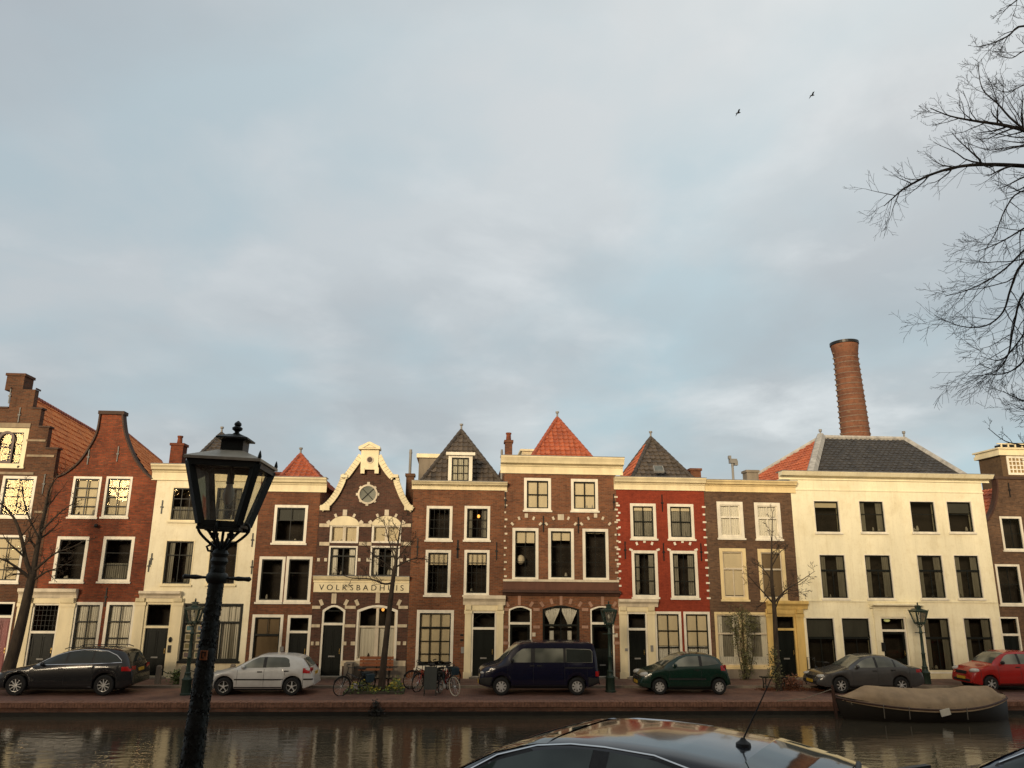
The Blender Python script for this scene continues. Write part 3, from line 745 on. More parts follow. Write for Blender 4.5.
m = MB(); X0, X1 = PX(98.5, 416), PX(124.5, 416); m.box(X0, X1, h.Y-.09, h.Y+.4, zt+.002, zt+.16)
h.b(m, 'gable_cap', DARKCOPE)
h.anchors([(88.5, 457), (118, 454)], .7); h.anchors([(106, 597), (62, 597)], .8)
m = MB(); X, Z = PX(97.5, 526), PZ(97.5, 526); m.ball((X, h.Y-.14, Z), .1, .1, .09, 8); m.bar((X, h.Y-.002, Z), (X, h.Y-.14, Z), .05, .05); h.b(m, 'alarm_bell', DARKMETAL)
m = MB(); X, Z = PX(57, 648), PZ(57, 648); 
r0 = Vector((cx2, YF+.34, PZ(111, 426, YF+.34))); r1 = atZ(161, 462, r0.z); r1 = Vector((r1.x, min(r1.y, YF+14), r0.z))
ez = PZ(150, 480)-.35
e0 = Vector((B[2]-.02, YF+.34, ez)); e1 = e0+(r1-r0)
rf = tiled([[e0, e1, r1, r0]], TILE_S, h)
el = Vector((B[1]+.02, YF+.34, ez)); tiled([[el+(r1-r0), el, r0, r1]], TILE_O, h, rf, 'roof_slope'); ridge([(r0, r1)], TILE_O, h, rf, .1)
# skylight in the left slope
Lx = Vector((PX(74, 454, YF+2.2), 0, 0)).x
t = (Lx-el.x)/(r0.x-el.x); 
sl = (r0-el); nrm = Vector((-(sl.z), 0, sl.x)).normalized()
c = el+sl*max(.2, min(.8, t))+(r1-r0).normalized()*1.9+nrm*.13
q = Matrix((sl.normalized(), (r1-r0).normalized(), nrm)).transposed().to_4x4()
m = MB(); m.obox(Matrix.Translation(c) @ q, 1.1, .8, .12); o = h.b(m, 'skylight', DARKMETAL, rf); m = MB(); m.obox(Matrix.Translation(c+nrm*.065) @ q, .92, .64, .012); h.b(m, 'skylight_pane', GLASSDARK, o)

# 3 narrow white house
h = House('narrow cream plastered house with photo cards in its shop window, behind the near lamp', B[2], B[3], PZ(210, 466), CREAMWALL)
for q in ((170.5, 486.5, 199, 521), (214.5, 486.5, 243, 521)): h.window(*q, cols=3, bars=(.32, .66), fw=.07, sw=.045, frame=CREAM)
for q in ((163.5, 540, 193, 584.5), (208, 540, 237, 584.5)): h.window(*q, cols=2, bars=(.67,), fw=.05, frame=CREAM)
w = h.window(181.5, 603.5, 241, 661, cols=2, bars=(), fw=.06, frame=DARKSASH, transom=.68, lower_cols=3, cover=None, bw=.05)
x0, x1, z0, z1 = w['_r']
h.cover(w, 'strips', x0, x1, lerp(z0, z1, .68), z1, 1, h.Y+.17); h.cover(w, 'curtain', lerp(x0, x1, .62), lerp(x0, x1, .79), z0, lerp(z0, z1, .66), 1, h.Y+.17); h.cover(w, 'curtain', lerp(x0, x1, .86), x1, z0, lerp(z0, z1, .66), 1, h.Y+.17)
m = MB(); m2 = MB()
for i in range(2):
    for k in range(4):
        xa = lerp(x0, x1, .045+.19*i); za = lerp(z0, z1, .03+.155*k); wd, hh = (x1-x0)*.15, (z1-z0)*.125
        m.box(xa, xa+wd, h.Y+.095, h.Y+.10, za, za+hh); m2.box(xa+wd*.15, xa+wd*.85, h.Y+.090, h.Y+.0945, za+hh*.25, za+hh*.85)
pc = h.b(m, 'display_cards', OFFW, w)
PHOTO, _nt, _b = newmat('card_photos')
_v = N(_nt, 'ShaderNodeTexVoronoi', feature='F1'); _v.inputs['Scale'].default_value = 2.3; _nt.links.new(objcoord(_nt), _v.inputs['Vector'])
_nt.links.new(mix(_nt, _v.outputs['Color'], (.10, .10, .11, 1), .8), _b.inputs['Base Color']); h.b(m2, 'photo_prints', PHOTO, w)
d = h.door(141.5, 602, 169.5, 679, frame=CREAM, transom=.34, fw=.1)
h.surround(d, 140.5, 181.5, 591, 602, CREAM, pil=.42)
h.wall(); h.cornice(152.8, 262, 464.5, 481, CREAM, .36)
h.flat_roof()
h.anchors([(162, 507), (252.5, 513)], .6); h.anchors([(151.5, 559), (149, 566)], .5); h.anchors([(252.5, 540), (252, 567)], .6)
h.stack(170, 443, 182.5, 463, 2.2, BR2, pots=1)
hip_roof(h, (221.5, 433.5), (191.5, 462), (252, 464), TILE_D, 3.4)
m = MB(); X, Z = PX(170, 648), PZ(170, 648); m.box(X-.07, X+.07, h.Y-.1, h.Y-.003, Z-.18, Z+.12); m.ball((X, h.Y-.1, Z+.35), .08, .08, .12, 8); h.b(m, 'door_lantern', DARKMETAL)

# 4 narrow brown house
h = House('narrow russet brick house with a small orange pyramid roof, right of the cream house', B[3], B[4], PZ(296, 478), BR4)
h.window(273.5, 505, 307, 543, cols=2, bars=(.62,), fw=.12); 
for q in ((257.8, 556.5, 284, 602), (285.2, 556.5, 311.3, 602)): h.window(*q, cols=1, bars=(.66,), fw=.12)
h.window(250.5, 614.5, 281.8, 666, cols=2, bars=(), fw=.12, transom=.62, lower_cols=1, cover='brownblind', frac=1.)
h.door(285.5, 615, 309.5, 680, transom=.28, fw=.12, slit=False)
h.wall(); h.cornice(263, 327, 477, 492, CREAM, .34); h.flat_roof()
hip_roof(h, (300.5, 454.5), (280, 477.5), (319, 477.5), TILE_O, 2.9)
h.stack(272.5, 472, 281.5, 479, 2.4, BR2)
m = MB(); X, Z = PX(282, 649), PZ(282, 649); m.box(X-.08, X+.08, h.Y-.08, h.Y-.002, Z-.1, Z+.1); h.b(m, 'doorbell_box', LEAD)

# 5 the bath house
h = House('purple-brown neck-gabled house with cream trim and VOLKSBADHUIS lettering', B[4], B[5], PZ(365, 510), BR5, zside=PZ(365, 512))
gl = [(321.5, 509.3), (329, 503.5), (336.5, 494), (342.5, 482), (344, 476.5), (346.5, 476.5), (353, 468), (361.5, 456)]
gr = [(378.8, 456), (385, 468), (392, 477), (396, 477.5), (397, 483), (402, 496), (407.5, 505.5), (412.5, 510)]
neck = [(361, 456), (361, 450.5), (379, 450.5), (379, 456)]
gz = PZ(365, 509.5)
outl = [(h.X0, -.3), (h.X1, -.3), (h.X1, gz)]+[P2(*q) for q in gr[::-1]]+[P2(379, 450.5), P2(361, 450.5)]+[P2(*q) for q in gl[::-1]]+[(h.X0, gz)]
for q in ((329.8, 524.5, 358.6, 543), (371.8, 524.5, 401, 543)):
    h.window(*q, cols=2, bars=(), cover='blind', frac=1, sill=False, bw=.14, fw=.09, sash=OFFW, sw=.03)
for q in ((328.3, 546, 357, 577), (370, 546, 399.3, 577)):
    h.window(*q, cols=2, bars=(.7,), fw=.07, bw=.06, cover='sides', sill=False)
w = h.window(356, 605, 397, 661, cols=2, bars=(), transom=.62, lower_cols=2, fw=.09, sash=OFFW, bw=.12, arch=.22, sill=False)
x0, x1, z0, z1 = w['_r']; h.cover(w, 'strips', x0, x1, z0, lerp(z0, z1, .61), 1, h.Y+.16)
h.door(320.5, 605, 343.5, 680, transom=.27, arch=.22, fw=.08)
h.wall(outl)
for pts in (gl, gr):
    m = MB(); W = [Vector((PX(q.x, q.y), h.Y+.10, PZ(q.x, q.y))) for q in smooth_pts([(x, y, 0) for x, y in pts], 4)]
    for a, b in zip(W, W[1:]):
        if (b-a).length > 1e-4: m.bar(a, b+(b-a)*.06, .46, .27)
    h.b(m, 'gable_coping', CREAM)
m = MB()
for a, b in ((341.5, 348), (391.5, 398.5)):
    X0, X1, z0, z1 = h.rect(a, 475, b, 478); m.box(X0, X1, h.Y-.2, h.Y+.34, z0, z1)
for a, b in ((320.5, 330), (404.5, 413)):
    X0, X1, z0, z1 = h.rect(a, 505.5, b, 510.5); m.box(X0, X1, h.Y-.17, h.Y+.34, z0, z1)
m.split('gable_shoulder', CREAM, h.root)
m = MB(); X0, X1, z0, z1 = h.rect(361.3, 450, 378.7, 470); m.box(X0, X1, h.Y-.16, h.Y+.33, z0, z1)
for a, b in ((361, 365), (375, 379)):
    a0, a1, c0, c1 = h.rect(a, 468, b, 474); m.box(a0, a1, h.Y-.2, h.Y-.002, c0, c1-.002)
cap = [P2(359.3, 450), P2(380.7, 450), P2(380.7, 447.6), P2(371, 442.8), P2(369.3, 442.8), P2(359.3, 447.6)]
m.plate(cap, h.Y-.30, h.Y+.34); ca = [(x_, z_) for x_, z_ in (P2(363, 448.8), P2(377, 448.8), P2(370, 444.8))]
nk = h.b(m, 'neck_pediment', CREAM)
m = MB(); m.plate(ca, h.Y-.33, h.Y-.301, [[(lerp(q[0], P2(370, 447.6)[0], .22), lerp(q[1], P2(370, 447.6)[1], .22)) for q in ca]]); h.b(m, 'pediment_moulding', OFFW, nk)
m = MB(); X, Z = P2(370.3, 460.3); m.lathe([(.17, -.03), (.17, .0), (.125, .0), (.125, -.03), (.17, -.03)], (X, h.Y-.16, Z), 16, 0, 'Y', caps=False); h.b(m, 'vent_ring', OFFW, nk)
m = MB(); m.lathe([(.12, -.012), (.12, -.004)], (X, h.Y-.16, Z), 16, 0, 'Y'); h.b(m, 'vent_hole', BROWNWOOD, nk)
X, Z = P2(367.8, 494.3)
m = MB(); m.lathe([(.455, -.05), (.455, -.003), (.375, -.003), (.375, -.05), (.455, -.05)], (X, h.Y, Z), 28, 0, 'Y', caps=False); ow = h.b(m, 'round_window', OFFW)
m = MB(); m.lathe([(.38, -.015), (.38, -.004)], (X, h.Y, Z), 28, 0, 'Y'); h.b(m, 'pane', CARGLASSL, ow)
m = MB()
for a in (.785, -.785): m.bar((X-.37*math.cos(a), h.Y-.03, Z-.37*math.sin(a)), (X+.37*math.cos(a), h.Y-.03, Z+.37*math.sin(a)), .05, .03)
h.b(m, 'glazing_bars', DARKSASH, ow)
h.blocks([(368.6, 483.6, 2.6, 3), (367, 504.5, 2.6, 2.4), (357.3, 494.3, 2.4, 2.6), (378, 494.3, 2.4, 2.6), (360.6, 487.4, 2.2, 2, -.7), (375.2, 487.4, 2.2, 2, .7), (360.4, 501, 2.2, 2, .7), (374.8, 501.4, 2.2, 2, -.7)], OFFW)
for a, b, c in ((330, 359.8, 345), (372.2, 401.4, 386.8)):          # blind arches with fan keystones
    x0, x1, z0, z1 = h.rect(a, 516, b, 525.5); n = 14
    m = MB(); m.plate([(x0, z0), (x1, z0)]+[((x0+x1)/2+(x1-x0)/2*math.cos(math.pi*t/n), z0+(z1-z0)*math.sin(math.pi*t/n)) for t in range(n+1)], h.Y-.05, h.Y-.002); h.b(m, 'blind_arch', CREAM)
    h.blocks([(c, 512.7, 4, 5.6), (c-9.2, 515.6, 2.2, 3.4, -.45), (c+9.2, 515.6, 2.2, 3.4, .45), (c-16.2, 522.5, 3.4, 3.6, -.7), (c+16.2, 522.5, 3.4, 3.6, .7)], OFFW)
for a, b in ((319.5, 329.6), (359, 371.6), (401.3, 411)): h.band(a, b, 523.6, 527); h.band(a, b, 542, 545.6)
m = MB()
for q in ((315, 328, 545.7), (357.3, 369.8, 545.7), (399.6, 410, 545.7)): pass
h.blocks([(318.6, 559.7, 2.6, 3), (325.7, 559.7, 2.6, 3), (359.2, 559.7, 2.4, 3), (368.3, 559.7, 3.2, 3.4), (401.6, 560, 2.6, 3), (408, 560, 2.6, 3)], OFFW)
# sign band
h.cornice(313.6, 409.4, 576.3, 582.6, CREAM, .22, .35, name='sign_cornice')
x0, x1, z0, z1 = h.rect(313.8, 582.8, 409.2, 592.4); m = MB(); m.box(x0, x1, h.Y-.06, h.Y-.002, z0, z1); sg = h.b(m, 'sign_band', CREAM)
cu = bpy.data.curves.new('lettering', 'FONT'); cu.body = 'VOLKSBADHUIS'; cu.size = .41; cu.extrude = .012; cu.space_character = 1.62; cu.align_x = 'CENTER'; cu.offset = -.002
to = bpy.data.objects.new('t', cu); COL.objects.link(to); bpy.context.view_layer.update()
me = bpy.data.meshes.new_from_object(to.evaluated_get(bpy.context.evaluated_depsgraph_get())); bpy.data.objects.remove(to)
xs = [v.co.x for v in me.vertices]; wN = PX(403.6, 587)-PX(319.4, 587); k = wN/(max(xs)-min(xs)); xm = (max(xs)+min(xs))/2
ctr = Vector(((PX(403.6, 587)+PX(319.4, 587))/2, h.Y-.066, PZ(361.5, 590.3)))-Vector(h.root['_o'])
for v in me.vertices:
    v.co = Vector(((v.co.x-xm)*k, -v.co.z, v.co.y*.84))+ctr
me.materials.clear(); me.materials.append(DARKMETAL); lo = bpy.data.objects.new('lettering', me); COL.objects.link(lo); lo.parent = sg
for a, b in ((312.3, 320.4), (345, 355.8), (398.5, 408)): h.band(a, b, 605.8, 608.8)
for a, b in ((311.5, 320), (344, 355.5), (397.5, 407)): h.band(a, b, 624.3, 627.3)
h.blocks([(312.3, 643.4, 2.4, 3.2), (317.5, 643.4, 3.2, 3.2), (344.5, 643.4, 3.4, 3.2), (353, 643.4, 4, 3.2), (398.6, 643.2, 3.4, 3.2), (404.5, 643.2, 3, 3.2),
          (334, 598.5, 4.4, 9), (321.4, 602.5, 3, 5.4, -.45), (346.2, 602.5, 3, 5.4, .45), (377.8, 597.5, 3.8, 10), (357, 602.6, 3, 5.4, -.45), (399.2, 602.6, 3, 5.4, .45)], STONE)
h.band(341, 405.5, 660.6, 666); x0, x1, z0, z1 = h.rect(344.6, 666.2, 405.5, 682); m = MB(); m.box(x0, x1, h.Y-.09, h.Y-.002, -.02, z1); h.b(m, 'plinth', GREYSTONE)
m = MB()
for sx in (336.8, 352):
    X = PX(sx, 676); 
X = PX(338.5, 676); m.box(X+.32, X+.66, h.Y-.9, h.Y-.1, -.02, .78); X = PX(320, 676); m.box(X-.42, X-.1, h.Y-.9, h.Y-.1, -.02, .5); m.split('stoop_wall', GREYSTONE, h.root)
m = MB(); X, Z = P2(382, 610); m.ball((X, h.Y+.5, Z), .07, .07, .08, 8); WARM = emit('warm_bulb', (1, .42, .08), 1.6); h.b(m, 'ceiling_bulb', WARM, w)
r0 = Vector((PX(370, 462), YF+.34, PZ(370, 462, YF+.34))); r1 = r0+Vector((0, 9, 0)); ez = gz-.3
rf = tiled([[Vector((h.X1, YF+.34, ez)), Vector((h.X1, YF+9.3, ez)), r1, r0]], TILE_O, h)
tiled([[Vector((h.X0, YF+9.3, ez)), Vector((h.X0, YF+.34, ez)), r0, r1]], TILE_O, h, rf, 'roof_slope')

# 6 brown house with dormer
h = House('warm brown brick house with dark tiled roof and a white front dormer', B[5], B[6], PZ(460, 482.5), BR6)
h.window(426.2, 506, 452.2, 540, cols=4, bars=(.33, .62), fw=.12, bw=.02)
w = h.window(464.3, 506, 490, 540, cols=4, bars=(.33, .62), fw=.12, bw=.02)
m = MB(); X, Z = P2(478.8, 515.5); m.ball((X, h.Y+.45, Z), .075, .075, .08, 10); h.b(m, 'ceiling_bulb', emit('orange_bulb', (1, .40, .07), 2.2), w)
h.window(425, 550, 450.5, 595, cols=4, bars=(.25, .5, .75), fw=.12, bw=.02, cover='lace', frac=.0) if False else h.window(425, 550, 450.5, 595, cols=4, bars=(.25, .5, .75), fw=.12, bw=.02, cover='blind', frac=.3)
h.window(464, 550, 489.3, 595, cols=4, bars=(.25, .5, .75), fw=.12, bw=.02, cover='blind', frac=.3)
h.window(416, 610, 453.3, 668, cols=3, bars=(.22, .46), fw=.13, bw=.035, transom=.72, lower_cols=3, cover='blind', frac=.93)
d = h.door(471, 611, 496.2, 680, transom=.27, pattern='diamond', fw=.08)
h.surround(d, 463, 505.2, 595.3, 610.2, CREAM, pil=.3)
h.blocks([(x_, y_, 2.7, 1.8) for x_, y_ in ((439-7, 511), (446, 511), (471, 511.3), (484, 511.3))], OFFW) if False else None
h.wall(); h.cornice(412, 507, 481.3, 490, CREAM, .36, .45); h.flat_roof()
r = hip_roof(h, (461.3, 430.5), (421.5, 481), (501.5, 481), TILE_D, 3.0)
h.anchors([(417.5, 547), (457.3, 549), (496.5, 551), (458, 494+55)], .8)
# front dormer, its own window
Yd = YF+.55; dx0, dx1, dz0, dz1 = rect(448.2, 455.5, 472.3, 483, Yd)
m = MB(); m.plate([(dx0, dz0), (dx1, dz0), (dx1, dz1), (dx0, dz1)], Yd, Yd+.1, [[(dx0+.16, dz0+.1), (dx1-.16, dz0+.1), (dx1-.16, dz1-.1), (dx0+.16, dz1-.1)]])
m.box(dx0-.002, dx0+.1, Yd+.101, Yd+1.6, dz0, dz1-.002); m.box(dx1-.1, dx1+.002, Yd+.101, Yd+1.6, dz0, dz1-.002)
m.box(dx0-.12, dx1+.12, Yd-.14, Yd+1.8, dz1+.001, dz1+.14)
dm = h.b(m, 'dormer', WHITE)
m = MB(); a0, a1, b0, b1 = dx0+.16, dx1-.16, dz0+.1, dz1-.1
m.plate([(a0, b0), (a1, b0), (a1, b1), (a0, b1)], Yd+.03, Yd+.07, [[(a0+.05, b0+.05), (a1-.05, b0+.05), (a1-.05, b1-.05), (a0+.05, b1-.05)]])
for k in (1, 2): m.box(lerp(a0, a1, k/3)-.015, lerp(a0, a1, k/3)+.015, Yd+.035, Yd+.065, b0, b1)
for k in (1, 2): m.box(a0, a1, Yd+.034, Yd+.066, lerp(b0, b1, k/3)-.015, lerp(b0, b1, k/3)+.015)
h.b(m, 'dormer_sash', DARKSASH, dm)
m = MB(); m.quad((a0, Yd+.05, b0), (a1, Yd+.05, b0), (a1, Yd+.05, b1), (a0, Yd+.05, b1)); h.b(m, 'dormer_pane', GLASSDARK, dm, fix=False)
h.cover(dm, 'curtain', a0, a1, b0, b1, 1, Yd+.11)
# side dormer
Ys = YF+3.2; sx0, sx1, sz0, sz1 = rect(418.5, 458, 446, 486, Ys); m = MB(); m.box(sx0, sx1, Ys, Ys+2, sz0, sz1); sd = h.b(m, 'side_dormer', GREYSTONE); m = MB(); m.box(sx0-.12, sx1, Ys-.12, Ys+2.1, sz1+.001, sz1+.2); h.b(m, 'dormer_eave', CREAM, sd)
h.stack(405.8, 473.5, 413.5, 500, .7, BR1); h.flue(408.9, 449.5, 411.7, 475, .95)
m = MB(); X, Z = P2(463, 650); m.box(X-.09, X+.09, h.Y-.05, h.Y-.002, Z-.13, Z+.13); h.b(m, 'name_plate', LEAD)
m = MB()
for k in range(2): X, Z = P2(461.8, 635+5*k); m.box(X-.07, X+.07, h.Y-.03, h.Y-.002, Z-.04, Z+.04)
h.b(m, 'house_number', DARKMETAL)

# 7 tall house
h = House('tallest brown brick house with broad cream cornice and orange pyramid roof', B[6], B[7], PZ(560, 458), BR7, zside=PZ(560, 459))
for q in ((524, 478, 551, 510.2), (571, 479, 598, 510.8)): h.window(*q, cols=2, bars=(.5,), fw=.13, cover='blind', frac=1., bw=.045)
for i, q in enumerate(((512.3, 528, 538.4, 579.3), (548.2, 528.4, 574, 579.5), (582.7, 528.8, 608.6, 579.8))): h.window(*q, cols=2, bars=(.33, .66), fw=.13, sill=False, cover='blind', frac=(.26, .2, .04)[i], bw=.022)
m = MB(); X, Z = P2(521.5, 559.5); m.ball((X, h.Y+.42, Z), .2, .2, .22, 14); h.b(m, 'lamp_shade', OFFW, h.root)
w = h.window(542.6, 605.5, 579.4, 652, cols=2, bars=(), transom=.58, lower_cols=2, fw=.05, frame=DARKSASH, arch=.16, cover='swags', sw=.05)
h.door(508.4, 606, 531.4, 680, transom=.25, arch=.14, fw=.06, glazed=.42); h.door(590.8, 606, 614.4, 680, transom=.25, arch=.14, fw=.06, glazed=.42)
h.wall(); h.cornice(500.5, 622.5, 456.3, 474.3, CREAM, .5, .42); h.flat_roof()
r = hip_roof(h, (557.3, 418), (531.8, 457), (592.3, 457.5), TILE_O, 3.0)
Ys = YF+3.5; sx0, sx1, sz0, sz1 = rect(522, 449.5, 545, 462, Ys); m = MB(); m.box(sx0, sx1, Ys, Ys+2, sz0, sz1-.1); m.box(sx0-.1, sx1+.1, Ys-.1, Ys+2, sz1-.099, sz1); h.b(m, 'roof_box', CREAM)
h.stack(505.3, 440, 512.3, 458, 1.2, BR4, pots=1); h.flue(500.6, 449.5, 502.8, 478, 1.2)
bl = []
for c, hw in ((526.3, 14), (560.8, 14.5), (595.5, 14)):
    for a in (-1, -.52, 0, .52, 1):
        bl.append((c+hw*a, 515.6+8.3*abs(a)**1.7, (3.2 if a == 0 else 2), (4 if a == 0 else 3.2), a*.75))
bl[7] = (560.8, 517.2, 6, 5.5, 0)
for i in range(14): bl.append((505.2+(i % 2)*.8-(i > 7)*.6, 484+i*7.1, 2.6 if i % 2 else 1.6, 1.7)); bl.append((616.4+(i % 2)*1.0+(i-7)*.08, 497+i*6.3, 2.2 if i % 2 else 3.4, 1.7))
h.blocks(bl, OFFW); h.anchors([(543.3, 524), (578.3, 525), (505.4, 500), (613.8, 502)], .75)
h.band(502.5, 619.5, 579.6, 581.8, OFFW, .09)
x0, x1, z0, z1 = h.rect(502.4, 590.2, 619.8, 596); m = MB(); m.profx([(.002, z0), (.06, z0), (.1, lerp(z0, z1, .4)), (.26, lerp(z0, z1, .6)), (.26, z1), (.002, z1)], x0, x1, h.Y); h.b(m, 'shop_cornice', BROWNWOOD)
x0, x1, z0, z1 = h.rect(502.4, 582, 619.5, 590); m = MB(); m.box(x0+.03, x1-.03, h.Y-.03, h.Y-.002, z0+.002, z1-.002); h.b(m, 'fascia_board', paint('russet_board', (.12, .05, .03), .7, .3, 2))
PINK = paint('pink_sandstone', (.38, .22, .15), .85, .35, 4)
bl = []
for c, hw in ((519.3, 12), (561, 19), (602.5, 12)):
    for a in (-1, -.5, 0, .5, 1) if hw > 15 else (-1, 0, 1): bl.append((c+hw*a, 600.3+4*abs(a)**1.7, 2.6, (9 if a == 0 else 5), a*.6))
for c in (505.5, 536.5, 585, 617): 
    for y_ in (609.5, 627, 643): bl.append((c, y_, 6, 2.6))
h.blocks(bl, PINK); h.blocks([(533.8, 634.5, 3, 3.4), (616, 635.2, 3, 3.4)], OFFW, 'house_number')
x0, x1, z0, z1 = h.rect(535, 662, 587, 682); m = MB(); m.box(x0, x1, h.Y-.05, h.Y-.002, -.02, z1); h.b(m, 'plinth', GREYSTONE)

# 8 red house
h = House('bright red painted house with white corner blocks and half red, half dark roof', B[7], B[8], PZ(662, 478.5), BR8)
for q in ((630.4, 503.5, 656.2, 538.6), (667.8, 504, 694, 539)):
    w = h.window(*q, cols=2, bars=(.5,), fw=.13, cover='dim', frac=1., bw=.04); x0, x1, z0, z1 = w['_r']; h.cover(w, 'blind', x0+.1, x1-.1, z0+.1, z1-.1, .16, h.Y+.11)
for q in ((632, 550.5, 658, 597), (670.6, 550.8, 698, 597.8)): h.window(*q, cols=2, bars=(.34, .67), fw=.13, cover='dimsides')
for q in ((655, 611.5, 682, 666), (684.4, 611.7, 711, 666.2)):
    w = h.window(*q, cols=2, bars=(.33, .66), fw=.11, bw=.045, cover='blind', frac=.64); x0, x1, z0, z1 = w['_r']; h.cover(w, 'lace', x0+.1, x1-.1, z0+.1, z1-.1, .34, h.Y+.19)
d = h.door(627.3, 612, 648, 681, transom=.27, fw=.08); h.surround(d, 618, 657.3, 599, 611, CREAM, pil=.34)
h.wall(); h.cornice(613.7, 704.3, 477.3, 490.3, CREAM, .36, .45); h.flat_roof()
r = hip_roof(h, (650.8, 437.8), (633, 475.6), (692, 477.5), TILE_D, 3.1, side=TILE_O)
Pk = atY(650.8, 437.8, YF+3.1); A = atY(651, 475, YF+.45)
c = atY(658.2, 471, YF+.72); u = (Pk-atY(662, 476.5, YF+.45)).normalized(); nn = Vector((1, 0, 0)).cross(u).normalized(); nn = nn if nn.y < 0 else -nn
q = Matrix((Vector((1, 0, 0)), u, nn)).transposed().to_4x4(); m = MB(); m.obox(Matrix.Translation(c+nn*.1) @ q, .5, .5, .1); o = h.b(m, 'skylight', LEAD, r); m = MB(); m.obox(Matrix.Translation(c+nn*.156) @ q, .4, .4, .01); h.b(m, 'skylight_pane', CARGLASSL, o)
h.stack(690.8, 468.3, 701, 479, 1.4, BR4)
bl = []
for i in range(13): bl.append((618.4+(i % 2)*1.2+(i-6)*.10, 505.5+i*7.3, 2.4 if i % 2 else 3.6, 1.7)); bl.append((703.6-(i % 2)*.2+(i)*.42, 507+i*7.6, 2.4 if i % 2 else 3.6, 1.7))
for c in (644.3, 682.3): bl += [(c, 541.3, 2.4, 3), (c-7.6, 543.6, 2, 3, -.4), (c+7.6, 543.6, 2, 3, .4), (c-13.4, 549.8, 3.4, 2, .4), (c+13.6, 549.8, 3.4, 2, -.4)]
h.blocks(bl, WHITE); h.anchors([(662, 503), (625, 550), (663.5, 552), (701, 552)], .8)
m = MB(); X, Z = P2(651.5, 648); m.box(X-.06, X+.06, h.Y-.1, h.Y-.071, Z-.15, Z+.12); X, Z = P2(626, 649.5); m.box(X-.06, X+.06, h.Y-.1, h.Y-.071, Z-.06, Z+.06); h.b(m, 'doorbell_panel', LEAD)

# 9 grey-brown house
h = House('grey-brown brick house with ochre door case and white net-curtained windows', B[8], B[9], PZ(750, 481.5), BR9)
for q in ((717.4, 501.7, 743.5, 538), (755, 502.7, 781, 539)): h.window(*q, cols=2, bars=(), transom=.6, lower_cols=2, fw=.15, sash=WHITE, cover='curtain')
for i, q in enumerate(((720.4, 548.3, 747, 599.5), (759, 549, 786, 600.2))): h.window(*q, cols=1, bars=(), transom=.62, lower_cols=2, fw=.15, frame=PALEYEL, sash=OFFW, cover=('blind', 'brownblind')[i], frac=.96)
for q in ((715.6, 612, 742.5, 667), (744, 612.3, 771, 667)):
    w = h.window(*q, cols=1, bars=(), transom=.62, lower_cols=1, fw=.11, frame=PALEYEL, sash=OFFW, cover='sides'); x0, x1, z0, z1 = w['_r']; h.cover(w, 'dim', x0+.1, x1-.1, z0+.08, z1-.1, 1, h.Y+.24); h.cover(w, 'lace', x0+.1, x1-.1, z0+.08, z1-.1, .16, h.Y+.13)
d = h.door(775.8, 614.6, 797.6, 682, frame=YELLOW, transom=.24, fw=.09); h.surround(d, 766, 806.5, 600.8, 613.5, YELLOW, pil=.36)
h.wall(); h.cornice(704.8, 794.8, 480.3, 492.3, PALEYEL, .34, .5); h.flat_roof()
h.stack(747, 470, 758.5, 480, 2.2, GREYSTONE); h.flue(731.6, 462, 734, 480, 1.4)
Ys = YF+1.4; X, Z = PX(732.6, 463, Ys), PZ(732.6, 463, Ys); m = MB(); m.box(X-.16, X+.2, Ys-.12, Ys+.12, Z-.02, Z+.2); m.box(X-.2, X-.08, Ys-.09, Ys+.09, Z+.2, Z+.36); m.box(X+.08, X+.24, Ys-.1, Ys+.1, Z-.12, Z+.12); h.b(m, 'chimney_cowl', LEAD)
x0, x1, z0, z1 = h.rect(713, 668, 773, 682); m = MB(); m.box(x0, x1, h.Y-.06, h.Y-.002, -.02, z1); h.b(m, 'plinth', GREYSTONE)
m = MB(); X, Z = PX(805, 655), 0; Xa = PX(803.5, 672); m.tube([(Xa-.05, h.Y-.6, .1), (Xa-.05, h.Y-.6, 1.05), (Xa+.3, h.Y-.6, 1.05), (Xa+.3, h.Y-.6, .1)], .02, 6); h.b(m, 'door_railing', DARKMETAL)

# 10 big white house
h = House('wide ivory plastered house with four bays and black glazed hip roof', B[9], B[10], PZ(885, 474.5), IVORYWALL, depth=11)
for i, (a, b_) in enumerate(((814.3, 840), (859.6, 885), (910.6, 936.2), (947.5, 973))): h.window(a, 500.4+i*.25, b_, 532.4, cols=1, bars=(.58,), fw=.045, cover='blind' if i < 1 else ('dimsides' if i == 1 else None), frac=.2, glass=GLASSDARK)
for i, (a, b_) in enumerate(((820.3, 847), (865.6, 892.7), (918.5, 944.6), (955.6, 981.4))): h.window(a, 554.2+i*.2, b_, 598.6, cols=1, bars=(), transom=.64, lower_cols=2, fw=.045, cover='dimsides' if i in (0, 1, 3) else None, glass=GLASSDARK)
for i, (a, b_) in enumerate(((807.2, 836.2), (843, 872), (925.2, 952.3), (965.8, 994.6))): h.window(a, 617.4, b_, 671.4, cols=1, bars=(), transom=.62, lower_cols=2, fw=.045, cover=('dimblind', 'dimblind', 'dimsides', 'dimsides')[i], frac=.36, glass=GLASSDARK)
d = h.door(882.6, 617, 908.6, 681, transom=.23, fw=.07, glazed=.55); h.surround(d, 869, 919, 603.6, 610.6, IVORYWALL, pil=.28, proj=.42, caps=False, plinth=False)
w_ = MB(); X, Z = P2(891.5, 620.8); w_.ball((X, h.Y+.4, Z), .14, .14, .07, 10); h.b(w_, 'hall_lamp', emit('hall_bulb', (.9, .85, .3), .35), d)
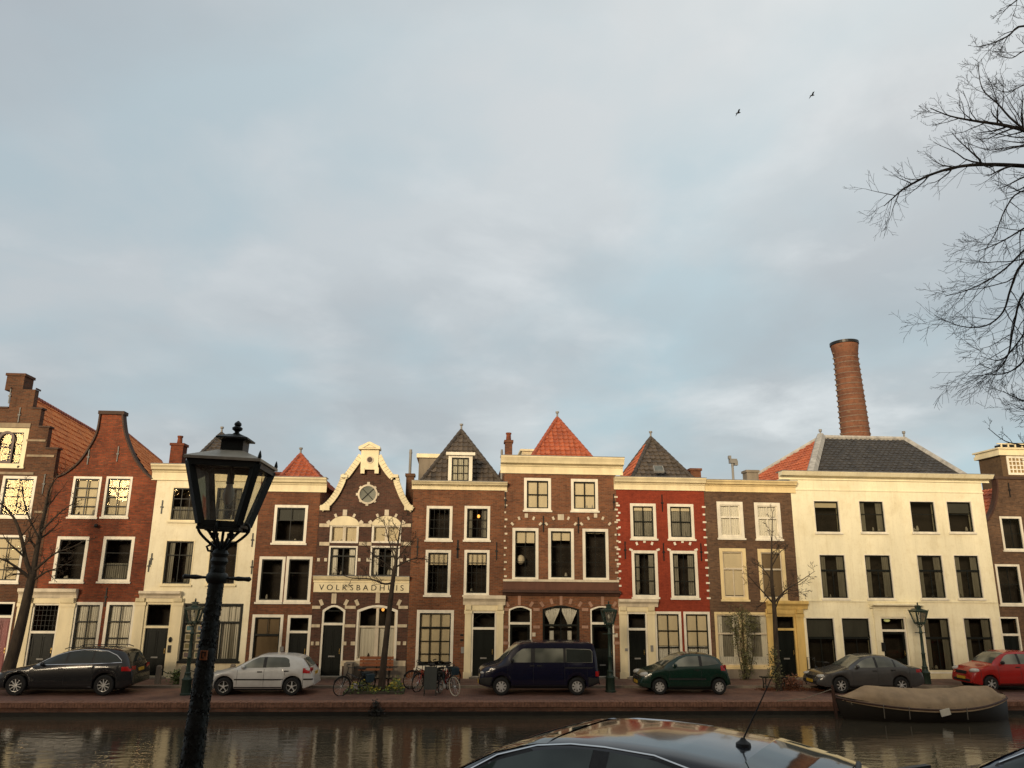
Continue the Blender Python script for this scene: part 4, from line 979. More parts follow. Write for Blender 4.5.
h.wall(); h.cornice(778.5, 987.5, 472.6, 481.2, IVORYWALL, .5, .3); h.band(793, 984, 490.6, 491.8, IVORYWALL, .035, 'string_course'); h.band(800, 997, 601, 602.2, IVORYWALL, .04, 'string_course')
m = MB(); x0, x1, z0, z1 = h.rect(804, 670, 999, 682); m.box(h.X0+.02, d['_r'][0]-.34, h.Y-.06, h.Y-.002, -.02, z1); m.box(d['_r'][1]+.34, h.X1-.02, h.Y-.06, h.Y-.002, -.02, z1); h.b(m, 'plinth', IVORYWALL)
m = MB(); X, Z = P2(882.5, 647); m.box(X-.09, X+.09, h.Y-.12, h.Y-.072, Z-.18, Z+.2); h.b(m, 'letter_box', DARKMETAL)
zE = h.zt-.15; yA, yB = YF+.15, YF+11; RL, RR = atY(821, 438.6, YF+5.4), atY(904.5, 439.5, YF+5.4); zR = (RL.z+RR.z)/2; RL.z = RR.z = zR
yA = YF+.4; FL = Vector((PX(811, 478, yA), yA, zE)); FR = Vector((h.X1-.2, yA, zE)); Q = atZ(752, 479, zR-.72*(zR-zE)); BL = RL+(Q-RL)/.72; BR_ = Vector((h.X1-.2, BL.y, zE)); BL.z = zE
r = tiled([[FL, FR, RR, RL]], TILE_B, h, tw=.27, th=.36); tiled([[BL, FL, RL]], TILE_O, h, r, 'roof_slope'); tiled([[FR, BR_, RR]], TILE_B, h, r, 'roof_slope'); tiled([[BR_, BL, RL, RR]], TILE_B, h, r, 'roof_slope')
m = MB()
PALE = paint('pale_mortar_hip', (.42, .40, .36), .85, .4, 3)
up = Vector((0, 0, .06))
def hipboard(a, b, w): 
    m.bar(a+up, b+up, w, .1)
m.tube([FL+up, RL+up], .26, 6); m.tube([FR+up, RR+up], .14, 6); m.tube([BL+up, RL+up], .12, 6); m.tube([RL+up, RR+up], .13, 6); h.b(m, 'hip_cap', PALE, r)
h.finial(RL, r, .5); h.finial(RR, r, .5)

# 11 right-hand house
h = House('brown brick house with bell gable cut by the right picture edge', B[10], B[11], PZ(1020, 520), BR9, zside=PZ(1020, 521))
h.window(1001.5, 516.5, 1023.5, 550, cols=2, bars=(.5,)); h.window(1040, 516.5, 1063, 550, cols=2, bars=(.5,))
h.window(997.5, 564.3, 1022, 604.5, cols=2, bars=(.5,)); h.window(1028, 564.3, 1052, 604.5, cols=2, bars=(.5,))
d = h.door(1003, 617, 1022.5, 682, transom=.3, fw=.07); h.window(1032, 617, 1075, 668, cols=3, bars=(.5,))
hx = (h.X0+h.X1)/2; dl = lambda x, y: PX(x, y)-h.X0
fl = [(0.02, PZ(990, 521)), (.32, PZ(990, 513)), (.60, PZ(993, 502)), (.76, PZ(995, 490)), (.80, PZ(996, 479))]
pts = smooth_pts([(a, b_, 0) for a, b_ in fl], 5)
outl = [(h.X0, -.3), (h.X1, -.3)]+[(h.X1-q.x, q.y) for q in pts]+[(h.X0+q.x, q.y) for q in pts[::-1]]
h.wall(outl)
m = MB()
for sgn, bx in ((1, h.X0), (-1, h.X1)):
    W = [Vector((bx+sgn*q.x, h.Y+.12, q.y+.02)) for q in pts]; m = MB()
    for a, b_ in zip(W, W[1:]): m.bar(a, b_+(b_-a)*.05, .36, .08)
    h.b(m, 'gable_coping', BROWNWOOD)
m = MB()
zt = fl[-1][1]; m.box(h.X0+.7, h.X1-.7, h.Y-.08, h.Y+.36, zt+.002, zt+.13); h.b(m, 'gable_cap', DARKCOPE)
h.anchors([(1009, 490)], .7)
ez = PZ(990, 521)-.2; r0 = Vector((hx, YF+.34, zt-.2)); r1 = r0+Vector((0, 9, 0))
rf = tiled([[Vector((h.X1, YF+9.3, ez)), Vector((h.X1, YF+.34, ez)), r0, r1]], TILE_O, h); tiled([[Vector((h.X0, YF+9.3, ez)), Vector((h.X0, YF+.34, ez)), r0, r1]], TILE_O, h, rf, 'roof_slope')
# red roof slope standing beside the gable, seen between the white house and the gable
m = MB()

# building behind
Yb = YF+13; x0, x1, z0, z1 = (PX(1001, 462, Yb), PX(1090, 462, Yb), 0, PZ(1001, 455.5, Yb))
bk = thing('roof_tower', ((x0+x1)/2, Yb, 0), 'square brown brick tower with cream cornice rising behind the right-hand gable', 'tower')
a0, a1, b0, b1 = rect(1008.5, 457.6, 1023.6, 473.5, Yb)
m = MB(); m.plate([(x0, 0), (x1, 0), (x1, z1), (x0, z1)], Yb, Yb+.3, [[(a0, b0), (a1, b0), (a1, b1), (a0, b1)]]); m.box(x0, x1, Yb+.301, Yb+2.2, 0, z1); m.build('wall', BRB, bk)
m = MB(); zc = z1
m.box(x0-.2, x1+.2, Yb-.2, Yb+2.4, zc+.001, zc+.22); m.box(x0-.15, x1+.15, Yb-.15, Yb+2.3, zc+.221, zc+.42); m.box(x0-.25, x1+.25, Yb-.25, Yb+2.45, zc+.421, zc+.52)
for k in range(14): X = lerp(x0, x1, k/13); m.box(X-.04, X+.04, Yb-.3, Yb-.22, zc+.521, zc+.72)
m.box(x0-.3, x1+.3, Yb-.31, Yb-.2, zc+.721, zc+.78); m.build('cornice', CREAM, bk)
m = MB(); m.box(x0+1.1, x0+3.0, Yb+.6, Yb+1.9, zc+.5, zc+1.0); m.build('roof_hatch', DARKMETAL, bk)
m = MB(); m.plate([(a0-.1, b0-.1), (a1+.1, b0-.1), (a1+.1, b1+.1), (a0-.1, b1+.1)], Yb-.05, Yb-.002, [[(a0+.05, b0+.05), (a1-.05, b0+.05), (a1-.05, b1-.05), (a0+.05, b1-.05)]])
for k in range(1, 4): m.box(lerp(a0, a1, k/4)-.035, lerp(a0, a1, k/4)+.035, Yb-.045, Yb-.005, b0, b1); m.box(a0, a1, Yb-.044, Yb-.006, lerp(b0, b1, k/4)-.035, lerp(b0, b1, k/4)+.035)
w = m.build('window', WHITE, bk)
m = MB(); m.quad((a0, Yb-.003, b0), (a1, Yb-.003, b0), (a1, Yb-.003, b1), (a0, Yb-.003, b1)); m.build('pane', paint('amber_pane', (.30, .20, .08), .2, .4, 3), w, fix=False)

# factory chimney
Yt = YF+24; c0 = atY(856.3, 441, Yt); c1 = atY(844.3, 343, Yt)
r0 = (PX(869.5, 441, Yt)-PX(843, 441, Yt))/2; r1 = (PX(856, 357, Yt)-PX(834.4, 357, Yt))/2; rt = (PX(856.8, 343, Yt)-PX(831.8, 343, Yt))/2
ch = thing('factory_chimney', (c0.x, Yt, 0), 'tall round brick factory chimney with iron bands rising behind the ivory house', 'chimney')
H = c1.z; zb = c0.z; sl = (r0-r1)/(zb-PZ(845, 357, Yt))
lean = (c1.x-c0.x)/(c1.z-c0.z)
prof = [(r0+sl*zb*-1, 0)]
rz = lambda z: r0+(z-zb)*sl
zk = PZ(845, 358, Yt)
pr = [(rz(0), 0)]+[(rz(zk*t/10), zk*t/10) for t in range(1, 11)]+[(lerp(r1, rt, .35), lerp(zk, H, .3)), (lerp(r1, rt, .85), lerp(zk, H, .6)), (rt, lerp(zk, H, .75)), (rt, H), (rt-.25, H), (rt-.3, H-1)]
m = MB(); m.lathe(pr, (c0.x, Yt, 0), 36); m.build('shaft', BRC, ch, smooth=True)
m = MB(); n = 22
for k in range(26):
    z = zb-4+k*(zk+.4-zb+4)/25; r_ = rz(z)+.035
    m.lathe([(r_-.03, z-.035), (r_-.018, z-.03), (r_-.018, z+.03), (r_-.03, z+.035)], (c0.x, Yt, 0), 28)
    m.box(c0.x+r_-.02, c0.x+r_+.16, Yt-.06, Yt+.06, z-.06, z+.06); m.box(c0.x-r_-.16, c0.x-r_+.02, Yt-.06, Yt+.06, z-.06, z+.06)
m.build('iron_bands', paint('rusty_band', (.20, .14, .10), .7, .4, 5), ch)
m = MB(); m.lathe([(rt+.04, H-.22), (rt+.06, H-.2), (rt+.06, H+.03), (rt-.2, H+.04)], (c0.x, Yt, 0), 32); m.build('crown_band', DARKMETAL, ch); ch.rotation_euler.y = -.022; ch.location.x += .022*zb
# ------------------------------------------------------------------ cars
class Car:
    def __init__(s, name, label, cat, prm, loc, heading=math.pi, group=None, z=0.):
        """local x runs from the front bumper (0) to the rear; y sideways; heading turns the local -x (forward) direction"""
        s.p = prm; s.root = thing(name, (0, 0, 0), label, cat, group)
        s.L, s.W = prm['L'], prm['W']
        s.root.location = loc; s.root.rotation_euler = (0, 0, heading)
    def wheel_arch(s, x):
        p = s.p; z = p['sill']
        z = interp(p.get('under', [(0, p['sill']+.08), (.3, p['sill']), (s.L-.35, p['sill']), (s.L, p['sill']+.14)]), x)
        for wx in p['wheels']:
            ra = p['wr']*1.17; d = abs(x-wx)
            if d < ra: z = max(z, p['wr']+math.sqrt(ra*ra-d*d))
        return z
    def ring(s, x):
        p = s.p; hw = s.W/2*interp(p['plan'], x); zr = interp(p['top'], x); zs = min(interp(p['shoulder'], x), zr-.015); zb = s.wheel_arch(x)
        zb = min(zb, zs-.05)
        g = max(0, min(1, (zr-zs-.03)/.36)); wr = lerp(hw*.80, s.W/2*p['roofw'], g)
        k = min(1, max(0, (zs-zb)/.4))
        mid = zb+(zs-zb)*.45
        low = [(0, zb), (hw*.80, zb), (hw*.955, zb+.03*k), (hw*.99, zb+.12*k), (hw, mid), (hw*.99, lerp(mid, zs, .72)), (hw*.962, zs)]
        gg = lerp(.3, 1, g)
        ee = p.get('edge', 1); up = [(lerp(hw*.955, wr, .5)+.015*g, lerp(zs, zr-.055*gg*ee, .53)), (wr, zr-.062*gg*ee), (wr*.93, zr-.03*gg*ee), (wr*.72, zr-.010*ee), (wr*.36, zr-.002), (0, zr)]
        return low+up
    def side_y(s, x, z):
        r = s.ring(x)[6:10]
        for (ya, za), (yb, zb) in zip(r, r[1:]):
            if z <= zb or (yb, zb) == r[-1]:
                t = (z-za)/(zb-za) if zb > za else 0
                return lerp(ya, yb, max(0, t))
        return r[-1][0]
    def low_y(s, x, z):
        r = s.ring(x)[1:7]
        for (ya, za), (yb, zb) in zip(r, r[1:]):
            if z <= zb: return lerp(ya, yb, max(0, (z-za)/(zb-za) if zb > za else 0))
        return r[-1][0]
    def top_z(s, x, y):
        r = s.ring(x)[6:]; y = abs(y)
        for (ya, za), (yb, zb) in zip(r, r[1:]):
            if y >= yb: return lerp(za, zb, (ya-y)/(ya-yb) if ya > yb else 0)
        return r[-1][1]
    def stations(s, step):
        xs = set(); n = int(s.L/step)
        for i in range(n+1): xs.add(round(s.L*i/n, 4))
        for wx in s.p['wheels']:
            ra = s.p['wr']*1.17
            for k in range(13): xs.add(round(wx-ra*math.cos(math.pi*k/12), 4))
        for x in (.02, .05, .09, s.L-.02, s.L-.05, s.L-.09): xs.add(round(x, 4))
        return sorted(xs)
    def body(s, mat_, step=.1, sub=2):
        m = MB(); rings = []
        for x in s.stations(step):
            r = s.ring(x); full = [(-y, z) for y, z in r[::-1]][:-1]+r
            full = full[:-1] if False else full
            rings.append((x, full))
        n = len(rings[0][1]); vs = [(x, y, z) for x, r in rings for y, z in r]; fs = []
        for i in range(len(rings)-1):
            for k in range(n-1): fs.append((i*n+k, i*n+k+1, (i+1)*n+k+1, (i+1)*n+k))
        fs.append(tuple(range(n))); e = (len(rings)-1)*n; fs.append(tuple(range(e, e+n)))
        m.add(vs, fs)
        o = m.build('body', mat_, s.root, smooth=True, weld=True)
        return o
    def patch_side(s, name, mat_, xs, zb, zt, sides=(1, -1), off=.005, cols=14, rows=6, low=False, parent=None):
        o = None
        for sd in sides:
            m = MB(); vs = []
            for i in range(cols+1):
                x = lerp(xs[0], xs[1], i/cols); a, b = interp(zb, x), interp(zt, x)
                for r in range(rows+1):
                    z = lerp(a, max(b, a+.001), r/rows); y = (s.low_y if low else s.side_y)(x, z)+off
                    vs.append((x, sd*y, z))
            m.add(vs, [(i*(rows+1)+r, (i+1)*(rows+1)+r, (i+1)*(rows+1)+r+1, i*(rows+1)+r+1) for i in range(cols) for r in range(rows)])
            o = m.build(name, mat_, parent or s.root, smooth='all')
        return o
    def patch_top(s, name, mat_, x0, x1, f0, f1, off=.006, rows=12, cols=14, parent=None):
        m = MB(); vs = []
        for i in range(rows+1):
            x = lerp(x0, x1, i/rows); hw = s.side_y(x, interp(s.p['top'], x)-.06)*lerp(f0, f1, i/rows)
            for k in range(cols+1):
                y = lerp(-hw, hw, k/cols); vs.append((x, y, s.top_z(x, y)+off))
        m.add(vs, [(i*(cols+1)+k, i*(cols+1)+k+1, (i+1)*(cols+1)+k+1, (i+1)*(cols+1)+k) for i in range(rows) for k in range(cols)])
        dz = interp(s.p['top'], x1)-interp(s.p['top'], x0); sg = -1 if dz > 0 else 1
        m.v = [(x+sg*.006*min(1, abs(dz)*2), y, z) for x, y, z in m.v]
        return m.build(name, mat_, parent or s.root, smooth='all')
    def wheel(s, x, sd, spokes=5, rimmat=None, hub=False):
        r = s.p['wr']; w = .20; y = sd*(s.W/2-.005); c = (x, y-sd*w/2, r)
        m = MB(); q = w/2
        m.lathe([(r*.62, -q), (r*.9, -q), (r*.985, -q*.75), (r, -q*.4), (r, q*.4), (r*.985, q*.75), (r*.9, q), (r*.66, q), (r*.62, q*.7), (r*.62, -q)], c, 28, 0, 'Y', caps=False)
        t = m.build('wheel', TYRE, s.root, smooth=True)
        m = MB(); yo = y-sd*.035; rm = rimmat or ALLOY
        R1 = r*.66
        m.lathe([(R1*.90, -.02), (R1, -.025), (R1, .025), (R1*.90, .02)], (x, yo, r), 28, 0, 'Y', caps=False)
        if hub:
            m.lathe([(R1*.88, -.012), (R1*.5, -.02), (R1*.2, -.02), (R1*.2, .02), (R1*.88, .012)], (x, yo, r), 24, 0, 'Y')
            for k in range(spokes):
                a = 2*math.pi*k/spokes; m.obox(Matrix.Translation((x+R1*.68*math.cos(a), yo+sd*.018, r+R1*.68*math.sin(a))) @ Matrix.Rotation(-a, 4, 'Y'), R1*.34, .012, R1*.20, 1)
        else:
            for k in range(spokes):
                a = 2*math.pi*k/spokes+.3
                m.bar((x+R1*.1*math.cos(a), yo, r+R1*.1*math.sin(a)), (x+R1*.95*math.cos(a), yo, r+R1*.95*math.sin(a)), R1*(.26 if spokes < 7 else .16), .03)
            m.lathe([(R1*.26, -.025), (R1*.26, .025)], (x, yo, r), 14, 0, 'Y')
        m.build('rim', [rm, DARKMETAL], t)
        m = MB(); m.lathe([(R1*.91, -.004), (R1*.91, .004)], (x, yo-sd*.05, r), 20, 0, 'Y'); m.build('brake_disc', DARKMETAL, t)
    def finish(s, paintmat, spokes=5, hub=False, rim=None, glass=None, plate_front=True, arches=True):
        p = s.p; gm = glass or CARGLASS
        s.bodyo = s.body(paintmat)
        for i, w in enumerate(p['side_windows']):
            s.patch_side('side_window', w.get('mat', gm), (w['zb'][0][0], w['zb'][-1][0]), w['zb'], w['zt'])
        sw = p['side_windows']
        for a, b in zip(sw, sw[1:]):                           # dark pillars between the side windows
            xa, xb = a['zb'][-1][0]-.004, b['zb'][0][0]+.004
            s.patch_side('window_pillar', BLACKPL, (xa, xb), [(xa, a['zb'][-1][1]), (xb, b['zb'][0][1])], [(xa, a['zt'][-1][1]), (xb, b['zt'][0][1])], off=.003, cols=3)
        x0, x1 = p['wheels'][0]+p['wr']*1.2, p['wheels'][1]-p['wr']*1.2; zz = p['sill']
        s.patch_side('sill', BLACKPL, (x0, x1), [(x0, zz+.005), (x1, zz+.005)], [(x0, zz+.085), (x1, zz+.085)], off=.006, low=True, rows=2)
        if 'band' in p:
            b = p['band']; s.patch_side('window_surround', BLACKPL, (b['zb'][0][0], b['zb'][-1][0]), b['zb'], b['zt'], off=.0025)
        a, b, f0, f1 = p['screen']; s.patch_top('windscreen', gm, a, b, f0, f1)
        a, b, f0, f1 = p['rear']; s.patch_top('rear_window', gm, a, b, f0, f1)
        for wx in p['wheels']:
            for sd in (1, -1): s.wheel(wx, sd, spokes, rim, hub)
        m = MB()
        for wx in p['wheels']: m.box(wx-p['wr']*1.05, wx+p['wr']*1.05, -s.W/2+.24, s.W/2-.24, p['sill']+.05, p['wr']*2.1)
        m.box(.5, s.L-.5, -s.W/2*.75, s.W/2*.75, p['sill']-.06, p['sill']+.1)
        m.build('underbody', BLACKPL, s.root)
        zh = p['zlight']
        for sd in (1, -1):
            x0 = .07; m = MB(); yy = s.W/2*interp(p['plan'], x0+.12)*.76
            a = p.get('lamp', (.20, .17, .085)); m.ball((a[0]*.8+.055, sd*yy, zh), a[0], a[1]*1.1, a[2], 14)
            hl = m.build('headlight', HEADL, s.root, smooth='all')
        zt = p['ztail']; 
        for sd in (1, -1):
            m = MB(); tb = p.get('tail', (.16, .14))
            xe = s.L-.02
            for k in range(80):
                if interp(p['top'], s.L-k*.01) >= zt+.02 and interp(p['shoulder'], s.L-k*.01) >= zt-tb[1]/2: xe = s.L-k*.01; break
            x0 = xe-tb[0]*2; vs = []; nn_ = 8
            for i in range(nn_+1):
                x = lerp(x0, xe, i/nn_)
                for z in (zt-tb[1]/2*(.86+.14*i/nn_), zt, zt+tb[1]/2*(.86+.14*i/nn_)):
                    z2 = min(z, interp(p['top'], x)-.01); y = s.low_y(x, z2) if z2 <= interp(p['shoulder'], x) else s.side_y(x, z2)
                    vs.append((x, sd*(y+.009), z))
            m.add(vs, [(i*3+k, (i+1)*3+k, (i+1)*3+k+1, i*3+k+1) for i in range(nn_) for k in range(2)])
            ye = s.low_y(xe, min(zt, interp(p['shoulder'], xe)))
            m.add([(xe+.012, sd*(ye+.009), zt-tb[1]/2), (xe+.012, sd*(ye+.009), zt+tb[1]/2), (xe+.03, sd*ye*.62, zt+tb[1]/2), (xe+.03, sd*ye*.62, zt-tb[1]/2)], [(0, 1, 2, 3)])
            m.add([vs[-3], vs[-1], (xe+.012, sd*(ye+.009), zt+tb[1]/2), (xe+.012, sd*(ye+.009), zt-tb[1]/2)], [(0, 1, 2, 3)])
            m.build('tail_light', TAILL, s.root, smooth='all')
        for sd in (1, -1):
            mx = p['mirror']; zz = interp(p['shoulder'], mx)+.09; yy = s.side_y(mx, zz)
            m = MB(); zz -= p.get('mdrop', 0); m.ball((mx, sd*(yy+.11), zz+.02), .07, .11, .075, 10); m.bar((mx, sd*(yy-.03), zz-.05), (mx, sd*(yy+.06), zz-.02), .05, .05); m.build('wing_mirror', p.get('mirrormat', paintmat), s.root, smooth=True)
        m = MB()
        for hx in p['handles']:
            for sd in (1, -1):
                zz = interp(p['shoulder'], hx)-.09; yy = s.low_y(hx, zz); m.box(hx-.09, hx+.09, sd*yy-.012, sd*yy+.022, zz-.02, zz+.02)
        if p['handles']: m.split('door_handle', p.get('handlemat', BLACKPL), s.root)
        m = MB()                                               # shut lines
        for x in list(p.get('seams', []))+[p['wheels'][0]-p['wr']*1.25, p['wheels'][1]+p['wr']*1.25]:
            for sd in (1, -1):
                pts = []
                for k in range(7):
                    z = lerp(p['sill']+.1, interp(p['shoulder'], x), k/6); pts.append((x, sd*(s.low_y(x, z)-.004), z))
                m.tube(pts, .010, 4)
        if p.get('seams'): m.split('door_seam', BLACKPL, s.root)
        zp = p.get('zplate', .45)
        m = MB(); m.box(-.035, -.01, -.26, .26, zp-.055, zp+.055); m.build('number_plate', PLATE, s.root)
        zp = p.get('zplate_rear', zp+.2)
        m = MB(); xr = s.L+.004
        for k in range(60):
            if interp(p['top'], s.L-k*.01) >= zp+.03: xr = s.L-k*.01+.02; break
        m.box(xr-.02, xr+.012, -.26, .26, zp-.055, zp+.055); m.build('number_plate', PLATE, s.root)
        m = MB(); zg = p.get('zgrille', .58); m.box(-.02, .05, -.32, .32, zg-.06, zg+.05); m.build('grille', BLACKPL, s.root)
        m = MB(); zl = p['sill']+.12; m.box(-.012, .04, -s.W*.33, s.W*.33, zl, zl+.1); m.build('air_intake', BLACKPL, s.root)
        return s
def plan(L, f=.78, r=.86): return [(0, f), (.06, f+.06), (.18, f+.12), (.45, .975), (.9, 1), (L-.9, 1), (L-.4, .97), (L-.12, r+.06), (L-.04, r+.03), (L, r)]

PR = {}
PR['estate'] = dict(L=5.05, W=1.92, sill=.24, wheels=(.93, 4.06), wr=.36, roofw=.72, plan=plan(5.05),
    top=[(0, .52), (.04, .70), (.3, .85), (.9, .98), (1.35, 1.08), (1.55, 1.15), (2.1, 1.42), (2.5, 1.56), (3.0, 1.64), (3.5, 1.66), (4.1, 1.63), (4.5, 1.56), (4.68, 1.47), (4.85, 1.16), (4.95, .98), (5.02, .8), (5.05, .45)],
    shoulder=[(0, .5), (.08, .64), (.5, .82), (1.4, .98), (2.5, 1.03), (4.0, 1.08), (4.7, 1.08), (4.95, .96), (5.02, .78), (5.05, .43)],
    side_windows=[dict(zb=[(1.62, 1.075), (2.55, 1.10)], zt=[(1.62, 1.08), (2.2, 1.37), (2.55, 1.48)], mat=None), dict(zb=[(2.63, 1.10), (3.5, 1.12)], zt=[(2.63, 1.49), (3.1, 1.55), (3.5, 1.555)]),
        dict(zb=[(3.56, 1.12), (4.55, 1.15)], zt=[(3.56, 1.555), (4.0, 1.50), (4.3, 1.38), (4.48, 1.25), (4.55, 1.16)])],
    screen=(1.5, 2.3, .9, .93), rear=(4.63, 4.86, .8, .86), zlight=.70, ztail=.93, tail=(.17, .17), mirror=1.78, handles=(2.45, 3.5), seams=(1.55, 2.6, 3.6), zplate_rear=.86)
del PR['estate']['side_windows'][0]['mat']
PR['hatch'] = dict(L=4.15, W=1.735, sill=.22, wheels=(.83, 3.34), wr=.315, roofw=.73, plan=plan(4.15),
    top=[(0, .5), (.04, .64), (.25, .76), (.95, .90), (1.12, .96), (1.45, 1.14), (1.85, 1.34), (2.1, 1.42), (2.6, 1.44), (3.2, 1.42), (3.55, 1.35), (3.7, 1.27), (3.92, 1.0), (4.05, .86), (4.12, .62), (4.15, .42)],
    shoulder=[(0, .48), (.1, .62), (.4, .76), (1.1, .89), (2.5, .94), (3.6, .97), (3.98, .93), (4.1, .62), (4.15, .40)],
    side_windows=[dict(zb=[(1.42, .97), (2.22, .98)], zt=[(1.42, 1.0), (1.8, 1.24), (2.05, 1.34), (2.22, 1.35)]), dict(zb=[(2.34, .985), (3.22, 1.01)], zt=[(2.34, 1.355), (3.0, 1.34), (3.15, 1.28), (3.22, 1.08)])],
    screen=(1.16, 1.98, .92, .93), rear=(3.66, 3.93, .86, .9), zlight=.66, ztail=.88, tail=(.15, .2), mirror=1.5, handles=(2.12, 3.1), seams=(1.3, 2.28, 3.05), zplate_rear=.75)
PR['van'] = dict(L=4.655, W=1.84, sill=.28, wheels=(.84, 3.76), wr=.32, roofw=.86, edge=.7, plan=[(0, .80), (.08, .87), (.25, .94), (.6, .99), (1, 1), (4.3, 1), (4.55, .98), (4.655, .95)],
    top=[(0, .58), (.05, .88), (.14, .99), (.75, 1.16), (.86, 1.24), (1.2, 1.6), (1.5, 1.85), (1.68, 1.91), (2.1, 1.94), (4.2, 1.94), (4.42, 1.90), (4.5, 1.80), (4.58, 1.3), (4.63, .9), (4.655, .45)],
    shoulder=[(0, .55), (.12, .86), (.5, 1.0), (.9, 1.12), (1.2, 1.16), (4.5, 1.17), (4.6, .9), (4.655, .43)],
    side_windows=[dict(zb=[(1.18, 1.19), (1.98, 1.19)], zt=[(1.18, 1.26), (1.45, 1.55), (1.66, 1.69), (1.98, 1.70)]), dict(zb=[(2.14, 1.19), (3.24, 1.19)], zt=[(2.14, 1.705), (3.24, 1.70)]),
        dict(zb=[(3.34, 1.19), (4.38, 1.19)], zt=[(3.34, 1.70), (4.3, 1.68), (4.38, 1.6)])],
    screen=(.88, 1.48, .93, .95), rear=(4.49, 4.57, .84, .9), zlight=.80, lamp=(.17, .17, .09), ztail=.78, tail=(.07, .20), tail_in=-.05, mirror=1.25, handles=(2.02, 2.3), seams=(1.08, 2.07, 3.29), zgrille=.78, mirrormat=BLACKPL, zplate=.42)
PR['mini'] = dict(L=3.61, W=1.66, sill=.22, wheels=(.74, 3.11), wr=.29, roofw=.72, plan=plan(3.61),
    top=[(0, .5), (.05, .68), (.3, .84), (.75, .97), (.92, 1.03), (1.25, 1.23), (1.6, 1.42), (1.9, 1.50), (2.3, 1.52), (2.8, 1.48), (3.1, 1.40), (3.24, 1.30), (3.42, 1.02), (3.52, .84), (3.58, .6), (3.61, .42)],
    shoulder=[(0, .48), (.12, .66), (.5, .85), (1.0, .96), (2.0, 1.0), (3.2, 1.03), (3.45, .95), (3.57, .6), (3.61, .40)],
    side_windows=[dict(zb=[(1.30, 1.03), (2.36, 1.05)], zt=[(1.30, 1.08), (1.6, 1.29), (1.9, 1.40), (2.36, 1.42)]), dict(zb=[(2.48, 1.06), (2.62, 1.07), (3.16, 1.13)], zt=[(2.48, 1.42), (2.85, 1.38), (3.05, 1.30), (3.16, 1.16)])],
    screen=(.98, 1.74, .92, .93), rear=(3.22, 3.44, .84, .88), zlight=.72, lamp=(.24, .18, .10), ztail=.98, tail=(.11, .2), mirror=1.38, handles=(2.25,), seams=(1.15, 2.42), zplate=.42)
PR['saloon'] = dict(L=4.44, W=1.74, sill=.22, wheels=(.89, 3.40), wr=.31, roofw=.70, plan=plan(4.44),
    top=[(0, .5), (.05, .62), (.3, .75), (1.0, .90), (1.25, .97), (1.6, 1.17), (1.95, 1.36), (2.25, 1.43), (2.7, 1.44), (3.1, 1.39), (3.45, 1.25), (3.75, 1.08), (3.9, 1.03), (4.2, 1.0), (4.34, .94), (4.41, .7), (4.44, .42)],
    shoulder=[(0, .48), (.12, .6), (.4, .74), (1.2, .89), (2.5, .95), (3.6, .99), (4.25, .96), (4.4, .68), (4.44, .40)],
    side_windows=[dict(zb=[(1.55, .97), (2.40, .98)], zt=[(1.55, 1.0), (1.9, 1.22), (2.15, 1.32), (2.40, 1.35)]), dict(zb=[(2.50, .985), (3.18, 1.0)], zt=[(2.50, 1.355), (2.8, 1.345), (3.18, 1.27)]), dict(zb=[(3.25, 1.0), (3.62, 1.03)], zt=[(3.25, 1.25), (3.4, 1.19), (3.62, 1.04)])],
    screen=(1.28, 2.08, .92, .93), rear=(3.22, 3.72, .84, .86), zlight=.63, lamp=(.24, .18, .08), ztail=.86, tail=(.13, .13), mirror=1.62, handles=(2.33, 3.1), seams=(1.4, 2.45, 3.2), zplate=.42)
PR['compact'] = dict(L=3.65, W=1.64, sill=.24, wheels=(.74, 3.04), wr=.30, roofw=.74, plan=plan(3.65, .8, .9),
    top=[(0, .55), (.05, .76), (.25, .92), (.75, 1.02), (.9, 1.08), (1.2, 1.32), (1.5, 1.49), (1.75, 1.55), (2.3, 1.57), (3.0, 1.54), (3.3, 1.46), (3.45, 1.2), (3.55, .95), (3.62, .6), (3.65, .42)],
    shoulder=[(0, .53), (.1, .73), (.5, .92), (.95, 1.02), (2.0, 1.05), (3.3, 1.06), (3.55, .92), (3.62, .58), (3.65, .40)],
    side_windows=[dict(zb=[(1.25, 1.07), (2.02, 1.08)], zt=[(1.25, 1.12), (1.5, 1.36), (1.68, 1.45), (2.02, 1.47)]), dict(zb=[(2.12, 1.085), (2.86, 1.09)], zt=[(2.12, 1.47), (2.86, 1.45)]), dict(zb=[(2.94, 1.1), (3.24, 1.14)], zt=[(2.94, 1.44), (3.12, 1.4), (3.24, 1.18)])],
    screen=(.94, 1.6, .92, .93), rear=(3.33, 3.52, .84, .88), zlight=.80, lamp=(.26, .17, .10), ztail=1.0, tail=(.1, .22), mirror=1.3, handles=(1.95, 2.75), seams=(1.1, 2.07, 2.9), zplate=.5, zgrille=.72, mirrormat=BLACKPL)
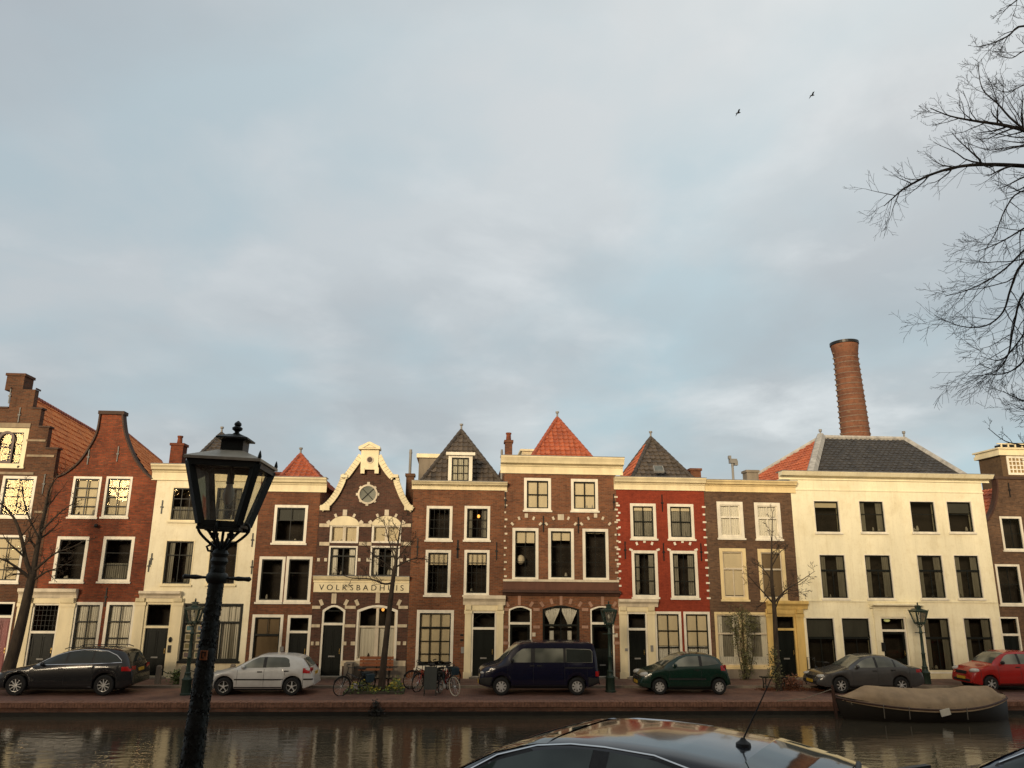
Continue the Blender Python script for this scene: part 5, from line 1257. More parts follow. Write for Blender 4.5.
PR['coupe'] = dict(edge=.66, mdrop=.15, L=4.4, W=1.78, sill=.22, wheels=(.9, 3.5), wr=.32, roofw=.70, plan=plan(4.4),
    top=[(0, .45), (.05, .55), (.3, .66), (1.0, .86), (1.2, .93), (1.45, 1.08), (1.8, 1.26), (2.1, 1.345), (2.35, 1.373), (2.7, 1.384), (3.1, 1.376), (3.5, 1.342), (3.85, 1.272), (4.05, 1.215), (4.13, 1.185), (4.17, 1.08), (4.22, .98), (4.33, .8), (4.38, .6), (4.4, .42)],
    shoulder=[(0, .42), (.12, .54), (.4, .65), (1.1, .85), (1.6, .95), (2.5, .97), (3.6, 1.0), (4.1, 1.0), (4.25, .9), (4.38, .58), (4.4, .40)],
    side_windows=[dict(zb=[(1.50, .99), (2.58, 1.0)], zt=[(1.50, 1.02), (1.85, 1.20), (2.15, 1.292), (2.4, 1.330), (2.58, 1.338)]), dict(zb=[(2.70, 1.0), (3.3, 1.02), (3.62, 1.06)], zt=[(2.70, 1.338), (3.0, 1.326), (3.3, 1.265), (3.62, 1.09)])],
    screen=(1.24, 2.22, .93, .94), rear=(3.52, 4.02, .86, .86), zlight=.53, lamp=(.2, .13, .05), ztail=.95, tail=(.13, .1), mirror=1.6, handles=(2.45,), seams=(1.4, 2.64), zplate=.45,
    band=dict(zb=[(1.42, .985), (3.70, 1.045)], zt=[(1.42, 1.0), (1.85, 1.225), (2.15, 1.312), (2.4, 1.345), (2.65, 1.352), (3.0, 1.342), (3.3, 1.285), (3.70, 1.08)]))

def put(name, label, cat, key, px_w, py, paintmat, wheel=0, back=False, group='cars parked along the far quay', yoff=0., **k):
    p = PR[key]; X = PX(px_w, py, YC+yoff)-p['wheels'][wheel]
    return Car(name, label, cat, p, (X, YC+yoff+p['W']/2, 0.004), 0, group).finish(paintmat, **k)
def chrome_line(car, pts, r=.011, sides=(1, -1), name='chrome_trim'):
    for sd in sides:
        m = MB(); m.tube([(x, sd*(car.side_y(x, z)+.008), z) for x, z in pts], r, 5); m.build(name, CHROME, car.root, smooth=True)

c = put('parked_car', 'black estate car with chrome window trim, parked at the left edge', 'car', 'estate', 12.5, 701, carpaint('black_grey_paint', (.013, .014, .016)), spokes=9)
chrome_line(c, [(1.50, 1.055), (1.6, 1.11), (1.85, 1.26), (2.2, 1.41), (2.6, 1.52), (3.1, 1.585), (3.5, 1.59), (4.0, 1.54), (4.35, 1.40), (4.55, 1.24), (4.6, 1.15), (3.5, 1.10), (2.6, 1.085), (1.55, 1.055)], .016)
m = MB()
for sd in (1, -1): m.tube([(2.35, sd*.60, 1.60), (2.5, sd*.60, 1.66), (4.2, sd*.58, 1.69), (4.4, sd*.57, 1.62)], .018, 6)
m.split('roof_rail', BLACKPL, c.root)
m = MB()
for sd in (1, -1): m.tube([(1.35, sd*(c.low_y(1.35, .30)+.004), .30), (3.6, sd*(c.low_y(3.6, .30)+.004), .30)], .014, 4)
m.split('sill_trim', CHROME, c.root)
c = put('parked_car', 'silver five-door hatchback with red tail lamp, right of the near street lamp', 'car', 'hatch', 222, 697, carpaint('silver_paint', (.52, .52, .50), .2), spokes=5, glass=CARGLASSL)
c.patch_side('rub_strip', BLACKPL, (1.2, 3.0), [(1.2, .54), (3.0, .54)], [(1.2, .59), (3.0, .59)], off=.008, low=True, rows=1)
c.patch_side('bumper_strip', BLACKPL, (3.75, 4.1), [(3.75, .55), (4.1, .55)], [(3.75, .60), (4.1, .60)], off=.01, low=True, rows=1)
c = put('parked_van', 'dark navy blue panel van parked before the tallest house', 'van', 'van', 501.2, 695, carpaint('navy_paint', (.004, .005, .019), .14), hub=True, spokes=8, glass=CARGLASSL)
c.patch_side('lower_cladding', BLACKPL, (.02, .5), [(.02, .4), (.5, .34)], [(.02, .62), (.5, .66)], off=.01, low=True); c.patch_side('lower_cladding', BLACKPL, (4.2, 4.63), [(4.2, .34), (4.63, .45)], [(4.2, .66), (4.63, .62)], off=.01, low=True)
c.patch_side('dark_window', CARGLASS, (3.36, 4.36), [(3.36, 1.20), (4.36, 1.20)], [(3.36, 1.68), (4.28, 1.66), (4.36, 1.59)], off=.009)
c.patch_side('slide_rail', BLACKPL, (3.30, 4.40), [(3.3, .98), (4.4, .98)], [(3.3, 1.02), (4.4, 1.02)], off=.008, low=True, rows=1)
c = put('parked_car', 'small dark green three-door car before the red house', 'car', 'mini', 660.2, 696, carpaint('green_paint', (.004, .023, .015), .14), hub=True, spokes=7, glass=CARGLASSL, yoff=.15)
c.patch_side('rub_strip', BLACKPL, (1.1, 2.6), [(1.1, .55), (2.6, .55)], [(1.1, .61), (2.6, .61)], off=.008, low=True, rows=1)
c = put('parked_car', 'grey saloon car behind the covered boat', 'car', 'saloon', 842.5, 695, carpaint('grey_paint', (.055, .054, .053), .16), spokes=7, glass=CARGLASSL, yoff=.45)
c = put('parked_car', 'bright red small car at the right edge of the picture', 'car', 'compact', 993.5, 694, carpaint('red_paint', (.33, .014, .011), .16), spokes=6, glass=CARGLASSL, yoff=.9)

# the two cars on the near bank
def near(name, label, loc, rz, paintmat):
    c = Car(name, label, 'car', PR['coupe'], loc, rz, 'cars on the near bank')
    c.finish(paintmat, spokes=7, glass=NEARGLASS)
    chrome_line(c, [(1.45, 1.015), (1.85, 1.232), (2.15, 1.318), (2.4, 1.350), (2.65, 1.357), (3.0, 1.347), (3.3, 1.293), (3.62, 1.125), (3.70, 1.08)], .0075)
    m = MB(); m.lathe([(.055, -.02), (.05, .015), (.022, .035), (.012, .05)], (3.40, 0, 1.352), 12); a = m.build('aerial_base', BLACKPL, c.root, smooth=True)
    m = MB(); m.tube([(3.40, 0, 1.39), (3.62, 0, 1.80), (3.68, 0, 1.90)], [.006, .0035, .0025], 6); m.build('aerial', BLACKPL, a)
    m = MB()
    ys = [-.52, -.3, 0, .3, .52]
    m.tube([(4.1-.12*abs(y), y, c.top_z(4.1-.12*abs(y), y)+.012) for y in ys], .02, 6); m.build('spoiler_lip', BLACKPL, c.root, smooth=True)
    # seats seen through the side windows
    return c
NEARGLASS, _nt, _b = newmat('tinted_car_glass')
_nt.links.new(mix(_nt, (.012, .018, .016, 1), (.05, .068, .058, 1), ramp(_nt, noise(_nt, objcoord(_nt), 1.7, 2), .4, .6)), _b.inputs['Base Color']); _b.inputs['Roughness'].default_value = .04
# ------------------------------------------------------------------ ground, canal, quays
def paving(name, c1, c2, mortar, bw, bh, flecks=True, rot=False):
    m, nt, b = newmat(name); v = objcoord(nt)
    t = N(nt, 'ShaderNodeTexBrick'); nt.links.new(v, t.inputs['Vector']); t.inputs['Scale'].default_value = 1
    t.inputs['Brick Width'].default_value = bw; t.inputs['Row Height'].default_value = bh; t.inputs['Mortar Size'].default_value = .008
    for k, c in (('Color1', c1), ('Color2', c2), ('Mortar', mortar)): t.inputs[k].default_value = c4(c)
    f = noise(nt, v, .5, 6, .7); g = noise(nt, objcoord(nt, (.6, 1, 1)), 5, 4, .7)
    c = mix(nt, t.outputs['Color'], (.42, .40, .40, 1), ramp(nt, f, .38, .66, 0, .9), 'MULTIPLY'); c = mix(nt, c, (1.5, 1.4, 1.3, 1), ramp(nt, g, .55, .75, 0, .8), 'MULTIPLY')
    nt.links.new(c, b.inputs['Base Color']); nt.links.new(ramp(nt, f, .35, .65, .55, .9), b.inputs['Roughness'])
    h_ = N(nt, 'ShaderNodeMath', operation='SUBTRACT'); h_.inputs[0].default_value = 1; nt.links.new(t.outputs['Fac'], h_.inputs[1]); bump(nt, b, h_.outputs[0], .5, .012)
    return m
STREET = paving('brick_street', (.24, .11, .072), (.165, .082, .058), (.09, .065, .05), .2, .1)
PAVE = paving('pavement_brick', (.25, .128, .085), (.175, .097, .069), (.10, .075, .056), .2, .1)
GROUND = paint('ground_earth', (.07, .06, .045), .95, .4, .05, streak=False)
XL, XR = -60, 70
def sheet(name, x0, x1, y0, y1, z, mat_):
    m = MB(); m.quad((x0, y0, z), (x1, y0, z), (x1, y1, z), (x0, y1, z)); o = m.build(name, mat_, org=(0, 0, 0), fix=False); o['kind'] = 'structure'; return o
sheet('far_ground', -900, 900, YQ+.02, 1500, -.016, GROUND)
m = MB(); m.quad((-900, -900, ZN-.016), (900, -900, ZN-.016), (900, 8.48, ZN-.016), (-900, 8.48, ZN-.016)); o = m.build('near_ground', GROUND, org=(0, 0, 0), fix=False); o['kind'] = 'structure'
sheet('far_street', XL, XR, YQ+.45, 33.5, 0, STREET)
m = MB(); m.box(XL, XR, 33.5, YF+.30, -.1, .085); o = m.build('far_pavement', PAVE, org=(0, 0, 0)); o['kind'] = 'structure'
m = MB(); x = XL
while x < XR: m.box(x, x+.99, 33.36, 33.498, -.1, .095+rnd.uniform(-.004, .004)); x += 1.0
o = m.build('kerb', GREYSTONE, org=(0, 0, 0)); o['kind'] = 'structure'
sheet('near_street', XL, XR, -5.5, 8.1, ZN, STREET)
m = MB(); m.box(XL, XR, YQ, YQ+.5, -3, -.16); qw = m.build('quay_wall', BRQ, org=(0, YQ, 0)); tag(qw, 'brown brick quay wall along the far side of the canal', 'quay wall')
m = MB(); x = XL
while x < XR:
    w = .105; m.box(x, x+w-.012, YQ-.04+rnd.uniform(-.006, .006), YQ+.449, -.155, .012+rnd.uniform(-.006, .008)); x += w
m.box(XL, XR, YQ+.01, YQ+.44, -.156, -.006)
cp = m.build('coping', paint('rowlock_brick', (.25, .125, .08), .85, .5, 9, streak=False), qw)
m = MB(); m.box(XL, XR, YQ-.025, YQ-.002, -.9, -.30); m.build('wet_band', paint('wet_algae_brick', (.018, .016, .012), .5, .5, 2), qw)
m = MB(); m.box(XL, XR, 8.1, 8.5, -3, ZN+.02); qn = m.build('quay_wall', BRQ, org=(0, 8.5, 0)); tag(qn, 'brick quay wall on the near bank of the canal, below the near lamp', 'quay wall')
m, nt, b = newmat('canal_water')
b.inputs['Base Color'].default_value = (.014, .011, .007, 1); b.inputs['Roughness'].default_value = .035; b.inputs['IOR'].default_value = 1.33; b.inputs['Specular IOR Level'].default_value = .5
nt.links.new(mix(nt, (.036, .030, .020, 1), (.050, .041, .027, 1), noise(nt, objcoord(nt), .3, 3)), b.inputs['Base Color'])
n1 = noise(nt, objcoord(nt, (.8, 2.0, 1)), 1.6, 3, .55); n2 = noise(nt, objcoord(nt, (1, 1.6, 1)), 7, 3, .6)
ad = N(nt, 'ShaderNodeMath', operation='MULTIPLY_ADD'); nt.links.new(n2, ad.inputs[0]); ad.inputs[1].default_value = .22; nt.links.new(n1, ad.inputs[2])
bump(nt, b, ad.outputs[0], .15, .07); WATER = m
sheet('canal_water', -400, 400, 8.4, YQ+.3, ZW, WATER)

# ------------------------------------------------------------------ street lamps
def street_lamp(loc, label, metal, near=False, ry=0., group=None):
    t = thing('street_lamp', (0, 0, 0), label, 'street lamp', group); t.location = loc; t.rotation_euler = (0, ry, 0)
    zb = 2.60
    m = MB()
    if near:
        pr = [(.13, 0), (.13, .5), (.10, .56)]; n = 26
        rr = random.Random(3)
        for k in range(60): z = .6+1.72*k/59; pr.append((lerp(.084, .050, k/59)+rr.uniform(-.004, .007), z))
        pr += [(.058, 2.30), (.068, 2.33), (.056, 2.36), (.066, 2.39), (.045, 2.42), (.03, 2.44)]
        m.lathe(pr, n=n)
        for k in range(1500):                                   # knobbly cast relief covering the column
            z = rr.uniform(.55, 2.34); a = rr.uniform(0, 6.283); r_ = lerp(.084, .050, (z-.6)/1.72)
            s_ = rr.uniform(.006, .015); c = (r_*math.cos(a), r_*math.sin(a), z)
            m.obox(Matrix.Translation(c) @ Matrix.Rotation(a, 4, 'Z') @ Matrix.Rotation(rr.uniform(-.8, .8), 4, 'X') @ Matrix.Rotation(rr.uniform(-.5, .5), 4, 'Y'), .012, s_, s_*1.9)
    else:
        m.lathe([(.21, 0), (.21, .06), (.185, .08), (.175, .5), (.19, .52), (.19, .56), (.13, .62), (.115, .75), (.13, .78), (.09, .82), (.072, 1.0), (.075, 1.3), (.09, 1.33), (.065, 1.37), (.055, 2.2), (.075, 2.23), (.055, 2.27), (.05, 2.44), (.03, 2.47)], n=16, sq=.03)
    pole = m.build('pole', metal, t, smooth=True)
    m = MB()
    zc = zb-.40; L = .235
    m.tube([(-L, 0, zc), (L, 0, zc)], .0105, 8)
    for sx in (-1, 1): m.tube([(sx*(L-.12), 0, zc), (sx*(L-.07), 0, zc), (sx*(L-.02), 0, zc), (sx*(L+.02), 0, zc), (sx*(L+.035), 0, zc)], [.0105, .019, .016, .020, .006], 8)
    m.lathe([(.07, zc-.04), (.085, zc-.02), (.085, zc+.02), (.07, zc+.04)], n=14); m.build('ladder_bar', metal, t, smooth=True)
    m = MB(); hb = .145                                         # scroll brackets up to the lantern
    for ax in (0, 1):
        for sg in (1, -1):
            pts = [(.02, 2.41), (.075, 2.455), (.14, 2.505), (.19, 2.555), (.205, 2.595), (.19, 2.625), (.16, 2.63), (.143, 2.608)]
            m.tube(smooth_pts([((sg*r_, 0, z) if ax == 0 else (0, sg*r_, z)) for r_, z in pts], 3), .0115, 6)
    for sx, sy in ((1, 1), (1, -1), (-1, 1), (-1, -1)):
        m.tube([(sx*.02, sy*.02, 2.43), (sx*.05, sy*.05, 2.50), (sx*.085, sy*.085, 2.555), (sx*.125, sy*.125, zb+.01)], .012, 6)
    for sx in (-1,):
        m.tube([(sx*.05, 0, 2.40), (sx*.10, 0, 2.41), (sx*.115, 0, 2.44), (sx*.09, 0, 2.455)], .010, 6)
    m.tube([(0, 0, 2.44), (0, 0, zb+.02)], .012, 6)
    m.build('scroll_bracket', metal, t, smooth=True)
    # lantern
    m = MB(); b0, b1, z0, z1 = .148, .262, zb, zb+.50
    def ringq(r, z): return [(-r, -r, z), (r, -r, z), (r, r, z), (-r, r, z)]
    lo, hi = ringq(b0, z0+.02), ringq(b1, z1)
    for k in range(4):
        m.bar(lo[k], hi[k], .054, .054); m.bar(lo[k], lo[(k+1) % 4], .045, .045)
        m.bar((hi[k][0], hi[k][1], z1-.012), (hi[(k+1) % 4][0], hi[(k+1) % 4][1], z1-.012), .05, .05)
    m.box(-b0-.02, b0+.02, -b0-.02, -b0+.05, z0-.03, z0-.006); m.box(-b0-.02, b0+.02, b0-.05, b0+.02, z0-.03, z0-.006)
    m.bar((-b0, 0, z0-.018), (b0, 0, z0-.018), .03, .03)
    for sx in (-.06, .07): m.lathe([(.03, z0-.09), (.034, z0-.05), (.018, z0-.045), (.018, z0-.01)], (sx, -.02, 0), 10)
    lan = m.build('lantern_frame', metal, t)
    m = MB()
    for k in range(4):
        a, b_, c, d = Vector(lo[k]), Vector(lo[(k+1) % 4]), Vector(hi[(k+1) % 4]), Vector(hi[k]); m.quad(a, b_, c, d)
    m.build('lantern_glass', LAMPGLASS, lan, fix=False)
    m = MB(); e, f, g = .302, .10, .10                        # roof, vent box, cap, finial
    A, A2, Bq, Cq, Dq = ringq(e, z1+.012), ringq(e, z1+.034), ringq(f, z1+.118), ringq(.088, z1+.205), None
    vs = A+A2+Bq; fs = []
    for q in range(2):
        for k in range(4): fs.append((q*4+k, q*4+(k+1) % 4, q*4+4+(k+1) % 4, q*4+4+k))
    fs.append((0, 1, 2, 3)); fs.append((8, 9, 10, 11)); m.add(vs, fs); 
    m.build('lantern_roof', DULLROOF if near else metal, t)
    m = MB(); m.box(-.09, .09, -.09, .09, z1+.119, z1+.212)
    A = ringq(.092, z1+.2125); A1 = ringq(.128, z1+.215); A2 = ringq(.128, z1+.228); A3 = ringq(.05, z1+.262)
    vs = A1+A2+A3; m.add(vs, [(q*4+k, q*4+(k+1) % 4, q*4+4+(k+1) % 4, q*4+4+k) for q in range(2) for k in range(4)]+[(0, 1, 2, 3), (8, 9, 10, 11)])
    m.build('vent_cap', metal, t)
    m = MB(); zf = z1+.262; m.lathe([(.03, zf), (.034, zf+.008), (.018, zf+.02), (.02, zf+.03), (.041, zf+.045), (.043, zf+.06), (.026, zf+.073), (.022, zf+.078), (.030, zf+.085), (.028, zf+.1), (.012, zf+.115), (.003, zf+.122)], n=14); m.build('finial', metal, t, smooth=True)
    m = MB()
    for sx, sy in ((1, -1), (1, 1), (-1, 1)): m.lathe([(.012, z1+.034), (.016, z1+.05), (.008, z1+.085), (.002, z1+.1)], (sx*(e-.015), sy*(e-.015), 0), 8)
    m.split('corner_knob', metal, t, smooth=True)
    m = MB(); m.lathe([(.03, z1-.06), (.03, z1-.13), (.034, z1-.14), (.03, z1-.15)], n=10); m.tube([(0, 0, z1+.1), (0, 0, z1-.08)], .012, 6); m.tube([(-.25, 0, z1-.02), (.25, 0, z1-.02)], .008, 4); so = m.build('bulb_socket', metal, t)
    m = MB(); zz = z1-.235; m.lathe([(.006, zz-.085), (.026, zz-.072), (.042, zz-.035), (.045, zz), (.038, zz+.035), (.026, zz+.07), (.024, zz+.088)], n=14); m.build('bulb', paint('frosted_bulb', (.80, .78, .70), .35, .1, 9), so, smooth=True)
    return t
P = atY(224, 527, 6.5)
NL = Vector((P.x, 6.2, 0)); NLz = P.z-2.60
nl = street_lamp((P.x-.036*2.6, 6.5, NLz), 'large black lantern lamp post on the near bank, in front of the houses at left', IRON, True, .036, None)
m = MB(); mt = nl.matrix_world
m.box(-.024, .028, -.086, -.05, 1.585, 1.655); m.build('sticker', paint('orange_sticker', (.24, .085, .03), .6, .3, 14), nl)
m = MB(); m.box(-.014, .006, -.089, -.0862, 1.598, 1.606); m.box(-.014, -.007, -.089, -.0862, 1.6065, 1.64); m.box(-.014, .018, -.089, -.0862, 1.6405, 1.647); m.box(.010, .018, -.089, -.0862, 1.612, 1.64); m.build('sticker_mark', DARKMETAL, nl)
for x, y, Y, lab, gl in ((185.5, 695, 31.0, 'green lantern lamp post before the cream house with photo cards', 1), (610.5, 692, 31.6, 'green lantern lamp post between the navy van and the green car', 1), (927, 686, 33.1, 'green lantern lamp post before the ivory house, behind the grey car', 1)):
    p = atZ(x, y, 0); street_lamp((p.x, p.y, 0), lab, GREENIRON, False, 0, 'lamp posts on the far quay')

# ------------------------------------------------------------------ bare trees
def grow(m, p, d, L, r, lvl, rg, droop=0., nkids=(9, 7, 5), wig=.22, minr=.0022, sides=(6, 5, 4, 3, 3), kid_len=.5, spread=(.6, 1.1), up=.0):
    n = 7 if lvl < 2 else (5 if lvl == 2 else 4)
    pts = [Vector(p)]; dd = Vector(d).normalized(); rad = [r]
    for i in range(n):
        dd = (dd+Vector((rg.gauss(0, wig), rg.gauss(0, wig), rg.gauss(0, wig)+up-droop*(1-i/n)))*.55).normalized()
        pts.append(pts[-1]+dd*L/n); rad.append(max(minr, r*(1-.82*(i+1)/n)))
    m.tube(pts, rad, sides[min(lvl, 4)], False)
    kids(m, pts, rad, L, lvl, rg, droop, nkids, wig, minr, sides, kid_len, spread, up)
def kids(m, pts, rad, L, lvl, rg, droop, nkids, wig, minr, sides, kid_len, spread, up, start=.18):
    if lvl >= len(nkids): return
    k = nkids[lvl]; n = len(pts)-1
    for i in range(k):
        t = start+(1-start)*(i+rg.random()*.8)/k; f = t*n; j = min(int(f), n-1)
        q = pts[j].lerp(pts[j+1], f-j); dd = (pts[j+1]-pts[j]).normalized()
        ax = dd.orthogonal().normalized(); ax.rotate(Matrix.Rotation(rg.random()*6.283, 3, dd)); a = rg.uniform(*spread)
        nd = dd*math.cos(a)+ax*math.sin(a)
        rr = max(minr, lerp(rad[j], rad[j+1], f-j)*rg.uniform(.45, .7))
        grow(m, q, nd, L*(kid_len if lvl == 0 else max(kid_len, .58))*rg.uniform(.6, 1.15)*(1.15-.6*t), rr, lvl+1, rg, droop, nkids, wig, minr, sides, kid_len, spread, up)
def limb(m, px, Y0, Y1, r0, r1, rg, nk, L=None, **kw):
    P = [atY(x, y, lerp(Y0, Y1, i/(len(px)-1))) for i, (x, y) in enumerate(px)]
    P = smooth_pts(P, 4); n = len(P); rad = [lerp(r0, r1, i/(n-1)) for i in range(n)]
    m.tube(P, rad, 8, False)
    L = sum((b-a).length for a, b in zip(P, P[1:]))
    o = dict(droop=0., nkids=nk, wig=.25, minr=.0022, sides=(6, 5, 4, 3, 3), kid_len=.45, spread=(.5, 1.1), up=.05); o.update(kw)
    kids(m, P, rad, L, 0, rg, **o)
# the tree at the right: the trunk stands just outside the frame
rg = random.Random(21)
TB = atY(1215, 700, 7.6); tx = TB.x
tr = thing('bare_tree', (tx, 6.3, ZN), 'leafless tree on the near bank reaching in with dark twigs at the right edge', 'tree')
m = MB()
trunk = smooth_pts([(tx, 6.3, ZN-.1), (tx-.03, 6.35, ZN+.4), (tx-.05, 6.45, ZN+2), (tx-.02, 6.6, ZN+4.2), (tx+.05, 6.7, ZN+6), (tx+.1, 6.8, ZN+8.5), (tx, 6.9, ZN+11)], 5)
m.tube(trunk, [lerp(.26, .07, (i/(len(trunk)-1))**.8)*(1.35 if i == 0 else 1) for i in range(len(trunk))], 14); m.build('trunk', BARK, tr, smooth=True)
m = MB()
NK = (20, 5, 3)
def T(z): 
    for a, b_ in zip(trunk, trunk[1:]):
        if b_.z >= z: return a.lerp(b_, (z-a.z)/(b_.z-a.z))
    return trunk[-1]
def near_limb(px, Ya, Yb, r0, r1, nk=NK, z0=None, **kw):
    P = [atY(x, y, lerp(Ya, Yb, i/(len(px)-1))) for i, (x, y) in enumerate(px)]
    a = T(z0 if z0 else P[0].z-.3); mid = a.lerp(P[0], .55)+Vector((0, 0, .1))
    Q = smooth_pts([a, mid]+P, 4); n = len(Q); rad = [lerp(r0, r1, (i/(n-1))) for i in range(n)]
    m.tube(Q, rad, 8, False)
    vis = Q[8:]; vr = rad[8:]; L = sum((b_-a_).length for a_, b_ in zip(vis, vis[1:]))
    o = dict(droop=0., nkids=nk, wig=.19, minr=.0016, sides=(6, 5, 4, 3, 3), kid_len=.38, spread=(.45, 1.0), up=.08, start=.0); o.update(kw)
    kids(m, vis, vr, L, 0, rg, **o)
    o['nkids'] = (8, 4, 2); o['kid_len'] = .30; kids(m, Q[2:9], rad[2:9], (Q[8]-Q[2]).length, 0, rg, **o)
near_limb([(1060, 170), (1024, 166), (985, 164.5), (957, 167), (930, 175), (905, 188), (893, 198), (884, 206)], 7.4, 8.0, .035, .004)
near_limb([(1060, 140), (1024, 130), (1000, 124.5), (975, 121), (950, 116), (930, 108)], 7.0, 7.4, .034, .004, kid_len=.34)
near_limb([(1045, 140), (1015, 122), (998, 104), (982, 88), (978, 62)], 7.0, 7.3, .02, .003, (10, 5, 3), kid_len=.42)
near_limb([(1070, 40), (1024, 26), (1008, 36), (990, 44), (976, 47)], 6.6, 7.2, .02, .003, (9, 5, 3), kid_len=.4)
near_limb([(1070, 10), (1030, -5), (1012, 4), (1003, 12)], 6.6, 7.0, .018, .003, (8, 5, 3), kid_len=.4)
near_limb([(1075, 60), (1030, 50), (1012, 58), (998, 55)], 7.6, 7.9, .016, .003, (8, 5, 3), kid_len=.4)
near_limb([(1060, 95), (1030, 84), (1008, 92), (992, 88)], 7.2, 7.5, .014, .003, (9, 5, 3), kid_len=.42)
near_limb([(1060, 152), (1020, 146), (990, 150), (965, 142)], 7.8, 8.1, .014, .003, (11, 5, 3), kid_len=.38)
near_limb([(1060, 185), (1020, 192), (1005, 210), (996, 232), (985, 250)], 7.8, 8.0, .016, .003, (11, 5, 3), kid_len=.42)
for px, Ya, Yb in (([(1070, 230), (1024, 262), (1011, 288), (1003, 312), (985, 326), (960, 326), (934, 315)], 7.2, 7.6), ([(1075, 250), (1026, 290), (1014, 325), (1008, 355), (995, 372), (972, 376)], 7.6, 8.0),
                   ([(1070, 215), (1030, 245), (1006, 268), (985, 282), (962, 292), (945, 296)], 7.9, 8.2), ([(1080, 300), (1035, 345), (1020, 365), (1003, 374), (985, 374)], 7.3, 7.5),
                   ([(1070, 235), (1030, 300), (1024, 330), (1022, 352)], 7.0, 7.0), ([(1075, 270), (1035, 318), (1016, 345), (1000, 360), (980, 356)], 8.0, 8.3),  ([(1080, 200), (1030, 225), (1008, 238), (992, 246), (975, 252)], 7.5, 7.7)):
    near_limb(px, Ya, Yb, .019, .003, (10, 5, 3), kid_len=.42, droop=.05, up=.0, wig=.22)
near_limb([(1090, 380), (1050, 398), (1030, 402), (1012, 396), (1003, 391)], 7.4, 7.4, .016, .003, (8, 5, 3), kid_len=.4)
near_limb([(1100, 415), (1050, 405), (1030, 412), (1014, 404)], 7.7, 7.7, .014, .003, (7, 4, 3), kid_len=.4)
near_limb([(1100, 470), (1050, 458), (1024, 446), (1005, 441), (988, 428)], 7.2, 7.3, .013, .003, (7, 3, 2), kid_len=.22)
m.build('branches', TWIG, tr, fix=False, smooth='all')

def street_tree(label, base_px, Y, limbs, r0, nk, name='bare_tree', **kw):
    p = atZ(*base_px, .0); t = thing(name, (p.x, Y, 0), label, 'tree', None)
    rg2 = random.Random(int(base_px[0])+5)
    (tpx, ra, rb) = limbs[0]
    P = smooth_pts([atY(x, y, Y) for x, y in tpx], 5); P[0].z = min(P[0].z, 0)
    m = MB(); m.tube(P, [lerp(ra, rb, (i/(len(P)-1))**.7) for i in range(len(P))], 12); m.build('trunk', BARK, t, smooth=True)
    m = MB()
    for (lpx, a, b_, dy) in limbs[1:]:
        n = len(lpx); Q = smooth_pts([atY(x, y, Y+dy*i/(n-1)) for i, (x, y) in enumerate(lpx)], 4); nn = len(Q)
        rad = [lerp(a, b_, i/(nn-1)) for i in range(nn)]; m.tube(Q, rad, 7, False)
        L = sum((v-u).length for u, v in zip(Q, Q[1:]))
        o = dict(droop=0., nkids=nk, wig=.25, minr=.006, sides=(6, 5, 4, 3, 3), kid_len=.38, spread=(.5, 1.1), up=.1, start=.2); o.update(kw)
        kids(m, Q, rad, L, 0, rg2, **o)
    m.build('branches', BARK, t, fix=False, smooth='all'); return t
street_tree('leaning leafless tree with thick trunk at the far left, behind the black car', (4, 690), 33.2,
    [([(3, 692), (9, 668), (17, 640), (24, 612), (30, 585), (33, 574)], .29, .14),
     ([(33, 576), (36, 555), (41, 530), (46, 505), (50, 488), (58, 476)], .12, .02, .6), ([(33, 578), (26, 560), (22, 540), (15, 520), (4, 506), (-8, 500)], .10, .02, -.6), ([(32, 580), (20, 570), (8, 562), (-6, 556)], .08, .015, -1),
     ([(35, 570), (45, 561), (56, 553), (70, 548), (86, 540)], .06, .012, .5), ([(34, 580), (46, 572), (58, 568), (74, 560)], .05, .01, -.5), ([(41, 532), (52, 520), (66, 508), (80, 500)], .05, .01, .8), ([(40, 540), (30, 520), (24, 500), (22, 482)], .045, .01, -.5)], .3, (7, 5, 3))
street_tree('slim leafless tree rising from the flower bed before the bath house', (383, 692), 31.9,
    [([(381, 692), (384, 660), (387, 632), (390, 605), (393, 580), (395, 566)], .15, .075),
     ([(395, 568), (397, 550), (400, 530), (403, 516)], .06, .01, .3), ([(393, 582), (385, 584), (370, 579), (352, 578), (340, 574)], .045, .01, -.5), ([(395, 568), (405, 562), (418, 558), (427, 560)], .04, .008, .4),
     ([(394, 572), (384, 562), (374, 556), (366, 545)], .035, .008, -.4), ([(396, 562), (390, 545), (386, 530), (384, 520)], .035, .008, .6), ([(397, 560), (408, 545), (416, 536)], .03, .008, -.3)], .2, (8, 4, 3))
t3 = street_tree('slim leafless tree before the grey-brown house, bench at its foot', (778, 688), 32.6,
    [([(779, 690), (777, 660), (775.5, 630), (774, 605), (772, 585), (771.5, 570)], .14, .06),
     ([(771.5, 572), (771.5, 555), (772, 535), (772.5, 512)], .05, .008, .2), ([(774, 604), (764, 593), (754, 582), (746, 573)], .04, .008, -.5), ([(775, 602), (786, 590), (799, 582), (815, 571)], .045, .008, .4),
     ([(774.5, 612), (780, 598), (793, 590), (806, 596)], .03, .007, -.4), ([(772, 580), (762, 568), (752, 562)], .03, .007, .4), ([(772, 566), (780, 552), (788, 548)], .03, .007, -.3)], .2, (7, 4, 3))

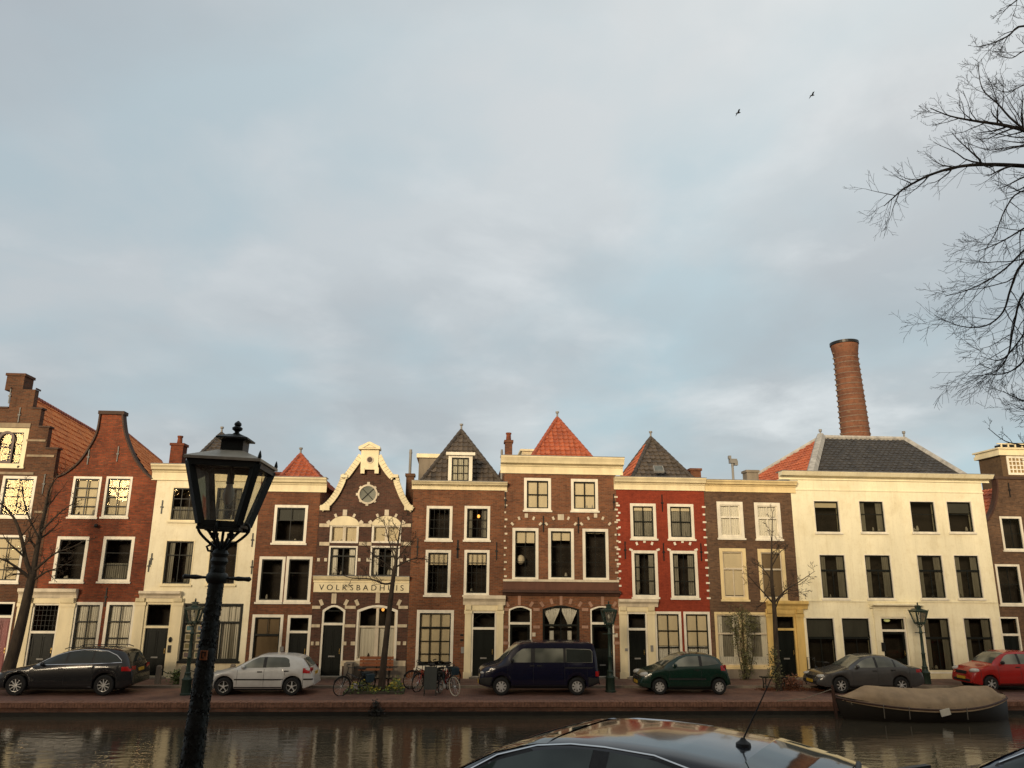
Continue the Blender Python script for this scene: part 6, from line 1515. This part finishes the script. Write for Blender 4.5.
# ------------------------------------------------------------------ foliage clumps
def leafmat(name, c1, c2):
    m, nt, b = newmat(name); f = noise(nt, objcoord(nt), 9, 3)
    nt.links.new(mix(nt, c4(c1), c4(c2), ramp(nt, f, .35, .65)), b.inputs['Base Color']); b.inputs['Roughness'].default_value = .6
    return m
def leaves(m, pts, n, size, rg, spread):
    for i in range(n):
        c = Vector(rg.choice(pts))+Vector((rg.gauss(0, spread[0]), rg.gauss(0, spread[1]), rg.gauss(0, spread[2])))
        a = Vector((rg.gauss(0, 1), rg.gauss(0, 1), rg.gauss(0, 1))).normalized(); b_ = a.orthogonal().normalized(); s_ = size*rg.uniform(.6, 1.3)
        m.add([c-a*s_, c+b_*s_*.5, c+a*s_, c-b_*s_*.5], [(0, 1, 2, 3)])
OLIVE = leafmat('olive_leaf', (.055, .060, .018), (.13, .115, .035)); GREENL = leafmat('green_leaf', (.05, .085, .016), (.10, .14, .028)); YELLOWF = leafmat('yellow_flower', (.50, .38, .03), (.28, .24, .03)); RUST = leafmat('rust_leaf', (.16, .05, .015), (.09, .03, .012))
rg = random.Random(4)
Yp = YF-.35
cl = thing('climbing_shrub', (PX(746, 682, Yp), Yp, .08), 'tall olive-green shrub growing up between the white-curtained ground windows', 'shrub')
m = MB()
for k, (x_, y_) in enumerate(((735, 622), (742, 616), (750, 625), (755, 632), (740, 640), (748, 646))):
    P0 = Vector((PX(746+rg.uniform(-3, 3), 682, Yp), Yp, .05)); P1 = atY(x_, y_, Yp-.1); m.tube(smooth_pts([P0, P0.lerp(P1, .5)+Vector((rg.uniform(-.1, .1), 0, 0)), P1], 4), .018, 5)
m.build('stems', BARK, cl)
m = MB(); pts = []
for x_, y_, n in ((733, 618, 2), (740, 613, 3), (747, 618, 3), (728, 622, 1), (751, 628, 3), (742, 628, 3), (737, 638, 2), (748, 640, 3), (744, 652, 3), (750, 656, 2), (740, 650, 1), (746, 664, 3), (744, 674, 2), (748, 672, 2), (735, 628, 2), (755, 622, 1)): pts += [tuple(atY(x_, y_, Yp-.1))]*n
leaves(m, pts, 1500, .055, rg, (.15, .14, .19)); m.build('foliage', OLIVE, cl, fix=False)
iv = thing('ivy_plant', (PX(776, 680, 32.4), 32.4, 0), 'small ivy clinging to the foot of the tree by the bench', 'plant'); m = MB()
leaves(m, [tuple(atY(x_, y_, 32.45)) for x_, y_ in ((773, 660), (775, 668), (774, 655), (777, 675), (772, 672), (775, 680))], 420, .05, rg, (.13, .13, .17)); m.build('foliage', OLIVE, iv, fix=False)
p = atZ(375, 692.5, 0)
fb = thing('flower_bed', (p.x, p.y, 0), 'low bed of green plants with yellow flowers round the bath house tree', 'flower bed')
m = MB(); m2 = MB(); x0, x1 = PX(345, 692, p.y), PX(404, 692, p.y)
hump = lambda x: .22+.10*math.sin(x*5)+.06*math.sin(x*11+1)
for i in range(1500):
    x = rg.uniform(x0, x1); e = min(1, min(x-x0, x1-x)*3+.35); y = p.y+rg.uniform(-.55, .65); z = rg.uniform(.02, 1)*hump(x)*e*1.5
    a = Vector((rg.gauss(0, 1), rg.gauss(0, 1), rg.gauss(0, .7))).normalized(); b_ = a.orthogonal().normalized(); s_ = rg.uniform(.03, .065); c = Vector((x, y, z))
    (m2 if rg.random() < .34 and z > .12 else m).add([c-a*s_, c+b_*s_*.6, c+a*s_, c-b_*s_*.6], [(0, 1, 2, 3)])
m.build('foliage', GREENL, fb, fix=False); m2.build('flowers', YELLOWF, fb, fix=False)
m = MB(); m.box(x0, x1, p.y-.5, p.y+.6, .0, .10); m.build('soil', GROUND, fb)
p = atZ(177, 684, .085)
sh = thing('shrub', (p.x, p.y, .085), 'small green shrub by the stone post under the shop window', 'shrub'); m = MB(); leaves(m, [(p.x-.1, p.y, .3), (p.x+.1, p.y, .35), (p.x, p.y, .5), (p.x+.05, p.y, .2)], 420, .05, rg, (.13, .12, .12)); m.build('foliage', GREENL, sh, fix=False)
Yt_ = YQ-.12; p = atY(376, 708, Yt_)
wt = thing('wall_plant', tuple(p), 'dark tuft of weeds hanging on the quay wall below the flower bed', 'plant'); m = MB(); leaves(m, [tuple(atY(x_, y_, Yt_)) for x_, y_ in ((376, 703), (375, 708), (377, 712), (372, 712), (380, 711), (376, 715))], 300, .045, rg, (.07, .04, .07)); m.build('foliage', leafmat('dark_weed', (.012, .011, .008), (.03, .024, .014)), wt, fix=False)
p = atZ(786, 690, 0)
pf = thing('dried_plant', (p.x, p.y, 0), 'rust-brown dried plant beside the bench under the slim right-hand tree', 'plant'); m = MB(); leaves(m, [(p.x+rg.uniform(-.35, .5), p.y+rg.uniform(-.3, .3), rg.uniform(.1, .45)) for _ in range(20)], 520, .06, rg, (.10, .12, .10)); m.build('foliage', RUST, pf, fix=False)
m = MB(); leaves(m, [(p.x+rg.uniform(-1.1, 1.5), p.y+rg.uniform(-.3, .3), .03) for _ in range(40)], 900, .04, rg, (.15, .12, .02)); o = m.build('fallen_leaves', RUST, None, org=(p.x, p.y, 0), fix=False); tag(o, 'litter of brown fallen leaves under the slim right-hand tree', 'leaves', None, 'stuff')
# ------------------------------------------------------------------ street furniture
def bench_iron(px0, px1, y, Y, label):
    X0, X1 = PX(px0, y, Y), PX(px1, y, Y); t = thing('bench', ((X0+X1)/2, Y, 0), label, 'bench'); z = .47
    m = MB()
    for k in range(4): m.box(X0, X1, Y-.2+k*.105, Y-.2+k*.105+.085, z, z+.04)
    m.build('seat', IRON, t)
    for X in (X0+.14, X1-.14):
        m = MB(); m.tube([(X, Y-.18, 0), (X, Y-.12, z*.55), (X, Y-.17, z-.002)], .022, 6); m.tube([(X, Y+.18, 0), (X, Y+.12, z*.55), (X, Y+.17, z-.002)], .022, 6); m.bar((X, Y-.13, z*.5), (X, Y+.13, z*.5), .03, .03); m.build('leg', IRON, t)
    return t
bench_iron(360, 392, 676, 32.5, 'black iron bench without back beside the bath house tree')
bench_iron(761, 786, 679, 32.9, 'black slatted bench beside the slim right-hand tree')
Y = YF-.5; X0, X1 = PX(359, 670, Y), PX(393, 670, Y)
t = thing('bench', ((X0+X1)/2, Y, .085), 'orange-brown wooden bench with back against the bath house wall', 'bench')
WOOD = paint('orange_wood', (.26, .085, .028), .55, .4, 5, streak=False)
m = MB()
for k in range(4): m.box(X0, X1, Y-.38+k*.11, Y-.38+k*.11+.09, .50, .54)
m.build('seat', WOOD, t)
m = MB()
for k in range(3): m.box(X0, X1, Y+.10, Y+.135, .62+k*.14, .74+k*.14)
m.build('backrest', WOOD, t)
for X in (X0+.15, X1-.15, (X0+X1)/2):
    m = MB(); m.box(X-.03, X+.03, Y-.34, Y-.28, .085, .499); m.box(X-.03, X+.03, Y+.14, Y+.19, .085, 1.0); m.box(X-.025, X+.025, Y-.279, Y+.139, .44, .498); m.build('leg', DARKMETAL, t)
# stone posts and chains before the cream house
posts = []
for x_, y_, lab in ((157.5, 684, 'grey stone post beside the dark door of the cream house'), (182.3, 684.5, 'grey stone post under the left end of the shop window'), (231.5, 682.5, 'grey stone post before the right end of the shop window')):
    p = atZ(x_, y_, .085); posts.append(p); t = thing('stone_post', (p.x, p.y, .085), lab, 'post', 'stone posts before the cream house'); m = MB()
    m.add([(p.x+sx*w, p.y+sy*w, z) for z, w in ((.085, .10), (.75, .085), (.80, .06)) for sx, sy in ((-1, -1), (1, -1), (1, 1), (-1, 1))], [(q*4+k, q*4+(k+1) % 4, q*4+4+(k+1) % 4, q*4+4+k) for q in range(2) for k in range(4)]+[(8, 9, 10, 11), (0, 1, 2, 3)])
    m.build('shaft', GREYSTONE, t)
for (a, b_), lab in (((posts[0], posts[1]), 'sagging iron chain left of the far lamp post'), ((posts[1], posts[2]), 'sagging iron chain below the shop window, right of the far lamp post')):
    m = MB(); n = 20; pts = [Vector((lerp(a.x, b_.x, k/n), lerp(a.y, b_.y, k/n)-.02, .70-.22*math.sin(math.pi*k/n))) for k in range(n+1)]; m.tube(pts, .016, 5); o = m.build('chain', IRON, None, org=tuple(pts[0])); tag(o, lab, 'chain', 'chains before the cream house')
# sandwich board
p = atZ(430, 695, 0); w = (PX(436.2, 684, p.y)-PX(423.6, 684, p.y))/2
t = thing('sandwich_board', (p.x, p.y, 0), 'dark blank sandwich board standing before the parked bicycles', 'sign board')
m = MB(); z1, z0 = 1.02, .22
for sy in (-1, 1): m.add([(p.x+sx*w, p.y+sy*(.22 if z == z0 else .06)+dy, z) for dy in (-.012, .012) for z in (z0, z1) for sx in (-1, 1)], [(0, 1, 3, 2), (4, 6, 7, 5), (0, 4, 5, 1), (2, 3, 7, 6), (0, 2, 6, 4), (1, 5, 7, 3)])
m.build('panel', paint('slate_board', (.028, .032, .028), .6, .4, 3), t)
m = MB()
for sy in (-1, 1):
    for sx in (-1, 1): m.bar((p.x+sx*(w-.02), p.y+sy*.255, .0), (p.x+sx*(w-.02), p.y+sy*.05, z1+.02), .03, .03)
m.build('frame', IRON, t)
# bicycles
def bicycle(px, py, rz, label, fcol, tcol=None, bag=None, lean=.1, basket=False):
    p = atZ(px, py, 0); t = thing('bicycle', (0, 0, 0), label, 'bicycle', 'bicycles on the far quay'); t.location = (p.x, p.y, 0); t.rotation_euler = (lean, 0, rz)
    r = .34; tm = tcol or TYRE
    for x in (0, 1.08):
        m = MB(); n = 26; pts = [(x+r*math.cos(6.2832*k/n), 0, r+r*math.sin(6.2832*k/n)) for k in range(n+1)]; m.tube(pts, .021, 6, False); w = m.build('wheel', tm, t, smooth=True)
        m = MB()
        for k in range(14): a = 6.2832*k/14; m.bar((x, .02*(-1)**k, r), (x+(r-.02)*math.cos(a), 0, r+(r-.02)*math.sin(a)), .005, .005)
        m.lathe([(.03, -.04), (.03, .04)], (x, 0, r), 8, 0, 'Y'); m.build('spokes', ALLOY, w)
        m = MB(); pts = [(x+(r+.035)*math.cos(a), 0, r+(r+.035)*math.sin(a)) for a in [.1+2.6*k/12 for k in range(13)]]; m.tube(pts, .018, 5); m.build('mudguard', IRON, w)
    m = MB(); bb = (.62, 0, .30); st = (.74, 0, .80); hd = (.19, 0, .86); hl = (.15, 0, .72)
    for a, b_ in ((bb, st), (bb, (.17, 0, .76)), ((.68, 0, .58), (.18, 0, .82)), (bb, (1.08, .05, r)), (st, (1.08, .05, r)), (bb, (1.08, -.05, r)), (st, (1.08, -.05, r)), (hd, (.13, 0, .66)), ((.13, .05, .66), (0, .05, r)), ((.13, -.05, .66), (0, -.05, r))): m.tube([a, b_], .017, 6)
    m.build('frame', fcol, t)
    m = MB(); m.tube([hd, (.20, 0, 1.02)], .014, 6); m.tube([(.38, -.28, 1.06), (.25, -.24, 1.05), (.19, -.1, 1.03), (.19, .1, 1.03), (.25, .24, 1.05), (.38, .28, 1.06)], .013, 6)
    for sy in (-1, 1): m.tube([(.29, sy*.255, 1.055), (.41, sy*.285, 1.06)], .02, 6)
    m.build('handlebar', IRON, t)
    m = MB(); m.tube([st, (.76, 0, .92)], .014, 6); m.add([(.64, -.03, .95), (.64, .03, .95), (.86, .10, .97), (.93, .08, .97), (.93, -.08, .97), (.86, -.10, .97), (.64, -.025, .91), (.64, .025, .91), (.86, .08, .91), (.93, .07, .92), (.93, -.07, .92), (.86, -.08, .91)],
        [(0, 1, 2, 3, 4, 5), (6, 11, 10, 9, 8, 7), (0, 6, 7, 1), (1, 7, 8, 2), (2, 8, 9, 3), (3, 9, 10, 4), (4, 10, 11, 5), (5, 11, 6, 0)]); m.build('saddle', BLACKPL, t)
    m = MB()
    for sy in (-.06, 0, .06): m.tube([(.82, sy, .76), (1.28, sy, .76)], .008, 4)
    m.bar((1.26, -.07, .76), (1.26, .07, .76), .012, .012); m.tube([(1.2, .06, .76), (1.08, .06, r)], .008, 4); m.tube([(1.2, -.06, .76), (1.08, -.06, r)], .008, 4); m.build('luggage_rack', IRON, t)
    m = MB(); m.lathe([(.09, .035), (.09, .045)], bb, 12, 0, 'Y'); m.tube([(.62, .06, .30), (.74, .06, .18)], .012, 5); m.tube([(.62, -.06, .30), (.50, -.06, .42)], .012, 5); m.box(.70, .78, .06, .15, .165, .195); m.box(.46, .54, -.15, -.06, .405, .435); m.build('crank', ALLOY, t)
    if bag:
        m = MB()
        for sy in (-1, 1): m.add([(x, sy*.08+dy, z) for dy in (0, sy*.15) for x, z in ((.95, .47), (1.22, .47), (1.25, .75), (.92, .75))], [(0, 1, 2, 3), (4, 7, 6, 5), (0, 4, 5, 1), (1, 5, 6, 2), (2, 6, 7, 3), (3, 7, 4, 0)])
        m.build('pannier_bag', bag, t)
    if basket:
        m = MB(); m.plate([(-.14, .86), (.14, .86), (.18, 1.08), (-.18, 1.08)], -.16, .16); m.build('front_basket', BROWNWOOD, t)
    return t
REDP = carpaint('red_bike_paint', (.28, .02, .015)); BLUEB = paint('blue_bag', (.016, .036, .05), .8, .3, 5); WHT = paint('pale_tyre', (.42, .38, .30), .8, .2, 5); BLK = carpaint('black_bike_paint', (.012, .012, .012)); DBL = carpaint('blue_bike_paint', (.02, .04, .07))
bicycle(340.5, 696, .62, 'dark bicycle leaning by the left end of the flower bed', BLK, None, BLUEB, .12)
bicycle(417, 692, .9, 'red-framed bicycle left of the sandwich board', REDP, None, None, .08)
bicycle(455, 696, 2.2, 'bicycle with pale tyres and dark bag at the right end of the group', BLK, WHT, paint('black_bag', (.015, .014, .013), .8, .3, 5), -.1)
bicycle(440, 693, 1.3, 'red bicycle directly right of the sandwich board', REDP, None, None, .06)
bicycle(411, 689, .35, 'black bicycle behind the red-framed one, leftmost of the parked group', BLK, None, None, .1)
bicycle(429, 688, .5, 'dark blue bicycle half hidden behind the sandwich board', DBL, None, BLUEB, .05)
bicycle(811, 686, .35, 'black bicycle against the ivory house, behind the grey car', BLK, None, None, .16)
# boat
YB = 28.62; A, Bx = PX(836, 705, YB), PX(1003, 705, YB); LB = Bx-A
bt = thing('sloop', ((A+Bx)/2, YB, ZW), 'black open sloop under a tan tarpaulin, moored at the far quay', 'boat')
S = 26; hwf = lambda t: .90*(math.sin(min(t, .62)/.62*math.pi/2)**.62)*(1-.72*max(0, (t-.62)/.38)**2.2)
sheer = lambda t: ZW+.50+.30*(1-t/.55)**2*(t < .55)+.30*max(0, (t-.55)/.45)**2
m = MB(); vs = []; rows = 6
for i in range(S+1):
    t_ = i/S; x = lerp(A, Bx, t_)
    for sd in (-1, 1):
        for k in range(rows+1):
            q = k/rows; z = lerp(sheer(t_), ZW-.35, q); w = max(.015, hwf(t_))*(1-.55*q**2.2); xx = x+(1-t_)*q*q*.5*(t_ < .25)
            vs.append((xx, YB+sd*w, z))
n = rows+1; fs = []
for i in range(S):
    for sd in (0, 1):
        for k in range(rows): a = (i*2+sd)*n+k; b_ = ((i+1)*2+sd)*n+k; fs.append((a, b_, b_+1, a+1))
e = S*2*n
fs.append(tuple([e+k for k in range(n)]+[e+n+k for k in range(n)][::-1])); m.add(vs, fs)
m.build('hull', carpaint('black_hull', (.022, .017, .012), .4), bt, smooth=True)
m = MB()
for sd in (-1, 1): m.tube([(lerp(A, Bx, i/S), YB+sd*(max(.015, hwf(i/S))+.02), sheer(i/S)-.07) for i in range(S+1)], .035, 6)
m.build('rubbing_strake', BROWNWOOD, bt, smooth=True)
m = MB(); zb = sheer(0); m.bar((A+.0, YB, ZW-.3), (A-.08, YB, zb+.24), .09, .08); m.bar((A-.08, YB, zb+.245), (A-.08, YB, zb+.34), .06, .06); m.build('stem_post', BROWNWOOD, bt)
m = MB(); m.box(Bx-.02, Bx+.10, YB-.06, YB+.06, ZW-.3, sheer(1)+.05); m.bar((Bx+.05, YB, sheer(1)+.05), (Bx-.5, YB-.1, sheer(1)+.30), .05, .05); m.build('rudder', BROWNWOOD, bt)
TAN = paint('tan_tarpaulin', (.33, .225, .125), .75, .3, 2.2, streak=False)
m = MB(); vs = []; K = 22; S2 = 60; rg = random.Random(8)
for i in range(S2+1):
    t_ = i/S2; x = lerp(A+.10, Bx-.05, t_); w = max(.03, hwf(t_))+.05; zs = sheer(t_)+.01
    rid = min(zs, ZW+.60)+.52*min(1, max(0, (t_-.0)/.16))**.8*min(1, max(.5, (1.0-t_)/.06))
    for k in range(K+1):
        u = -1+2*k/K; a = abs(u)
        pr = (1-a**3.2)*.6+(1-a)*.4
        z = lerp(zs-.16*(a > .99), rid, pr)+.008*math.sin(t_*43+u*3)*(1-a)+.014*math.sin(t_*90)*a*(a < .98)+.012*math.sin(t_*math.pi*5)**2*(1-a)*-1
        vs.append((x, YB+u*w, z))
m.add(vs, [(i*(K+1)+k, (i+1)*(K+1)+k, (i+1)*(K+1)+k+1, i*(K+1)+k+1) for i in range(S2) for k in range(K)])
m.build('tarpaulin', TAN, bt, smooth='all')
m = MB(); q = atY(947.5, 713, YB-1.08); m.obox(Matrix.Translation((q.x, YB-hwf(.67)-.07, q.z)) @ Matrix.Rotation(-.22, 4, 'Y'), .36, .02, .22); m.build('name_board', WHITE, bt)
m = MB()
for x_ in (889, 912, 968): q = atY(x_, 711, YB-1.0); t_ = (q.x-A)/LB; m.tube([(q.x, YB-hwf(t_)-.06, sheer(t_)), (q.x, YB-hwf(t_)-.06, ZW+.12)], .014, 5)
m.split('tie_rope', GREYSTONE, bt)
m = MB(); a = Vector((A-.1, YB, sheer(0)+.2)); b_ = Vector((A-1.7, YQ+.1, .02)); m.tube([a, a.lerp(b_, .5)+Vector((0, 0, -.12)), b_], .016, 5); o = m.build('mooring_rope', GREYSTONE, None, org=tuple(b_)); tag(o, 'thin mooring rope from the sloop bow to the quay', 'rope')
# birds
for x_, y_, Y, sc_, lab in ((738, 113, 60, 1.0, 'dark bird in flight, the lower left of the two'), (812, 95.5, 62, 1.0, 'dark bird in flight, the upper right of the two')):
    p = atY(x_, y_, Y); t = thing('bird', tuple(p), lab, 'bird', 'birds in the sky'); m = MB(); vs = []
    m.tube([p+Vector((-.22, 0, -.06)), p+Vector((-.1, 0, -.01)), p+Vector((.05, 0, .02)), p+Vector((.2, 0, .05)), p+Vector((.25, 0, .05))], [.015, .05, .065, .04, .012], 8)
    m.build('body', TWIG, t, smooth=True)
    for sd in (-1, 1):
        m = MB(); m.add([p+Vector((.10, sd*.05, .02)), p+Vector((-.08, sd*.05, .0)), p+Vector((-.06+.02*sd, sd*.35, .12)), p+Vector((.08, sd*.30, .14)), p+Vector((-.02, sd*.62, .02))], [(0, 3, 2, 1), (3, 4, 2)])
        m.v = [tuple(v) for v in m.v]; m.build('wing', TWIG, t, fix=False)
# near cars
NX, NY, NPH, NSC, NZO = -.761, 7.05, .6154, .942, -.058
c = near('near_car', 'black coupe with chrome window line and roof aerial, at the bottom of the picture', (NX, NY, ZN+NZO), -NPH, carpaint('gloss_black_paint', (.010, .012, .016), .05)); c.root.scale = (NSC,)*3
c = near('near_car', 'dark navy car cut by the bottom right corner', (4.32, 7.716, ZN+NZO), -1.1637, carpaint('deep_navy_paint', (.006, .009, .022), .12)); c.root.scale = (NSC,)*3
# unseen houses opposite, put in to shade lower facades; roof line shows in reflections
x = -40; i = 0; rg = random.Random(12)
OPP = [('narrow brick house with plain gable on the near bank', BR6), ('wide brick house with flat cornice on the near bank', BR1), ('tall brick house with steep gable on the near bank', BR7)]
while x < 34:
    w = rg.uniform(5.5, 8); H = rg.uniform(8.0, 9.6); g = rg.uniform(1.8, 3.4)
    t = thing('near_bank_house', (x+w/2, -5.6, ZN), 'brick gabled house on the near bank, behind the viewer', 'house', 'houses behind the viewer'); m = MB()
    wn = []
    for fl in range(3):
        for k in range(2): cx = x+w*(.28+.44*k); z = ZN+.9+fl*2.6; wn.append([(cx-.6, z), (cx+.6, z), (cx+.6, z+1.7), (cx-.6, z+1.7)])
    m.plate([(x, ZN-.3), (x+w, ZN-.3), (x+w, ZN+H), (x+w/2+.6, ZN+H+g), (x+w/2-.6, ZN+H+g), (x, ZN+H)], -5.9, -5.6, wn); m.box(x, x+w, -14, -5.901, ZN-.3, ZN+H-.05); m.build('wall', [BR6, BR1, BR7, BR9][i % 4], t)
    m = MB(); m.add([(x, -5.91, ZN+H), (x+w, -5.91, ZN+H), (x+w/2, -5.91, ZN+H+g-.1), (x, -14, ZN+H), (x+w, -14, ZN+H), (x+w/2, -14, ZN+H+g-.1)], [(0, 2, 5, 3), (1, 4, 5, 2), (3, 5, 4), (0, 1, 2)]); m.build('roof', TILE_D, t)
    m = MB()
    for q in wn: m.plate(q, -5.66, -5.60, [[(q[0][0]+.1, q[0][1]+.1), (q[1][0]-.1, q[0][1]+.1), (q[1][0]-.1, q[2][1]-.1), (q[0][0]+.1, q[2][1]-.1)]])
    m.split('window', WHITE, t)
    x += w+.01; i += 1
# ------------------------------------------------------------------ light, sky, camera
AZ, EL = R(26), R(11)
sd = Vector((-math.sin(AZ)*math.cos(EL), -math.cos(AZ)*math.cos(EL), math.sin(EL)))
L = bpy.data.lights.new('sun', 'SUN'); L.energy = 4.2; L.angle = R(17); L.color = (1.0, .81, .56)
lo = bpy.data.objects.new('sun', L); COL.objects.link(lo); lo.rotation_euler = sd.to_track_quat('Z', 'Y').to_euler()
W = bpy.data.worlds.new('World'); sc.world = W; W.use_nodes = True; nt = W.node_tree; bg = nt.nodes['Background']
sky = N(nt, 'ShaderNodeTexSky', sky_type='NISHITA'); sky.sun_disc = False; sky.sun_elevation = EL; sky.sun_rotation = R(180)+AZ; sky.air_density = 1.5; sky.dust_density = 3
tc = N(nt, 'ShaderNodeTexCoord'); sp = N(nt, 'ShaderNodeSeparateXYZ'); nt.links.new(tc.outputs['Generated'], sp.inputs[0])
def mth(op, a, b=None):
    n = N(nt, 'ShaderNodeMath', operation=op)
    for i, q in enumerate((a, b)):
        if q is None: continue
        if hasattr(q, 'is_linked'): nt.links.new(q, n.inputs[i])
        else: n.inputs[i].default_value = q
    return n.outputs[0]
den = mth('ADD', mth('MAXIMUM', sp.outputs[2], 0.), .22)
cb = N(nt, 'ShaderNodeCombineXYZ'); nt.links.new(mth('DIVIDE', sp.outputs[0], den), cb.inputs[0]); nt.links.new(mth('DIVIDE', sp.outputs[1], den), cb.inputs[1])
mp = N(nt, 'ShaderNodeMapping'); mp.inputs['Location'].default_value = (3.1, 1.7, 0); nt.links.new(cb.outputs[0], mp.inputs[0]); cv = mp.outputs[0]
def nz(scale, detail, rough, dist, off):
    q = N(nt, 'ShaderNodeMapping'); q.inputs['Location'].default_value = off; q.inputs['Scale'].default_value = (1, .95, 1); nt.links.new(cb.outputs[0], q.inputs[0])
    n = N(nt, 'ShaderNodeTexNoise'); n.inputs['Scale'].default_value = scale; n.inputs['Detail'].default_value = detail; n.inputs['Roughness'].default_value = rough; n.inputs['Distortion'].default_value = dist
    nt.links.new(q.outputs[0], n.inputs['Vector']); return n.outputs['Fac']
K = 1.12/.1
f1 = ramp(nt, nz(1.75, 8, .52, .2, (3.1, 1.7, 0)), .40, .60); f2 = ramp(nt, nz(1.0, 7, .5, .15, (7.3, 2.2, 0)), .42, .60); f3 = ramp(nt, nz(2.5, 9, .56, .25, (1.3, 5.4, 0)), .49, .70)
def C(r, g, b): return (r*K, g*K, b*K, 1)
c = mix(nt, C(.455, .585, .645), C(.585, .64, .67), f1)                          # blue-grey gaps and paler cloud
c = mix(nt, c, C(.405, .445, .48), mth('MULTIPLY', f2, .8))                      # grey undersides
c = mix(nt, c, C(.76, .80, .82), mth('MULTIPLY', mth('MULTIPLY', f3, f1), .7))   # bright breaks
rg_ = ramp(nt, sp.outputs[0], -.45, .5); up_ = ramp(nt, sp.outputs[2], .3, .75)
c = mix(nt, c, C(.40, .43, .465), mth('MULTIPLY', mth('SUBTRACT', 1., rg_), .45))   # darker to the left
c = mix(nt, c, C(.84, .82, .79), mth('MULTIPLY', mth('MULTIPLY', rg_, up_), .7))   # pale light top right
back = ramp(nt, mth('MULTIPLY', sp.outputs[1], -1.), .0, .9)
c = mix(nt, c, (.36*K, .28*K, .19*K, 1), mth('MULTIPLY', back, .8))              # the sunset side
fin = mix(nt, sky.outputs[0], c, .90)
nt.links.new(fin, bg.inputs[0]); bg.inputs[1].default_value = .1
cam = bpy.data.cameras.new('camera'); co = bpy.data.objects.new('camera', cam); COL.objects.link(co)
cam.sensor_fit = 'HORIZONTAL'; cam.sensor_width = 36; cam.lens = 36*CF/1024; cam.clip_start = .1; cam.clip_end = 3000
co.matrix_world = Matrix((( _rt2.x, _up2.x, -_fw.x, CAM.x), (_rt2.y, _up2.y, -_fw.y, CAM.y), (_rt2.z, _up2.z, -_fw.z, CAM.z), (0, 0, 0, 1)))
sc.camera = co
sc.view_settings.view_transform = 'Standard'; sc.view_settings.look = 'None'; sc.view_settings.exposure = 0; sc.view_settings.gamma = 1
sc.cycles.max_bounces = 8; sc.cycles.transparent_max_bounces = 12; sc.cycles.glossy_bounces = 3; sc.cycles.diffuse_bounces = 3
sc.cycles.use_denoising = True
for o in list(bpy.data.objects):
    if '_o' in o: del o['_o']
